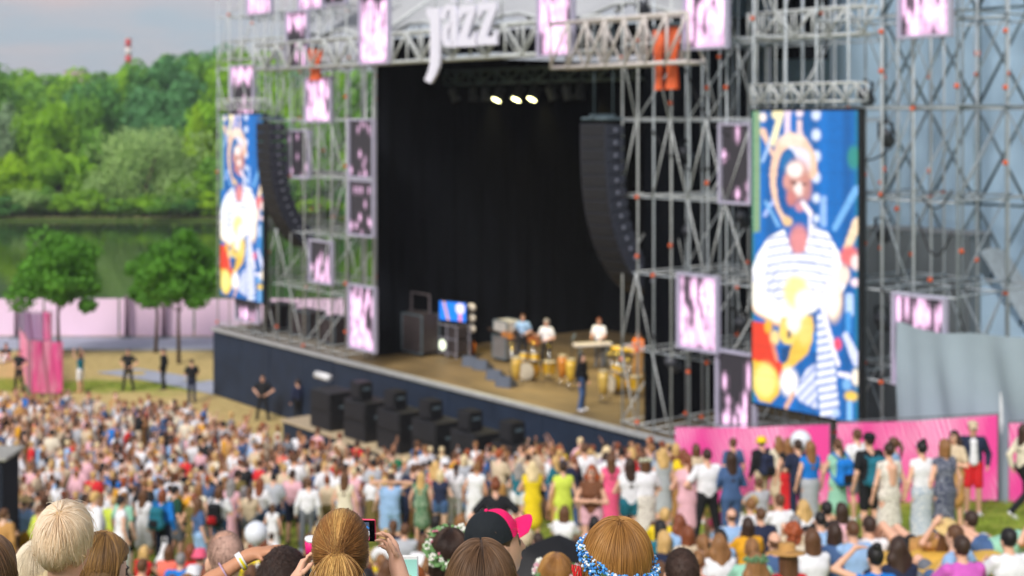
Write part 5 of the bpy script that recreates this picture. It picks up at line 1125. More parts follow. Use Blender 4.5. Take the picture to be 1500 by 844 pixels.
CLOTH['patterned coral'] = patterned('patterned_coral', (230, 214, 200), (226, 120, 104), 24); CLOTH['patterned green'] = patterned('patterned_green', (214, 220, 200), (70, 120, 84), 26)
HAIRC = {k: M('hair_' + k.replace(' ', '_'), c, .55, .3, 26, bump=.4, stretch=(1, 1, .15)) for k, c in {'dark brown': (58, 40, 32), 'brown': (98, 66, 44), 'light brown': (142, 100, 62), 'black': (26, 23, 26), 'blonde': (206, 168, 108), 'pale blonde': (226, 204, 160), 'auburn': (128, 70, 44), 'grey': (140, 136, 136), 'red': (158, 78, 42)}.items()}
EYEM = M('dark_eye', (40, 30, 28), .3); LIPM = M('lip', (190, 100, 96), .5); SHOEC = [CLOTH['white'], CLOTH['black'], CLOTH['tan'], CLOTH['grey']]
STRAW = M('straw', (216, 186, 126), .8, .15, 40, bump=.3)
def setm(o, i, m): o.material_slots[i].link = 'OBJECT'; o.material_slots[i].material = m
NP = [0]
def person(bodyname, x, y, rz, label, hair='short', hc='brown', top='white', bottom='navy', skin=0, sc=1.0, hat=None, hatc=None, group='people watching the concert', z=None, shoes=None, h=None):
    B = BODY[bodyname]; me = get_body(bodyname, h); NP[0] += 1
    o = link('person', me, None, (x, y, gz(x, y) if z is None else z)); o.rotation_euler = (0, 0, rz); o.scale = (sc, sc, sc); setp(o, label, 'person', group)
    for i, m in enumerate((SKINS[skin], CLOTH[top], CLOTH[bottom], shoes or SHOEC[NP[0] % 4], EYEM, LIPM, CLOTH['white'])): setm(o, i, m)
    def head_child(nm, me2, m):
        c = link(nm, me2, o, Vector(B['head'])); c.rotation_euler = (B['pitch'], 0, B['yaw']); s = 1.0 if B['sex'] == 'm' else .97; c.scale = (s, s, s); setm(c, 0, m); return c
    if hair: head_child('hair', HAIR[hair], HAIRC[hc])
    if hat: head_child({'straw_hat': 'hat', 'bucket_hat': 'hat', 'cap': 'cap', 'wreath': 'flower_wreath'}[hat], HAIR[hat], hatc or STRAW)
    return o
STAGE_C = S(17, 1, 0)
def facing(x, y, jit=.0): return math.atan2(-(STAGE_C.x - x), STAGE_C.y - y) + jit
TAKEN = []
def solveY(px, ytop, h, lo=6, hi=62):
    """ground distance at which a head of height h reaches photo row ytop in column px; the terrain falls steadily, so scan inwards from far"""
    best = None
    for Y in np.arange(lo, hi, .1):
        X = (px - HX) / FPX * Y; e = abs(HY + (CAMZ - gz(X, Y) - h) / Y * FPX - ytop)
        if best is None or e < best[0]: best = (e, Y)
    return best[1]
def put(bodyname, px, ytop, label, Y=None, hgt=None, rz=None, **kw):
    """stand a person where the column px and head-top row ytop of the photo meet the slope"""
    B = BODY[bodyname]; sc = kw.pop('sc', 1.0); th = B['top'] * sc + .015
    if Y is None: Y = solveY(px, ytop, th, kw.pop('lo', 8), kw.pop('hi', 40))
    X = (px - HX) / FPX * Y; zt = CAMZ - (ytop - HY) / FPX * Y
    z = gz(X, Y); TAKEN.append((X, Y))
    return person(bodyname, X, Y, facing(X, Y) if rz is None else rz, label, sc=sc, z=z, **kw)
# ------------------------------------------------------------------ crew, players, guards
GUARD = 'guards in black before the stage'
def ground_at(px, yf, z=0.0): Y = (CAMZ - z) * FPX / (yf - HY); return (px - HX) / FPX * Y, Y
for px, yf, bd, lab, rz in ((28, 573, 'man_akimbo', 'guard in black standing with legs apart beside the bright pink banner', 2.6), (188, 572, 'man_akimbo', 'guard in black on the dry lawn, leftmost of three near young trees', 2.9),
        (240, 571, 'man_long', 'guard in black seen half sideways on lawn, middle of three near young trees', 1.4), (281, 590, 'man_trousers', 'guard in black shirt and dark jeans nearest the navy stage corner', .4), (385, 617, 'man_akimbo', 'guard in black standing against the navy stage front facing the crowd', 2.9)):
    X, Y = ground_at(px, yf); person(bd, X, Y, rz, lab, 'crop', 'dark brown', 'black', 'black' if px != 281 else 'navy', 0, 1.04, group=GUARD, z=0, shoes=CLOTH['black'])
X, Y = ground_at(118, 575); person('woman_up', X, Y, 1.2, 'person in white dress and turquoise top walking on the lawn beyond the crowd', 'bob', 'brown', 'teal', 'white', group='people on the lawn', z=0)
X, Y = ground_at(10, 530); person('man_sit', X, Y, 3.0, 'seated person in black top and white trousers on the lawn at far left', 'short', 'dark brown', 'black', 'white', group='people on the lawn', z=0)
X, Y = ground_at(436, 622); person('man_long', X, Y, .6, 'technician in dark blue beside the first big subwoofer', 'short', 'dark brown', 'navy', 'black', group='stage crew', z=0)
def on_stage(px, yf, bd, rz, lab, **kw): p = SP(px, yf); return person(bd, p.x, p.y, rz, lab, z=DECK, group='musicians on the stage', **kw)
PF = SROT + math.pi
on_stage(766, 530, 'man_guitar', PF + .9, 'musician in light blue shirt playing at the back of the stage', hair='short', hc='brown', top='light blue', bottom='black')
on_stage(801, 541, 'man_guitar', PF + .4, 'musician in white shirt with big hair behind the gold drum kit', hair='curly', hc='grey', top='white', bottom='black', sc=1.02)
on_stage(878, 537, 'man_play', PF + .5, 'musician in pale shirt behind the white keyboard', hair='short', hc='auburn', top='white', bottom='grey')
on_stage(852, 601, 'man_long', SROT - 1.3, 'stage hand in dark jacket and blue jeans at the near stage edge', hair='wavy', hc='black', top='black', bottom='denim')
on_stage(936, 560, 'man_guitar', PF, 'musician in orange seen through the scaffold behind yellow keyboard', hair='short', hc='dark brown', top='orange', bottom='tan')
p = SP(766, 530); guitar(p + Vector((-.30, -.16, .92)), PF + .9, 'amber guitar held by the musician in light blue', (186, 120, 60), 1.25)
p = SP(801, 541); guitar(p + Vector((-.26, -.22, .95)), PF + .4, 'brown guitar held by the musician in white shirt', (150, 84, 40), 1.2)
for px, yf in ((752, 545), (838, 560)):
    t = thing('microphone_stand', 'thin microphone stand %s' % ('before musician in light blue' if px < 800 else 'between drum kit and stage hand'), 'stand', SP(px, yf), 0, 'microphone stands on the stage')
    rod('pole', (0, 0, 0), (0, 0, 1.45), .018, BLACKP, t); MB().lathe([(.16, 0), (.15, .03), (.02, .04)], n=16).build('foot', BLACKP, t); MB().tube([(0, 0, 1.45), (.12, .1, 1.62)], .03, 8).build('microphone', STEELD, t)

# ------------------------------------------------------------------ people one can single out, placed by where they stand in the photograph
def P_(bd, px, yt, lab, hair, hc, top, bottom, **kw): return put(bd, px, yt, lab, hair=hair, hc=hc, top=top, bottom=bottom, **kw)
ST = dict(lo=25, hi=36)
P_('woman_dress', 825, 677, 'woman in sleeveless lime green dress with dark bun, back to camera', 'bun', 'dark brown', 'lime', 'lime', **ST)
P_('man_shorts', 856, 651, 'tall man in white tee and navy shorts behind the lime dress', 'short', 'brown', 'white', 'navy', sc=1.07, lo=28, hi=37)
P_('woman_shorts', 867, 690, 'red-haired woman facing camera in dark brown top, arms folded', 'wavy', 'red', 'brown', 'pale pink', rz=2.9, lo=24, hi=34)
P_('woman_long', 895, 666, 'woman in long coral pink dress with long brown hair', 'long', 'brown', 'pink', 'pink', **ST)
P_('woman_shorts', 923, 675, 'woman in white top and short denim shorts with long dark hair', 'long', 'dark brown', 'white', 'teal', **ST)
P_('woman_skirt', 946, 680, 'woman with flower wreath in white tee and patterned skirt', 'bob', 'brown', 'white', 'floral cream', hat='wreath', hatc=M('wreath_white', (220, 222, 196)), **ST)
P_('woman_dress', 971, 657, 'woman in pale grey dress with long blonde wavy hair', 'wavy', 'blonde', 'pale grey', 'pale grey', sc=1.02, **ST)
P_('woman_dress_fold', 1007, 668, 'woman in pale pink shirt dress left of man in white tee', 'ponytail', 'auburn', 'pale pink', 'pale pink', **ST)
P_('man_akimbo', 1036, 662, 'man in white tee and black trousers with hands on hips', 'crop', 'dark brown', 'white', 'black', sc=1.04, **ST)
P_('woman_sleeve', 1071, 680, 'woman in denim jacket and jeans with long dark hair', 'long', 'dark brown', 'denim', 'denim', **ST)
P_('woman_dress', 1020, 651, 'woman in tan top near the corner of the pink fence', 'bob', 'brown', 'beige', 'beige', lo=28, hi=33.5)
P_('man_shorts', 1074, 643, 'man in denim blue tee against the first pink banner', 'short', 'brown', 'denim', 'grey', lo=27, hi=33)
P_('man_long', 1116, 630, 'man in yellow hat and black jacket wearing a navy backpack', 'short', 'black', 'black', 'beige', hat='bucket_hat', hatc=CLOTH['yellow'], lo=27, hi=32)
P_('woman_long', 1155, 641, 'woman in black top and long bright red skirt by the pink banner', 'long', 'light brown', 'black', 'red', lo=26, hi=29.5, sc=1.02)
P_('man_trousers', 1169, 645, 'man in navy beside the woman in red skirt', 'short', 'dark brown', 'navy', 'navy', lo=28, hi=32)
P_('woman_long', 1187, 647, 'woman in bright blue tee and grey skirt with long fair hair', 'long', 'light brown', 'bright blue', 'pale grey', lo=26, hi=32)
P_('woman_skirt', 1141, 646, 'woman in cream blouse between yellow hat and red skirt', 'wavy', 'light brown', 'cream', 'beige', Y=31.8)
P_('woman_dress_fold', 1228, 647, 'woman in mint green skirt wearing small blue backpack', 'ponytail', 'brown', 'mint', 'mint', lo=26, hi=31.5)
P_('man_shorts', 1256, 630, 'tall man in white shirt next to green backpack man', 'short', 'brown', 'white', 'grey', lo=26, hi=31.5, sc=1.05)
P_('man_shorts', 1274, 636, 'man in black tee, black cap and shorts wearing a green backpack', 'crop', 'dark brown', 'black', 'black', hat='cap', hatc=CLOTH['black'], lo=24, hi=31, sc=1.06)
P_('woman_sleeve', 1310, 645, 'woman in light blue blouse with ponytail in profile', 'ponytail', 'brown', 'light blue', 'denim', lo=25, hi=31, rz=1.1)
P_('woman_backless', 1303, 671, 'woman in backless cream floral dress with dark bun', 'bun', 'dark brown', 'floral cream', 'floral cream', lo=22, hi=30)
P_('woman_long', 1351, 660, 'woman in white tank top and patterned blue skirt, black bun', 'bun', 'black', 'white', 'patterned pale blue', lo=22, hi=30)
P_('woman_long', 1384, 650, 'woman in long patterned navy dress with blond bob', 'bob', 'light brown', 'patterned navy', 'patterned navy', lo=22, hi=30)
P_('woman_skirt', 1398, 632, 'woman with dark hair half behind the man in navy jacket', 'wavy', 'dark brown', 'beige', 'tan', lo=26, hi=30.5, rz=2.4)
P_('man_jacket', 1425, 618, 'man facing camera in navy jacket, white tee, red shorts and beige cap', 'crop', 'brown', 'navy', 'red', rz=3.0, lo=26, hi=30, sc=1.05, hat='cap', hatc=CLOTH['beige'], shoes=CLOTH['white'])
P_('woman_walk', 1500, 638, 'woman walking at the right edge in white top and black leggings', 'long', 'dark brown', 'cream', 'black', lo=26, hi=29.5, rz=-1.2)
# middle
P_('man_shorts', 652, 672, 'man in white tee, brown shorts and white sun hat', 'crop', 'brown', 'white', 'tan', hat='bucket_hat', hatc=CLOTH['white'], **ST)
P_('woman_skirt', 680, 667, 'woman with short pale blonde hair in pale grey shirt', 'bob', 'pale blonde', 'pale grey', 'light blue', **ST)
P_('woman_shorts', 702, 668, 'woman with long auburn hair in denim shirt', 'long', 'auburn', 'denim', 'denim', lo=28, hi=36)
P_('woman_akimbo', 726, 702, 'woman in black tee with hands on hips, behind the black cap', 'bun', 'auburn', 'black', 'black', lo=20, hi=30)
P_('woman_dress_fold', 780, 676, 'woman in bright yellow dress with pale wavy hair', 'wavy', 'pale blonde', 'yellow', 'yellow', **ST)
P_('man_trousers', 764, 656, 'man in white shirt behind the yellow dress', 'short', 'brown', 'white', 'teal', lo=29, hi=37)
P_('woman_shorts', 820, 651, 'woman in pale yellow top behind the lime dress', 'bob', 'light brown', 'yellow', 'white', lo=30, hi=38)
P_('man_behind', 573, 694, 'man in light blue tank top with arms raised behind his head', 'short', 'dark brown', 'light blue', 'light blue', lo=24, hi=33)
P_('man_shorts', 575, 659, 'man in emerald green tee beyond the arms raised', 'crop', 'brown', 'green', 'navy', lo=30, hi=40)
P_('man_akimbo', 605, 680, 'man in dark navy tee and navy shorts with folded elbows', 'crop', 'brown', 'navy', 'navy', **ST)
P_('woman_dress', 505, 692, 'woman with very long brown hair in pale dress, above the ponytail', 'long', 'brown', 'cream', 'cream', **ST)
P_('woman_dress_fold', 466, 682, 'woman in grey blue sleeveless dress, arms folded', 'ponytail', 'dark brown', 'denim', 'denim', **ST)
P_('man_shorts', 428, 689, 'man in pale pink tee and navy shorts, back to camera', 'short', 'dark brown', 'pale pink', 'navy', sc=1.02, **ST)
P_('woman_sleeve', 381, 701, 'woman in white blouse and jeans carrying a brown shoulder bag', 'long', 'auburn', 'white', 'denim', lo=24, hi=33)
P_('woman_dress', 399, 722, 'child in white dress beside the brown shoulder bag', 'ponytail', 'brown', 'white', 'white', sc=.72, lo=24, hi=31)
P_('man_trousers', 347, 688, 'man in olive tee behind the balding man', 'short', 'dark brown', 'olive', 'black', **ST)
P_('man_trousers', 321, 712, 'person in white tee and jeans wearing a dark backpack with red patch', 'bob', 'brown', 'white', 'denim', lo=24, hi=32)
P_('woman_long', 291, 708, 'woman in long cream lace dress left of dark backpack', 'bob', 'light brown', 'cream', 'cream', lo=24, hi=32)
P_('man_shorts', 372, 643, 'broad man in pale blue shirt standing out in the middle crowd', 'crop', 'grey', 'light blue', 'purple', lo=30, hi=45, sc=1.04)
# left
P_('man_shorts', 9, 707, 'man in white bucket hat and grey tee at the left edge', 'crop', 'grey', 'grey', 'grey', hat='bucket_hat', hatc=CLOTH['white'], lo=24, hi=32)
P_('man_shorts', 36, 712, 'man in straw hat and light blue shirt near left edge', 'crop', 'brown', 'light blue', 'mustard', hat='straw_hat', lo=24, hi=32)
P_('woman_sit_tee', 24, 744, 'girl with ponytail in white tee sitting at far left', 'ponytail', 'brown', 'white', 'navy', lo=17, hi=28, rz=-.9)
P_('man_shorts', 124, 719, 'man with dark hair in white tee just behind the blonde head', 'short', 'dark brown', 'white', 'tan', lo=24, hi=32)
P_('woman_dress', 147, 708, 'woman with long tan hair in white tee and red skirt', 'long', 'light brown', 'white', 'red', lo=25, hi=32)
P_('man_long', 160, 711, 'grey-haired man in white shirt', 'crop', 'grey', 'white', 'white', lo=27, hi=34)
P_('woman_long', 177, 728, 'dark-haired woman in long white lace dress in profile', 'bun', 'black', 'white', 'white', lo=23, hi=30, rz=-1.0)
P_('woman_dress_fold', 210, 711, 'brown-haired woman in white sundress at left', 'long', 'brown', 'white', 'white', lo=24, hi=32)
P_('man_long', 238, 717, 'person in bright blue hooded jacket with teal backpack', 'bob', 'auburn', 'bright blue', 'navy', lo=24, hi=32)
P_('man_shorts', 256, 709, 'man in dark green tee and grey shorts in profile', 'short', 'black', 'dark green', 'grey', lo=24, hi=32, rz=-.9)
P_('man_shorts', 272, 710, 'man in mustard yellow tee right behind the dark green tee', 'crop', 'brown', 'mustard', 'denim', lo=25, hi=33)
P_('man_sit', 281, 775, 'seated person in white sun hat and white shirt', 'crop', 'grey', 'white', 'denim', hat='bucket_hat', hatc=CLOTH['white'], lo=11, hi=20)
# seated audience on the right
SQ = dict(lo=9, hi=31)
for a in (
 ('man_sit', 1114, 702, 'seated man in pale grey tee below the yellow hat', 'short', 'brown', 'pale grey', 'grey'), ('man_sit', 1145, 727, 'seated man in white tee below the red skirt', 'short', 'brown', 'white', 'navy'),
 ('woman_sit_tee', 1180, 734, 'seated blonde woman in white tee', 'wavy', 'blonde', 'white', 'denim'), ('man_sit', 1214, 738, 'seated dark-haired man in black tee', 'short', 'black', 'black', 'black'),
 ('woman_sit', 1236, 738, 'seated woman with long dark hair next to black tee', 'long', 'dark brown', 'pale pink', 'denim'), ('man_sit', 1117, 746, 'seated man in navy tee with receding brown hair', 'crop', 'brown', 'navy', 'tan'),
 ('man_sit', 1168, 757, 'seated grey-haired man in beige shirt', 'crop', 'grey', 'beige', 'grey'), ('man_sit', 1138, 783, 'seated balding man in slate blue shirt', 'bald', 'brown', 'denim', 'navy'),
 ('woman_sit', 1165, 769, 'seated woman with red curly hair', 'curly', 'red', 'cream', 'tan'), ('woman_sit', 1193, 777, 'seated woman with straight brown hair in plain white top', 'long', 'brown', 'white', 'cream'),
 ('woman_sit_tee', 1226, 768, 'seated woman in denim jacket with dark bob', 'bob', 'dark brown', 'denim', 'denim'), ('man_sit', 1277, 760, 'seated man in white tee below the cream floral dress', 'short', 'dark brown', 'white', 'navy'),
 ('man_sit', 1414, 790, 'seated man in magenta tee in front of mustard lounger', 'short', 'dark brown', 'magenta', 'denim'), ('woman_hand', 1287, 803, 'seated woman in blue top raising one hand to dark bun', 'bun', 'black', 'bright blue', 'navy'),
 ('man_sit', 1483, 778, 'seated person with black hair at right edge', 'short', 'black', 'white', 'green'), ('man_sit', 1074, 748, 'seated balding man in light blue shirt', 'bald', 'brown', 'light blue', 'grey'),
 ('woman_sit_tee', 1098, 760, 'seated person in mustard tee and black shorts', 'bob', 'dark brown', 'mustard', 'black'), ('woman_sit_tee', 973, 751, 'child with brown hair in pale grey tank top', 'short', 'brown', 'pale grey', 'tan'),
 ('woman_sit', 1032, 786, 'seated woman with light brown ponytail in white strap top', 'ponytail', 'light brown', 'white', 'grey'), ('woman_sit', 1056, 785, 'seated woman with loose light brown hair in white dress', 'wavy', 'light brown', 'white', 'white'),
 ('man_sit', 958, 765, 'seated man with brown hair left of the child', 'short', 'brown', 'grey', 'grey'), ('woman_sit_tee', 1010, 772, 'seated woman with auburn bob beside wreath', 'bob', 'auburn', 'beige', 'denim'),
 ('man_sit', 1253, 765, 'seated man in pale blue shirt, brown crop', 'crop', 'brown', 'light blue', 'navy'), ('man_sit_back', 1095, 728, 'seated man leaning back on his hands in white tee', 'short', 'light brown', 'white', 'tan'),
 ('woman_sit_tee', 1062, 730, 'seated girl in pink tee near jeans woman', 'ponytail', 'dark brown', 'pink', 'denim'), ('man_sit', 1205, 752, 'seated man in sky blue tee, crop of black hair', 'crop', 'black', 'light blue', 'black'),
 ('woman_sit', 1320, 790, 'seated woman with dark hair leaning near loungers', 'wavy', 'dark brown', 'navy', 'navy'), ('man_sit', 655, 770, 'seated man in dark tee below brown shorts', 'short', 'dark brown', 'black', 'grey'),
 ('woman_sit_tee', 620, 785, 'seated girl with brown hair in white tee, left of the white flower wreath', 'bob', 'brown', 'white', 'denim'), ('man_sit', 592, 770, 'seated man with short brown hair and pale tee right of raised phone', 'short', 'brown', 'pale grey', 'grey'),
 ('man_sit', 735, 772, 'seated man with black hair in white shirt near umbrella', 'short', 'black', 'white', 'black'), ('man_sit', 789, 782, 'seated person in royal blue hooded top right of black cap', 'crop', 'dark brown', 'bright blue', 'navy'),
 ('man_sit', 792, 801, 'seated man in navy tee below royal blue hood', 'crop', 'dark brown', 'navy', 'navy'), ('woman_sit', 872, 758, 'seated woman with dark hair under the edge of the umbrella', 'bob', 'black', 'pale pink', 'black'),
 ('woman_sit', 372, 775, 'seated woman with fair hair near the round white balloon', 'wavy', 'blonde', 'beige', 'cream'), ('man_sit', 396, 782, 'small dark-haired child in white tee near round balloon', 'short', 'dark brown', 'white', 'yellow'),
 ('man_sit', 205, 822, 'seated man with dark brown hair right of the yellow streaked hair', 'short', 'brown', 'beige', 'grey'), ('woman_sit', 245, 800, 'seated woman in pink top near the white carrier bag', 'bob', 'brown', 'coral', 'navy'),
 ('man_sit', 262, 812, 'seated man with grey hair in bright blue tee', 'crop', 'grey', 'bright blue', 'navy')):
    sc = .72 if 'child' in a[3] else 1.0
    P_(*a, sc=sc, **SQ)
P_('woman_sit', 1157, 803, 'seated woman in brown woven straw hat, red top', 'long', 'brown', 'red', 'denim', hat='straw_hat', hatc=M('brown_straw', (186, 140, 80), .8, .2, 40), **SQ)
P_('woman_sit', 1110, 812, 'seated woman wearing leafy green wreath at right of brown crop', 'wavy', 'light brown', 'mint', 'mint', hat='wreath', hatc=M('wreath_green', (110, 150, 110)), **SQ)
P_('man_sit', 290, 808, 'seated person in pink sun hat', 'crop', 'brown', 'teal', 'navy', hat='bucket_hat', hatc=M('pink_hat', (240, 96, 130)), **SQ)
for px, yt, lab, hair, hc in ((1307, 830, 'brown head of hair at bottom edge below the mustard loungers', 'short', 'brown'), (1401, 834, 'dark brown head at bottom edge, rightmost but one', 'short', 'dark brown'), (1349, 820, 'fair brown bob at the bottom edge between loungers', 'bob', 'light brown'), (1198, 827, 'brown head at bottom edge right of woven straw hat', 'short', 'brown'), (1462, 836, 'auburn head at the bottom right edge', 'bob', 'auburn'), (1240, 834, 'black cropped head at the bottom edge under raised hand', 'crop', 'black')):
    put('man_sit', px, yt, 'person with ' + lab, Y=9.6, hair=hair, hc=hc, top='denim', bottom='navy')

# loungers with their people
YEL = M('mustard_nylon', (214, 170, 74), .6, .12, 3, bump=.2)
def lounger(px, yt, Y, rz, label):
    X = (px - HX) / FPX * Y; z = gz(X, Y); pr = [Prim((-.36, -.75, .30), (-.36, .7, .24), .27, .24, 0, .05), Prim((.36, -.75, .30), (.36, .7, .24), .27, .24, 0, .05), Prim((-.3, -.95, .42), (.3, -.95, .42), .3, .3, 0, .1), Prim((0, -.6, .18), (0, .6, .16), .2, .2, 0, .1)]
    V, F = solidify(pr, .035); me = mesh_np('lounger', V, F, [YEL], None, True); o = link('inflatable_lounger', me, None, (X, Y, z)); o.rotation_euler = (0, 0, rz); setp(o, label, 'lounger', 'mustard inflatable loungers')
for px, yt, Y, rz, bd, lab, hair, hc, top, bot, hat, ll in ((1338, 762, 17.5, .5, 'woman_lounge', 'woman in wide straw hat reclining on a mustard lounger', 'long', 'brown', 'tan', 'black', 'straw_hat', 'mustard inflatable lounger under the woman in straw hat'), (1452, 768, 17.0, .9, 'woman_lounge', 'blonde woman lying back on the right mustard lounger', 'bob', 'light brown', 'mint', 'denim', None, 'mustard inflatable lounger nearest the right edge')):
    X = (px - HX) / FPX * Y; lounger(px, yt, Y, rz, ll); person(bd, X, Y, rz, lab, hair, hc, top, bot, hat=hat, z=gz(X, Y) + .3); TAKEN.append((X, Y))
for px, yt, Y, rz, lab, hc, top in ((1384, 772, 16.4, .7, 'man in pale blue shirt leaning back between the two loungers', 'brown', 'light blue'), (1412, 762, 18.5, .4, 'man in pale grey tee leaning back on the grass behind loungers', 'dark brown', 'pale grey')):
    X = (px - HX) / FPX * Y; person('man_sit_back', X, Y, rz, lab, 'short', hc, top, 'grey'); TAKEN.append((X, Y))

# bags, balloons, umbrella
def backpack(of, label, col):
    o = next(q for q in SC.objects if q.get('label') == of); t = thing('backpack', label, 'backpack', o.location, o.rotation_euler.z, 'backpacks in the audience')
    pr = [Prim((-.09, -.25, 1.05), (.09, -.25, 1.05), .11, .11, 0, .04), Prim((-.07, -.24, 1.34), (.07, -.24, 1.34), .09, .09, 0, .05), Prim((-.08, -.24, 1.05), (-.07, -.23, 1.34), .1, .08, 0, .03), Prim((.08, -.24, 1.05), (.07, -.23, 1.34), .1, .08, 0, .03)]
    V, F = solidify(pr, .02); V = V * (o.scale[0], o.scale[1], o.scale[2]); link('bag', mesh_np('bag', V, F, [CLOTH[col]], None, True), t)
    MB().box((0, -.365, 1.1), (.2, .05, .16), bev=.02).build('front_pocket', CLOTH['black' if col != 'black' else 'red'], t)
    for s in (-1, 1): MB().tube([(s * .1, -.2, 1.44), (s * .13, -.03, 1.5), (s * .13, .13, 1.40), (s * .15, .13, 1.2), (s * .15, -.14, 1.02)], .02, 6).build('strap', CLOTH[col], t, smooth=True)
backpack('man in yellow hat and black jacket wearing a navy backpack', 'navy backpack on the back of the man in yellow hat', 'navy')
backpack('woman in mint green skirt wearing small blue backpack', 'small bright blue backpack on the woman in mint skirt', 'bright blue')
backpack('man in black tee, black cap and shorts wearing a green backpack', 'green backpack on the man in black cap', 'teal')
backpack('person in white tee and jeans wearing a dark backpack with red patch', 'dark backpack with red patch on person in white tee', 'black')
backpack('person in bright blue hooded jacket with teal backpack', 'teal backpack on the person in bright blue hooded jacket', 'teal')
def handbag(of, label, col, off):
    o = next(q for q in SC.objects if q.get('label') == of); t = thing('shoulder_bag', label, 'bag', o.location, o.rotation_euler.z, 'bags in the audience')
    V, F = solidify([Prim((off - .02, -.1, .82), (off - .02, .08, .82), .09, .09, 0, .05), Prim((off, -.1, .95), (off, .08, .95), .06, .06, 0, .05)], .018); link('bag', mesh_np('bag', V, F, [CLOTH[col]], None, True), t)
    MB().tube([(off, -.1, .98), (off * .7, -.06, 1.3), (off * .4, 0, 1.47), (off * .7, .06, 1.3), (off, .08, .98)], .012, 6).build('strap', CLOTH[col], t, smooth=True)
handbag('woman in white blouse and jeans carrying a brown shoulder bag', 'brown shoulder bag of the woman in white blouse', 'brown', -.27); handbag('man in white tee, brown shorts and white sun hat', 'cream shoulder bag of the man in white sun hat', 'cream', -.27)
def balloon(px, py, r, Y, label, zg=None):
    c = W(px, py, Y); t = thing('balloon', label, 'balloon', c, 0, 'white balloons'); WB = M('white_balloon', (226, 230, 240), .35, .03)
    MB().lathe([(.002, -1.16 * r), (.03, -1.12 * r), (.28 * r, -1.0 * r), (.66 * r, -.75 * r), (.93 * r, -.35 * r), (r, .05 * r), (.9 * r, .48 * r), (.62 * r, .8 * r), (.3 * r, .96 * r), (.001, r)], n=24).build('envelope', WB, t, smooth=True)
    rod('string', (0, 0, -1.15 * r), (.05, .1, -1.15 * r - .9), .004, CLOTH['white'], t)
balloon(1173, 646, .22, 29.2, 'white balloon held between red skirt and bright blue tee'); balloon(375, 781, .125, 15.2, 'round white balloon near the raised hand with wristband')
# umbrella on the grass
X, Y = (826 - HX) / FPX * 14.2, 13.6; t = thing('umbrella', 'open black umbrella resting among the seated people', 'umbrella', (X, Y, gz(X, Y) + .72), 0)
UB = M('black_nylon', (16, 16, 20), .6); q = Matrix.Rotation(R(62), 3, 'X') @ Matrix.Rotation(.3, 3, 'Y')
def dome(a, b_):
    th = a * 6.283; r = .55 * b_ * (1 - .06 * abs(math.sin(th * 4)) * b_); return q @ Vector((r * math.cos(th), r * math.sin(th), .02 - .2 * b_ * b_))
MB().sheet(dome, 48, 8).build('canopy', UB, t, smooth=True)
for k in range(8): MB().tube([q @ Vector((.55 * (i / 6) * math.cos(k * .785), .55 * (i / 6) * math.sin(k * .785), .01 - .2 * (i / 6) ** 2)) for i in range(7)], .004, 5).build('rib', STEELD, t)
rod('shaft', q @ Vector((0, 0, .05)), q @ Vector((0, 0, -.6)), .007, STEELD, t)
# carrier bag
X, Y = (241 - HX) / FPX * 27.5, 27.5; t = thing('carrier_bag', 'white plastic carrier bag hanging beside the white sundress', 'bag', (X, Y, gz(X, Y) + .45))
V, F = solidify([Prim((-.07, 0, .0), (.07, 0, .0), .12, .12, 0, .05, .6), Prim((0, 0, .1), (0, 0, .36), .13, .05, 0, .05, .6)], .02); link('bag', mesh_np('bag', V, F, [CLOTH['white']], None, True), t); MB().tube([(-.05, 0, .36), (-.04, 0, .5), (.04, 0, .5), (.05, 0, .36)], .012, 6).build('handle', CLOTH['white'], t, smooth=True)

# ------------------------------------------------------------------ the standing crowd
def edgeY(px): return float(np.interp(px, [-60, 0, 150, 300, 400, 450, 600, 760, 830, 985], [53.5, 53, 52, 49.3, 45.3, 43.8, 39.6, 37.4, 36.9, 33.4]))
GR = {}
def free(x, y, d):
    k = (int(x // 1), int(y // 1))
    for i in (-1, 0, 1):
        for j in (-1, 0, 1):
            for (a, b_) in GR.get((k[0] + i, k[1] + j), ()):
                if (a - x) ** 2 + (b_ - y) ** 2 < d * d: return False
    return True
def occupy(x, y): GR.setdefault((int(x // 1), int(y // 1)), []).append((x, y))
for x, y in TAKEN: occupy(x, y)
cr = random.Random(21); spots = []
for _ in range(90000):
    px = cr.uniform(-45, 1000); Y = cr.uniform(28.5, 60)
    if cr.random() > Y / 60: continue
    e = edgeY(px)
    if Y > e: continue
    if px > 300 and Y < 31.5: continue
    if px > 620 and Y < 30.5: continue
    dens = .50 if Y > 37 else .60 if Y > 34 or px > 560 else .9
    if Y > e - 4: dens = .47
    X = (px - HX) / FPX * Y
    dens *= 1 + .4 * math.sin(X * 1.1 + 2) * math.sin(Y * .8 + X * .3)
    if free(X, Y, dens): occupy(X, Y); spots.append((Y, X, px))
spots.sort()
print('crowd spots', len(spots), 'persons so far', NP[0])
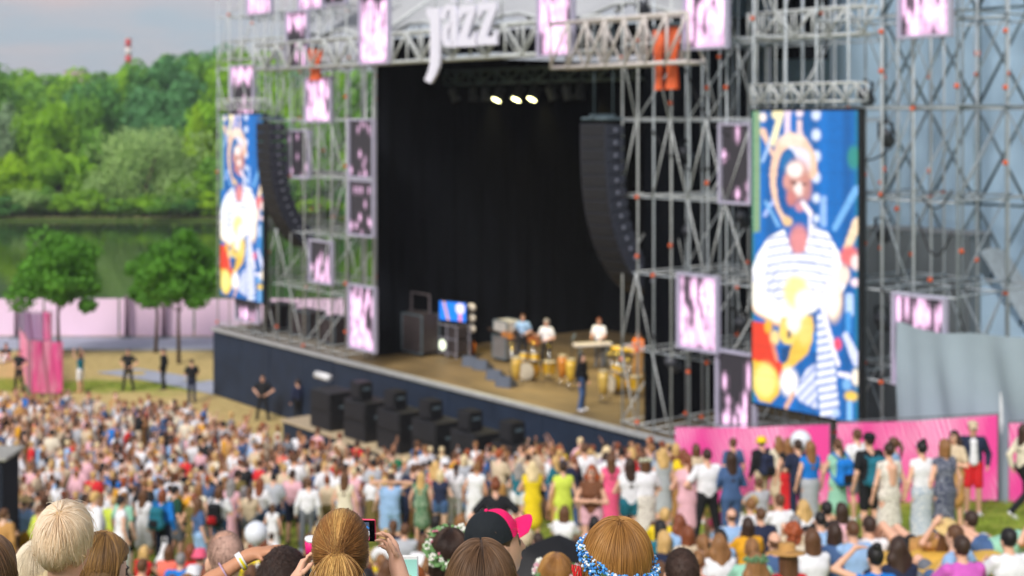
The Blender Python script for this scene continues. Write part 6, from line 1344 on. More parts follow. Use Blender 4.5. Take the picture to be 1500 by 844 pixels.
# seated people filling the slope in front of the standing crowd
sitcol = ['white', 'light blue', 'black', 'pale pink', 'navy', 'cream', 'grey', 'pale grey', 'denim', 'coral', 'mint', 'beige', 'teal', 'lilac', 'yellow', 'red']
sits = []
for _ in range(9000):
    px = cr.uniform(-20, 1120); Y = cr.uniform(10.5, 27.5)
    if px > 1000 and Y < 14: continue
    if px < 560 and Y < 13.5: continue
    X = (px - HX) / FPX * Y
    if free(X, Y, .85 if Y < 20 else 1.0): occupy(X, Y); sits.append((Y, X, px))
sits.sort(); sseen = set(); print('seated', len(sits))
for (Y, X, px) in sits[:100]:
    zone = 'on slope at left' if px < 300 else 'on slope behind the ponytail' if px < 560 else 'on slope around the umbrella' if px < 850 else 'on slope before the pink fence'
    for _ in range(80):
        wom = cr.random() < .6; hs, ht = cr.choice([('long', 'long {} hair'), ('bob', 'a {} bob'), ('ponytail', 'a {} ponytail'), ('wavy', 'wavy {} hair'), ('bun', 'a {} bun')] if wom else [('short', 'short {} hair'), ('crop', 'cropped {} hair')]); hc = cr.choice(['dark brown', 'brown', 'light brown', 'blonde', 'auburn', 'black', 'brown', 'light brown']); tp = cr.choice(sitcol)
        lab = 'seated %s with %s in %s top, %s' % ('woman' if wom else 'man', ht.format(hc), tp, zone)
        if lab not in sseen: break
    sseen.add(lab); person(cr.choice(('woman_sit', 'woman_sit_tee')) if wom else cr.choice(('man_sit', 'man_sit', 'man_sit_back')), X, Y, facing(X, Y, cr.gauss(0, .35)), lab, hs, hc, tp, cr.choice(('denim', 'navy', 'black', 'tan', 'grey')), cr.choice((0, 0, 1, 2)), cr.uniform(.93, 1.05), group='people seated on the slope')
NI = 292 - NP[0] - 17
TOPS = ['white'] * 14 + ['light blue'] * 5 + ['pale grey'] * 3 + ['cream'] * 4 + ['pale pink'] * 3 + ['black'] * 3 + ['navy'] * 2 + ['bright blue', 'red', 'pink', 'coral', 'yellow', 'mustard', 'lime', 'green', 'teal', 'mint', 'olive', 'denim', 'denim', 'beige', 'beige', 'purple', 'lilac', 'orange', 'grey', 'brown', 'tan']
PATT = ['patterned navy', 'floral cream', 'patterned pale blue', 'striped blue and white', 'striped blue and white', 'striped red and white', 'patterned coral', 'patterned green']
FTOP = ['white'] * 9 + ['cream'] * 4 + ['light blue'] * 3 + ['pale pink'] * 3 + ['beige'] * 4 + ['tan'] * 2 + ['black'] * 3 + ['denim'] * 2 + ['pale grey'] * 2 + ['navy', 'red', 'mustard', 'brown', 'coral', 'bright blue', 'grey']
BOTS = ['denim', 'navy', 'black', 'tan', 'white', 'grey', 'beige', 'light blue', 'olive']
HCS = ['dark brown'] * 4 + ['brown'] * 7 + ['light brown'] * 6 + ['blonde'] * 5 + ['pale blonde'] * 2 + ['auburn'] * 3 + ['black'] * 2 + ['grey', 'red']
WB_ = [('woman_dress', 'dress'), ('woman_dress_fold', 'sundress'), ('woman_trousers', 'tee and {} trousers'), ('woman_shorts', 'tank top and {} shorts'), ('woman_skirt', 'tee and {} skirt'), ('woman_long', 'vest and long {} skirt'), ('woman_phone', 'tee and {} trousers, hands raised'), ('woman_up', 'vest and {} shorts, both arms up'), ('woman_sleeve', 'long-sleeved top and {} trousers')]
MB_ = [('man_shorts', 'tee and {} shorts'), ('man_trousers', 'tee and {} trousers, arms folded'), ('man_akimbo', 'tee and {} trousers, hands on hips'), ('man_phone', 'tee and {} shorts, hands raised'), ('man_long', 'long-sleeved shirt and {} trousers')]
WH = [('long', 'long {} hair'), ('bob', 'a {} bob'), ('ponytail', 'a {} ponytail'), ('wavy', 'wavy {} hair'), ('bun', 'a {} bun'), ('long', 'long {} hair')]; MH = [('short', 'short {} hair'), ('crop', 'cropped {} hair'), ('short', 'short {} hair')]
seen = set(); LASTB = []
for i, (Y, X, px) in enumerate(spots[:NI]):
    zone = 'left part of crowd' if px < 230 else 'crowd left of centre' if px < 470 else 'middle of crowd' if px < 720 else 'right of crowd'
    for _ in range(60):
        wom = cr.random() < .6; bd, gt = cr.choice(WB_ if wom else MB_); hs, ht = cr.choice(WH if wom else MH); hc = cr.choice(HCS); tp = cr.choice(TOPS + PATT); bt = cr.choice(BOTS)
        lab = '%s with %s in %s %s, %s' % ('woman' if wom else 'man', ht.format(hc), tp, gt.format(bt), zone)
        if lab not in seen and len(lab.split()) <= 16: break
    seen.add(lab)
    jit = cr.gauss(0, .45) if cr.random() < .8 else cr.uniform(-2, 2)
    po = person(bd, X, Y, facing(X, Y, jit), lab, hs, hc, tp, bt, cr.choice((0, 0, 1, 2)), cr.uniform(.88, 1.04) * (1 if wom else 1.04), group='standing crowd'); po.rotation_euler = (cr.gauss(0, .035), cr.gauss(0, .035), po.rotation_euler.z)
# everyone farther off: one mass
CV, CF, CCo = [], [], []; off = 0
LOWB = ['man_shorts', 'man_trousers', 'woman_dress', 'woman_trousers', 'woman_skirt', 'woman_phone', 'woman_up', 'man_phone', 'woman_shorts']
for nme in LOWB: get_body(nme, .052)
lc = lambda m: np.array(m.node_tree.nodes['Color Ramp'].color_ramp.elements[0].color[:3]) * .5 + np.array(m.node_tree.nodes['Color Ramp'].color_ramp.elements[1].color[:3]) * .5
ncolr = {k: lc(v) for k, v in CLOTH.items() if 'pattern' not in k and 'floral' not in k and 'striped' not in k}; nh = {k: lc(v) for k, v in HAIRC.items()}; ns = [lc(m) for m in SKINS]
for (Y, X, px) in spots[NI:]:
    nme = cr.choice(LOWB); V, F, m = BODY[nme]['VF0.052']; hd = BODY[nme]['head']; sc = cr.uniform(.86, 1.1); a = facing(X, Y, cr.gauss(0, .6)); c, s = math.cos(a), math.sin(a)
    Vw = V * sc; Vw = np.stack([Vw[:, 0] * c - Vw[:, 1] * s + X, Vw[:, 0] * s + Vw[:, 1] * c + Y, Vw[:, 2] + gz(X, Y)], 1)
    sk = cr.choice(ns); tab = np.array([sk, ncolr[cr.choice(FTOP)], ncolr[cr.choice(BOTS)], ncolr['black'], sk * .5, sk]); cc = tab[m]; C = V[F].mean(1) - hd
    low = cr.choice((-.05, -.05, -.2)) if 'woman' in nme else -.05
    hm = (m != 1) & (C[:, 2] > low) & (np.abs(C[:, 0]) < .13) & ((C[:, 1] < .03) | (C[:, 2] > .07)) & (C[:, 1] > -.16); cc = np.where(hm[:, None], nh[cr.choice(HCS)], cc)
    CV.append(Vw); CF.append(F + off); CCo.append(cc); off += len(V)
if CV:
    CV = np.concatenate(CV); CF = np.concatenate(CF); CCo = np.concatenate(CCo); me = mesh_np('crowd', CV, CF, [MC('crowd_colours')], None, True)
    at = me.attributes.new('Col', 'FLOAT_COLOR', 'CORNER'); at.data.foreach_set('color', np.concatenate([CCo, np.ones((len(CCo), 1))], 1).repeat(4, 0).astype(np.float32).ravel())
    setp(link('crowd', me), 'dense far crowd standing before the stage', 'crowd', kind='stuff')
# ================================================================== the near row: heads in focus
HEADC = V3(0, -.012, .025); HEADR = V3(.0765, .0965, .100)
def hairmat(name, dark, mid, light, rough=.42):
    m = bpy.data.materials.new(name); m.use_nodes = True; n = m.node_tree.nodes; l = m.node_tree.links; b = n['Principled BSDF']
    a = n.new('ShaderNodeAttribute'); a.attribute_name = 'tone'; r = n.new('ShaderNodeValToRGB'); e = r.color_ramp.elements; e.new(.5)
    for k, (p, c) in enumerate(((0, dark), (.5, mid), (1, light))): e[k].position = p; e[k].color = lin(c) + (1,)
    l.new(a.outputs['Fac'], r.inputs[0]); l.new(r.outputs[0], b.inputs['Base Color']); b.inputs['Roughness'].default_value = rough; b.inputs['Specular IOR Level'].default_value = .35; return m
def sph(d): return HEADC + d * HEADR
def slerp(a, b, t):
    w_ = math.acos(max(-1, min(1, float(a @ b)))); 
    if w_ < 1e-4: return a
    return (a * math.sin((1 - t) * w_) + b * math.sin(t * w_)) / math.sin(w_)
def onscalp(d, nape=-.62):
    if d[1] > .42 and d[2] < .62 - .25 * abs(d[0]): return False
    if abs(d[0]) > .75 and d[1] > -.05 and d[2] < .2: return False
    return d[2] > nape
def scalp_dirs(n, rg, nape=-.62):
    out = []
    while len(out) < n:
        d = rg.normal(size=3); d /= np.linalg.norm(d)
        if onscalp(d, nape): out.append(d)
    return out
def tonefield(rg, k=26):
    C = rg.normal(size=(k, 3)); C /= np.linalg.norm(C, axis=1)[:, None]; v = rg.uniform(-1, 1, k)
    return lambda d: float(np.sum(v * np.exp(9 * (C @ d - 1)))) 
def strands(style, n, seed, L=.3):
    rg = np.random.default_rng(seed); out = []; tone = []; tf = tonefield(rg)
    if style == 'ponytail':
        tie = unit(V3(0, -1, .12)); T = sph(tie) * 1.0 + V3(0, -.016, 0)
        for d in scalp_dirs(n, rg, -.72):
            off = .05 + .10 * rg.random(); jj = rg.normal(0, .012, 3); P = []
            for t in np.linspace(0, 1, 12):
                q = unit(slerp(d, tie, t * .985) + jj * math.sin(t * 3.14)); P.append(HEADC + q * HEADR * (1 + off * (1 - .3 * t)) + (V3(0, -.012, 0) if t > .9 else 0))
            P[-1] = T + rg.normal(0, .006, 3); out.append(np.array(P)); ang = math.atan2(d[0], d[2] - .1)
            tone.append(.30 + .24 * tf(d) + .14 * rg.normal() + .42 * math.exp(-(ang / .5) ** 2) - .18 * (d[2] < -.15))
        for k in range(int(n * .75)):
            a = rg.uniform(0, 6.283); r = .016 * math.sqrt(rg.random()); p0 = T + V3(math.cos(a) * r, -.004, math.sin(a) * r); sx = rg.normal(0, .026); sy = rg.normal(0, .012); Lk = L * rg.uniform(.75, 1.05); P = []
            for t in np.linspace(0, 1, 12):
                P.append(p0 + V3(sx * (1 - (1 - min(1, t * 2.2)) ** 2) * (1 - .35 * t), -.045 * math.sin(min(1, t * 2.4) * 1.57) + sy * min(1, t * 3) + .05 * t * t, -Lk * (t ** 1.25)))
            out.append(np.array(P)); tone.append(.86 + .13 * rg.normal() - 2.5 * abs(sx))
    elif style == 'pixie':
        wh = unit(V3(.12, -.55, .83)); locks = scalp_dirs(170, rg, -.75)
        for k in range(n):
            lk = locks[rg.integers(len(locks))]; d = unit(lk + rg.normal(0, .09, 3))
            if not onscalp(d, -.58): continue
            away = d - wh * (d @ wh); away = unit(away) if np.linalg.norm(away) > .05 else unit(rg.normal(size=3)); away = unit(away - d * (away @ d)); down = unit(V3(0, 0, -1) - d * (-d[2])); sw = unit(np.cross(d, away)); ph = float(np.sin(lk @ V3(17, 9, 13)))
            fl = unit(away * .75 + down * .45 + sw * (.22 * ph + .05 * rg.normal())); len_ = (.85 if d[2] > -.15 else .28) * rg.uniform(.7, 1.15); lift = (.11 + .03 * rg.random()) * (1 if d[2] > -.1 else .45); P = []
            for t in np.linspace(0, 1, 9):
                q = unit(d * math.cos(len_ * t) + fl * math.sin(len_ * t)); P.append(HEADC + q * HEADR * (1.015 + lift * (math.sin(1.7 * t + .25)) * .9))
            out.append(np.array(P)); roots = math.exp(-((d - wh) @ (d - wh)) / .05)
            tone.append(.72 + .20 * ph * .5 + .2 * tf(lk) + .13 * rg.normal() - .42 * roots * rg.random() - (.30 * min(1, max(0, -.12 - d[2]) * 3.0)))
    elif style in ('bob', 'long', 'parted', 'updo'):
        top = unit(V3(.06 if style != 'parted' else .0, -.16, .98)); end = {'bob': -.17, 'long': -.42, 'parted': -.3, 'updo': -.1}[style]
        for d in scalp_dirs(n, rg, -.35):
            if style == 'parted' and abs(d[0]) < .03 and d[2] > .5: continue
            ax = d - top * (d @ top); ax = unit(ax) if np.linalg.norm(ax) > .03 else unit(rg.normal(size=3) * V3(1, 1, 0)); ax = unit(ax + rg.normal(0, .03, 3)); th0 = math.acos(max(-1, min(1, float(d @ top)))); off = .06 + .13 * rg.random()
            if style == 'parted' and d[1] > -.35 + .5 * abs(d[0]): s = 1 if d[0] > 0 else -1; ax = unit(ax * .6 + V3(s * .9, -.15, 0)); ax = unit(ax - top * (ax @ top))
            if ax[1] > .15: ax = unit(V3(ax[0] + (1 if ax[0] > 0 else -1) * .8, min(ax[1], .1), 0))
            P = []; z_end = end * rg.uniform(.85, 1.08); thm = 1.62; m = 8
            for t in np.linspace(0, 1, m):
                th = min(th0, thm - .2) + (thm - min(th0, thm - .2)) * t; q = unit(top * math.cos(th) + ax * math.sin(th)); q = unit(d * (1 - t) ** 2 + q * (1 - (1 - t) ** 2)); P.append(HEADC + q * HEADR * (1 + off * min(1, .35 + t)))
            pe = P[-1]; w2 = rg.normal(0, .006, 3)
            for t in np.linspace(.2, 1, 6):
                f = pe + V3(pe[0] * (.10 * math.sin(t * 2.4) - .22 * t * t * (style == 'bob')), pe[1] * .03 * t, 0) + w2 * t; f[2] = pe[2] + (z_end - pe[2]) * t; P.append(f)
            out.append(np.array(P)); tone.append(.5 + .26 * tf(unit(ax + .3 * d)) + .10 * rg.normal())
    elif style == 'crop':
        wh = unit(V3(.1, -.5, .85))
        for d in scalp_dirs(n, rg, -.66):
            fl = d - wh * (d @ wh); fl = unit(fl - d * (fl @ d) + rg.normal(0, .15, 3)); len_ = .16 * rg.uniform(.6, 1.2) * (.5 if d[2] < -.1 else 1); P = []
            for t in np.linspace(0, 1, 5): P.append(HEADC + unit(d * math.cos(len_ * t) + fl * math.sin(len_ * t)) * HEADR * (1.01 + (.05 if d[2] > -.1 else .02) * t))
            out.append(np.array(P)); tone.append(.5 + .25 * tf(d) + .15 * rg.normal())
    elif style == 'curly':
        for d in scalp_dirs(n, rg, -.6):
            p = sph(d) * 1.02; lk = rg.uniform(0, 6.28); a = unit(np.cross(d, rg.normal(size=3))); b_ = np.cross(d, a); Lc = .10 if d[2] > -.2 else .2; P = []
            for t in np.linspace(0, 1, 12): P.append(p + d * (.035 * math.sin(1.57 * t)) + V3(0, 0, -Lc * t * t) + (a * math.cos(lk + 9 * t) + b_ * math.sin(lk + 9 * t)) * .011 * min(1, 3 * t))
            out.append(np.array(P)); tone.append(.45 + .25 * tf(d) + .18 * rg.normal())
    return out, np.clip(tone, 0, 1)
def hair_curves(name, S_, tone, mat, parent, rad=.0008, taper=.45):
    fr = np.random.default_rng(len(S_))
    for i in range(len(S_)):
        if fr.random() < (.012 if len(S_[0]) == 9 else .035): q = S_[i]; t = np.linspace(0, 1, len(q))[:, None]; S_[i] = q + unit(q.mean(0) - HEADC) * fr.uniform(.004, .016) * t + fr.normal(0, .007, 3) * t * t
    hc = bpy.data.hair_curves.new(name); k = [len(s) for s in S_]; hc.add_curves(k)
    pos = np.concatenate(S_).astype(np.float32); hc.attributes['position'].data.foreach_set('vector', pos.ravel())
    r = np.concatenate([rad * np.linspace(1, taper, n) for n in k]).astype(np.float32)
    at = hc.attributes.get('radius') or hc.attributes.new('radius', 'FLOAT', 'POINT'); at.data.foreach_set('value', r)
    at = hc.attributes.new('tone', 'FLOAT', 'CURVE'); at.data.foreach_set('value', np.asarray(tone, np.float32))
    hc.materials.append(mat); o = bpy.data.objects.new(name, hc); COL.objects.link(o); o.parent = parent; return o
HM = {'pixie': hairmat('pale_blonde_strand', (136, 100, 70), (224, 192, 154), (248, 230, 206)), 'honey': hairmat('honey_strand', (84, 52, 26), (158, 108, 58), (226, 184, 112)), 'gold': hairmat('golden_brown_strand', (88, 58, 30), (168, 118, 62), (214, 168, 100)),
      'brown': hairmat('brown_strand', (50, 36, 28), (108, 80, 58), (160, 124, 92)), 'dark': hairmat('dark_strand', (28, 20, 18), (54, 38, 32), (92, 68, 56)), 'streak': hairmat('streaked_strand', (56, 44, 40), (128, 96, 62), (214, 164, 84)), 'white': hairmat('white_blonde_strand', (180, 156, 120), (228, 212, 184), (250, 240, 222)), 'stubble': hairmat('stubble_strand', (146, 116, 104), (160, 130, 117), (176, 146, 132)), 'auburn': hairmat('auburn_strand', (90, 46, 22), (160, 86, 40), (200, 120, 66))}
def hero(bname, px, ytop, Y, label, style, hm, n, top, bottom, yaw=0.0, skin=0, sc=1.0, seed=1, L=.3, rad=.0009, hscale=1.0, cap=True, fill='short', fillc=None, h=.0095):
    """a person of the near row, head top at photo pixel px, ytop and distance Y; strands grow on the head"""
    X = (px - HX) / FPX * Y; zt = CAMZ - (ytop - HY) / FPX * Y; B = BODY[bname]; hdz = B['head'][2] + .128
    z = zt - hdz * sc; o = person(bname, X, Y, yaw, label, None, 'brown', top, bottom, skin, sc, z=z, group='near row of spectators', h=h)
    # the head must sit on px: shift by the head's own offset in the pose
    q = Matrix.Rotation(yaw, 3, 'Z') @ Vector(B['head']) * sc; o.location.x -= q.x
    hp = link('hair', HAIR[fill], o, Vector(B['head'])); hp.rotation_euler = (B['pitch'], 0, B['yaw']); setm(hp, 0, fillc or HAIRC['brown']); hp.scale = (.975, .975, .975)
    if style != 'crop' and style != 'pixie': n = int(n * 1.45); rad *= .68
    S_, tone = strands(style, n, seed, L); c = hair_curves('hair_strands', S_, tone, HM[hm], hp, rad); c.scale = (1 / .975 * hscale,) * 3; return o, hp
# poses of the near row
defbody('lady_plain', 1.73, sex='f', top='strap', bottom='trousers', h=.0095)
defbody('gent_plain', 1.73, sex='m', top='tee', bottom='shorts', h=.0095)
defbody('lady_tee', 1.73, sex='f', top='tee', bottom='trousers', h=.0095)
defbody('lady_down', 1.73, sex='f', top='tank', bottom='trousers', hyaw=-.75, hpitch=-.3, h=.0095)
defbody('gent_side', 1.73, sex='m', top='tee', bottom='shorts', hyaw=-1.05, hpitch=.05, h=.0085)
defbody('gent_left', 1.73, sex='m', top='tee', bottom='shorts', hyaw=.42, h=.0085)
HZ = 1.622
defbody('lady_photo', 1.73, sex='f', top='tee', bottom='trousers', h=.007, el=[(-.27, .10, 1.22), (.30, .10, 1.22)], wr=[(-.165, .155, 1.475), (.160, .17, 1.525)],
        hands=[((.28, .55, .75), (.8, -.1, -.3), -1, .45), ((-.30, .50, .80), (-.8, -.25, .2), 1, .5)])
defbody('lady_shade', 1.73, sex='f', top='tank', bottom='trousers', h=.007, el=[(-.34, -.05, 1.595), (.25, .0, 1.13)], wr=[(-.13, .03, 1.72), (.2, .14, .98)], hands=[((1, .25, .20), (0, .1, -1), -1, .06), None])

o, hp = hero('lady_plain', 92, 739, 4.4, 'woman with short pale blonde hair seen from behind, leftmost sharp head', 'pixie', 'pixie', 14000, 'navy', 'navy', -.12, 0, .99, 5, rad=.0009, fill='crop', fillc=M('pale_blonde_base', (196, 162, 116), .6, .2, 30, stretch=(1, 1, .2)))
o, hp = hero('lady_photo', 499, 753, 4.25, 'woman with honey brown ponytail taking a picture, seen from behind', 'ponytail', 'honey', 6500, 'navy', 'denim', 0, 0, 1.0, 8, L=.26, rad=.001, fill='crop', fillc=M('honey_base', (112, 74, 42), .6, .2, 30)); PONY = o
tie = V3(0, -.1235, .037)
b = MB(); g = random.Random(2)
for k in range(26):
    a = k / 26 * 6.283; r = .0175; b.ball(tie + V3(math.cos(a) * r, -.004 + g.uniform(-.004, .004), math.sin(a) * r * .8), g.uniform(.0045, .0068), 7, 5)
b.build('hair_tie', M('silver_hair_tie', (206, 206, 216), .25, .2, 60, metal=.7), hp, smooth=True)
o, hp = hero('lady_tee', 905, 766, 4.1, 'woman wearing a blue flower crown over straight golden brown hair', 'bob', 'gold', 8000, 'white', 'denim', .03, 0, 1.0, 12, rad=.0011, hscale=1.07, fill='bob', fillc=M('gold_base', (120, 82, 46), .6, .2, 30, stretch=(1, 1, .1))); CROWN = hp
o, hp = hero('lady_tee', 704, 797, 3.95, 'woman with brown parted hair below the black and pink cap', 'parted', 'brown', 8000, 'light blue', 'denim', .1, 0, 1.0, 17, rad=.0011, hscale=1.05, fill='bob', fillc=M('brown_base', (78, 58, 44), .6, .2, 30))
o, hp = hero('lady_down', 146, 788, 5.0, 'woman with brown and yellow streaked hair looking down to the right', 'long', 'streak', 8000, 'purple', 'black', 0, 2, 1.0, 22, rad=.0012, hscale=1.05, fill='bob', fillc=M('streak_base', (120, 92, 60), .6, .2, 30))
o, hp = hero('gent_left', 328, 778, 6.1, 'balding man with cropped hair in pale mint tee', 'crop', 'stubble', 6500, 'mint', 'grey', .0, 0, 1.02, 25, rad=.0004, fill='crop', fillc=M('stubble_base', (204, 166, 150), .6, .15, 14))
hp.scale = (.94, .97, .93)
o, hp = hero('lady_shade', 414, 805, 5.5, 'woman with dark curly hair shading her eyes, yellow wristband', 'curly', 'dark', 5200, 'pale pink', 'denim', 0, 1, 1.0, 31, rad=.0014, fill='bob', fillc=M('dark_base', (44, 32, 28), .6, .2, 30)); SHADE = o
o, hp = hero('lady_tee', -27, 790, 4.1, 'woman with long brown hair cut off by the left edge', 'long', 'brown', 6500, 'teal', 'denim', -.15, 0, 1.0, 35, rad=.0012, hscale=1.08, fill='long', fillc=M('brown_base', (78, 58, 44), .6, .2, 30))
o, hp = hero('lady_tee', 58, 796, 5.6, 'woman with long white-blonde hair behind the short blonde head', 'long', 'white', 5000, 'denim', 'black', -.3, 0, 1.0, 37, rad=.0013, hscale=1.05, fill='long', fillc=HAIRC['pale blonde'])
o, hp = hero('gent_plain', 1000, 805, 6.6, 'man with cropped brown hair right of the blue flower crown', 'crop', 'dark', 5200, 'pale grey', 'navy', -.05, 0, 1.0, 41, rad=.0009, fill='crop', fillc=M('dark_crop_base', (70, 50, 42), .6, .2, 30))
o, hp = hero('lady_tee', 660, 776, 7.2, 'woman with dark hair in a wreath of white flowers and leaves', 'updo', 'dark', 4000, 'light blue', 'denim', .05, 0, 1.0, 43, rad=.0014, hscale=1.02, fill='bob', fillc=M('dark_base', (44, 32, 28), .6, .2, 30)); WR1 = hp
o, hp = hero('lady_tee', 814, 812, 7.6, 'woman with light brown hair in a small leafy wreath left of blue crown', 'updo', 'gold', 3500, 'cream', 'denim', .05, 0, 1.0, 45, rad=.0014, fill='bob', fillc=HAIRC['light brown']); WR2 = hp
o, hp = hero('gent_side', 727, 753, 5.5, 'man in black and pink cap, face turned to the right', 'crop', 'brown', 3500, 'light blue', 'navy', 0, 0, 1.02, 47, rad=.001, fill='crop', fillc=M('brown_crop_base', (84, 60, 44), .6, .2, 30)); CAPM = hp
o, hp = hero('lady_tee', 598, 826, 7.6, 'person with auburn hair behind the white phone', 'updo', 'auburn', 3000, 'pink', 'denim', 0, 0, 1.0, 49, rad=.0014, fill='bob', fillc=HAIRC['auburn'])
# cap on the man's head: black panels, pink front and bill
NAVC = M('black_cap_cloth', (24, 30, 36), .85, .1, 30, bump=.3); PINKC = M('hot_pink_cap_cloth', (248, 20, 108), .75, .06, 30, bump=.25)
cp = thing('cap', '', 'cap') ; bpy.data.objects.remove(cp)
capo = bpy.data.objects.new('cap', None); COL.objects.link(capo); capo.parent = CAPM; capo.rotation_euler = (.16, 0, 0)
def capdome(a0, a1, y=0):
    def f(s, t):
        a = a0 + (a1 - a0) * s; th = t * 1.5; r = math.sin(th); seam = 1 - .012 * math.exp(-((s - 1) * 14) ** 2) - .012 * math.exp(-(s * 14) ** 2)
        return Vector((.090 * r * math.cos(a) * seam, -.014 + .112 * r * math.sin(a) * seam, .028 + .122 * (1 - (1 - math.cos(th)) ** 1.25) * seam - .0))
    return f
for k in range(6):
    a0 = R(30 + k * 60); MB().sheet(capdome(a0, a0 + R(60)), 10, 14).build('crown_panel', PINKC if k in (0,) else NAVC, capo, smooth=True)
bl = MB()
def bill(dz):
    def f(s, t): x = (s - .5) * 2; return Vector((.082 * x * (1 - .12 * t * t), .064 + .022 * (1 - x * x) + .086 * t * (1 - .42 * x * x), .064 + dz - .03 * x * x + .004 * t))
    return f
bl.sheet(bill(0), 16, 8); bl.sheet(bill(-.004), 16, 8); bl.build('bill', PINKC, capo, smooth=True)
MB().ball((0, -.014, .150), .008, 8, 6).build('button', PINKC, capo, smooth=True)
# flower crowns
def wreath(parent, name, ctr, rx, ry, tilt, roll, nb, cols, br, thick, leaves=0, leafc=None, petal=False, seed=1, arc=(0, 6.283), leafr=.016):
    w_ = bpy.data.objects.new(name, None); COL.objects.link(w_); w_.parent = parent; w_.location = ctr; w_.rotation_euler = (tilt, roll, 0); g = random.Random(seed)
    vine = MB().tube([(rx * math.cos(a / 30 * 6.283), ry * math.sin(a / 30 * 6.283), 0) for a in range(31)], .006, 6); vine.build('vine', M('wreath_stem', (70, 92, 44)), w_, smooth=True)
    for ci, (cname, cc, share) in enumerate(cols):
        b = MB()
        for k in range(int(nb * share)):
            a = g.uniform(*arc); t = g.random() ** .5 * thick * (1 + .25 * math.sin(a * 5 + 1)); f = g.uniform(0, 6.283); rr = br * g.uniform(.6, 1.25)
            c = Vector(((rx + t * math.cos(f)) * math.cos(a), (ry + t * math.cos(f)) * math.sin(a), t * 1.15 * math.sin(f)))
            if petal:
                for q in range(5): e = q * 1.2566 + f; b.ball(c + Vector((math.cos(e) * rr * .7, math.sin(e) * rr * .5, math.sin(e) * rr * .7)), rr * .6, 6, 4)
            else: b.ball(c, (rr, rr, rr * .85), 6, 4)
        setp(b.build('blossom_mass', M(cname, cc, .6, .12, 60), w_, smooth=True), kind='stuff')
    if leaves:
        b = MB()
        for k in range(leaves):
            a = g.uniform(*arc); f = g.uniform(0, 6.283); t = thick * 1.1; c = Vector(((rx + t * math.cos(f)) * math.cos(a), (ry + t * math.cos(f)) * math.sin(a), t * math.sin(f))); q = Matrix.Rotation(g.uniform(0, 6), 3, 'Z') @ Matrix.Rotation(g.uniform(-1.2, 1.2), 3, 'X'); L = leafr * g.uniform(.7, 1.5)
            b.add([c + q @ Vector(p) * L for p in ((-1, 0, 0), (-.4, .6, .1), (.4, .6, .1), (1, 0, 0), (.4, -.6, .1), (-.4, -.6, .1))], [(0, 1, 2, 3, 4, 5)])
        setp(b.build('leaf_mass', M(name + '_leaf', leafc, .6, .2, 30), w_), kind='stuff')
    return w_
wreath(CROWN, 'flower_crown', (0, -.014, .018), .108, .130, R(10), R(15), 1500, [('deep_blue_blossom', (52, 132, 214), .40), ('blue_blossom', (104, 176, 240), .38), ('pale_blossom', (224, 234, 246), .22)], .0046, .019, 80, (80, 96, 40), seed=3, leafr=.006)
rb = MB()
for k in range(5): rb.tube([Vector((-.118 - .004 * k, -.07, .02)) + Vector((.004 * math.sin(j + k) - .0, -.012 + .006 * k, -.012 * j)) for j in range(7)], .0035, 5)
rb.build('ribbon', M('red_white_ribbon', (208, 40, 44), .5, .5, 40), CROWN, smooth=True)
wreath(WR1, 'flower_wreath', (0, .0, .035), .112, .135, R(22), R(6), 46, [('white_bloom', (236, 236, 226), .7), ('rose_bloom', (206, 120, 140), .3)], .017, .022, 230, (108, 148, 92), True, 5)
wreath(WR2, 'flower_wreath', (0, .0, .02), .108, .13, R(10), R(0), 34, [('white_bloom', (236, 236, 226), .6), ('pale_rose_bloom', (226, 176, 190), .4)], .016, .02, 190, (120, 164, 120), True, 6)
# phones, bands, watch
def held(owner, name, label, cat, off, rot): 
    t = thing(name, label, cat, owner.location + Matrix.Rotation(owner.rotation_euler.z, 3, 'Z') @ (Vector(off) * owner.scale[0]), 0); t.rotation_euler = rot; return t
t = held(PONY, 'phone', 'phone in pink frame held up sideways by the woman with ponytail', 'phone', (.000, .315, 1.612), (R(8), 0, -.08))
MB().box((0, 0, 0), (.152, .009, .076), bev=.004).build('case', M('phone_pink_case', (232, 44, 100), .4), t); MB().box((0, -.0052, 0), (.147, .002, .071)).build('bezel', M('phone_black_glass', (8, 8, 10), .1), t)
C = np.zeros((14, 26, 3)) + np.array(lin((200, 205, 215))); rg = np.random.default_rng(9)
for r_ in range(14):
    for c_ in range(26): C[r_, c_] = lin(((60, 70, 90), (210, 215, 225), (40, 120, 190), (235, 60, 120), (230, 225, 215))[0 if r_ < 3 else 3 if r_ > 10 and c_ > 8 else int(rg.integers(0, 3)) if r_ < 9 else 4])
s = colgrid('screen', .112, .06, C, MV('phone_screen', .6), t, -.0068); s.location = (-.056, 0, -.03)
def band(owner, name, p0, p1, r, w_, mat, label=None):
    p0 = Vector(p0); p1 = Vector(p1); d = (p1 - p0).normalized(); q = d.to_track_quat('Z', 'Y').to_matrix(); return MB().lathe([(r, -w_ / 2), (r + .002, -w_ / 2), (r + .002, w_ / 2), (r, w_ / 2)], p0, 24, q).build(name, mat, owner, smooth=False)
YB = M('yellow_band', (232, 214, 20), .5); WBM = M('white_band', (236, 236, 236), .5)
band(PONY, 'wristband', (.172, .163, 1.493), (.160, .17, 1.525), .031, .02, YB)
wt = band(PONY, 'watch_strap', (-.176, .150, 1.448), (-.165, .155, 1.475), .031, .022, M('grey_watch_strap', (90, 110, 130), .5)); MB().box((-.196, .128, 1.452), (.038, .012, .044), Matrix.Rotation(-.9, 3, 'Z'), .004).build('watch_case', M('watch_white', (225, 232, 238), .3), wt); MB().box((-.2005, .1235, 1.452), (.030, .006, .036), Matrix.Rotation(-.9, 3, 'Z')).build('watch_face', M('watch_face', (58, 96, 124), .15), wt)
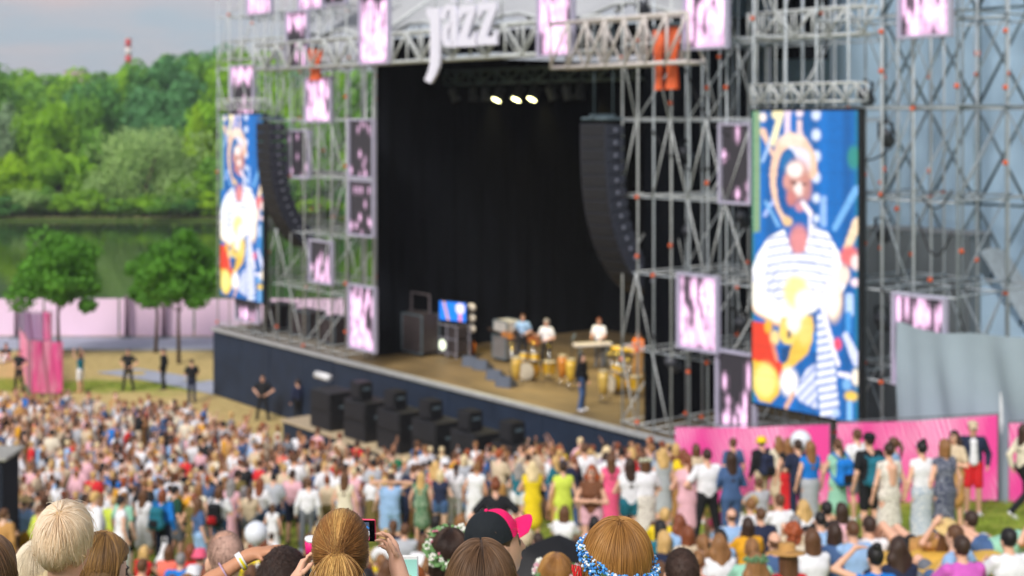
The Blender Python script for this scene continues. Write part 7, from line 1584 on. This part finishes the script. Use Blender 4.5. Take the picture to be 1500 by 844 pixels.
e, w_ = V3(-.34, -.05, 1.595), V3(-.13, .03, 1.72); mid = lambda k: e + (w_ - e) * k
wb = band(SHADE, 'wristband', mid(.84), w_, .033, .022, WBM); band(SHADE, 'wristband', mid(.845), w_, .0335, .009, YB).location = (.002, -.003, -.004)
band(SHADE, 'bracelet', mid(.55), w_, .040, .006, M('lilac_bracelet', (190, 160, 190), .5))
t = held(SHADE, 'paper_cup', 'hot pink cup between raised fingers and the ponytail', 'cup', (.095, .10, 1.725), (.2, .1, 0)); MB().lathe([(.018, -.038), (.026, .036), (.024, .036), (.016, -.034)], n=20).build('wall', M('hot_pink_cup', (246, 40, 130), .5), t, smooth=True); MB().lathe([(.027, .036), (.027, .042), (.016, .046)], n=20).build('lid', WBM, t, smooth=True)
o = put('woman_phone', 604, 846, 'woman in black top at bottom edge holding up a white phone', Y=5.2, hair='bob', hc='auburn', top='black', bottom='denim', rz=0); o.location.z = CAMZ - (872 - HY) / FPX * 5.2 - 1.73
t = thing('phone', 'white phone with pale green screen raised at the bottom edge', 'phone', W(601, 833, 5.62)); t.rotation_euler = (R(6), 0, 0)
MB().box((0, 0, -.01), (.064, .009, .13), bev=.004).build('case', WBM, t); q = colgrid('screen', .054, .10, np.zeros((8, 4, 3)) + np.array(lin((150, 205, 190))) * np.linspace(.8, 1.1, 8)[:, None, None], MV('phone_screen_green', .62), t, -.0062); q.location = (-.027, 0, -.06)
print('persons', NP[0])
# ------------------------------------------------------------------ evening air
hm_ = bpy.data.materials.new('evening_haze'); hm_.use_nodes = True; n = hm_.node_tree.nodes; n.clear(); vo = n.new('ShaderNodeVolumePrincipled'); ou = n.new('ShaderNodeOutputMaterial'); hm_.node_tree.links.new(vo.outputs[0], ou.inputs['Volume'])
vo.inputs['Color'].default_value = (.86, .91, 1, 1); vo.inputs['Density'].default_value = .0003; vo.inputs['Anisotropy'].default_value = .0
hz = MB().box((0, 1615, 28), (2000, 3300, 68)).build('haze', hm_); setp(hz, 'thin evening haze over the lake and the wood', kind='stuff')
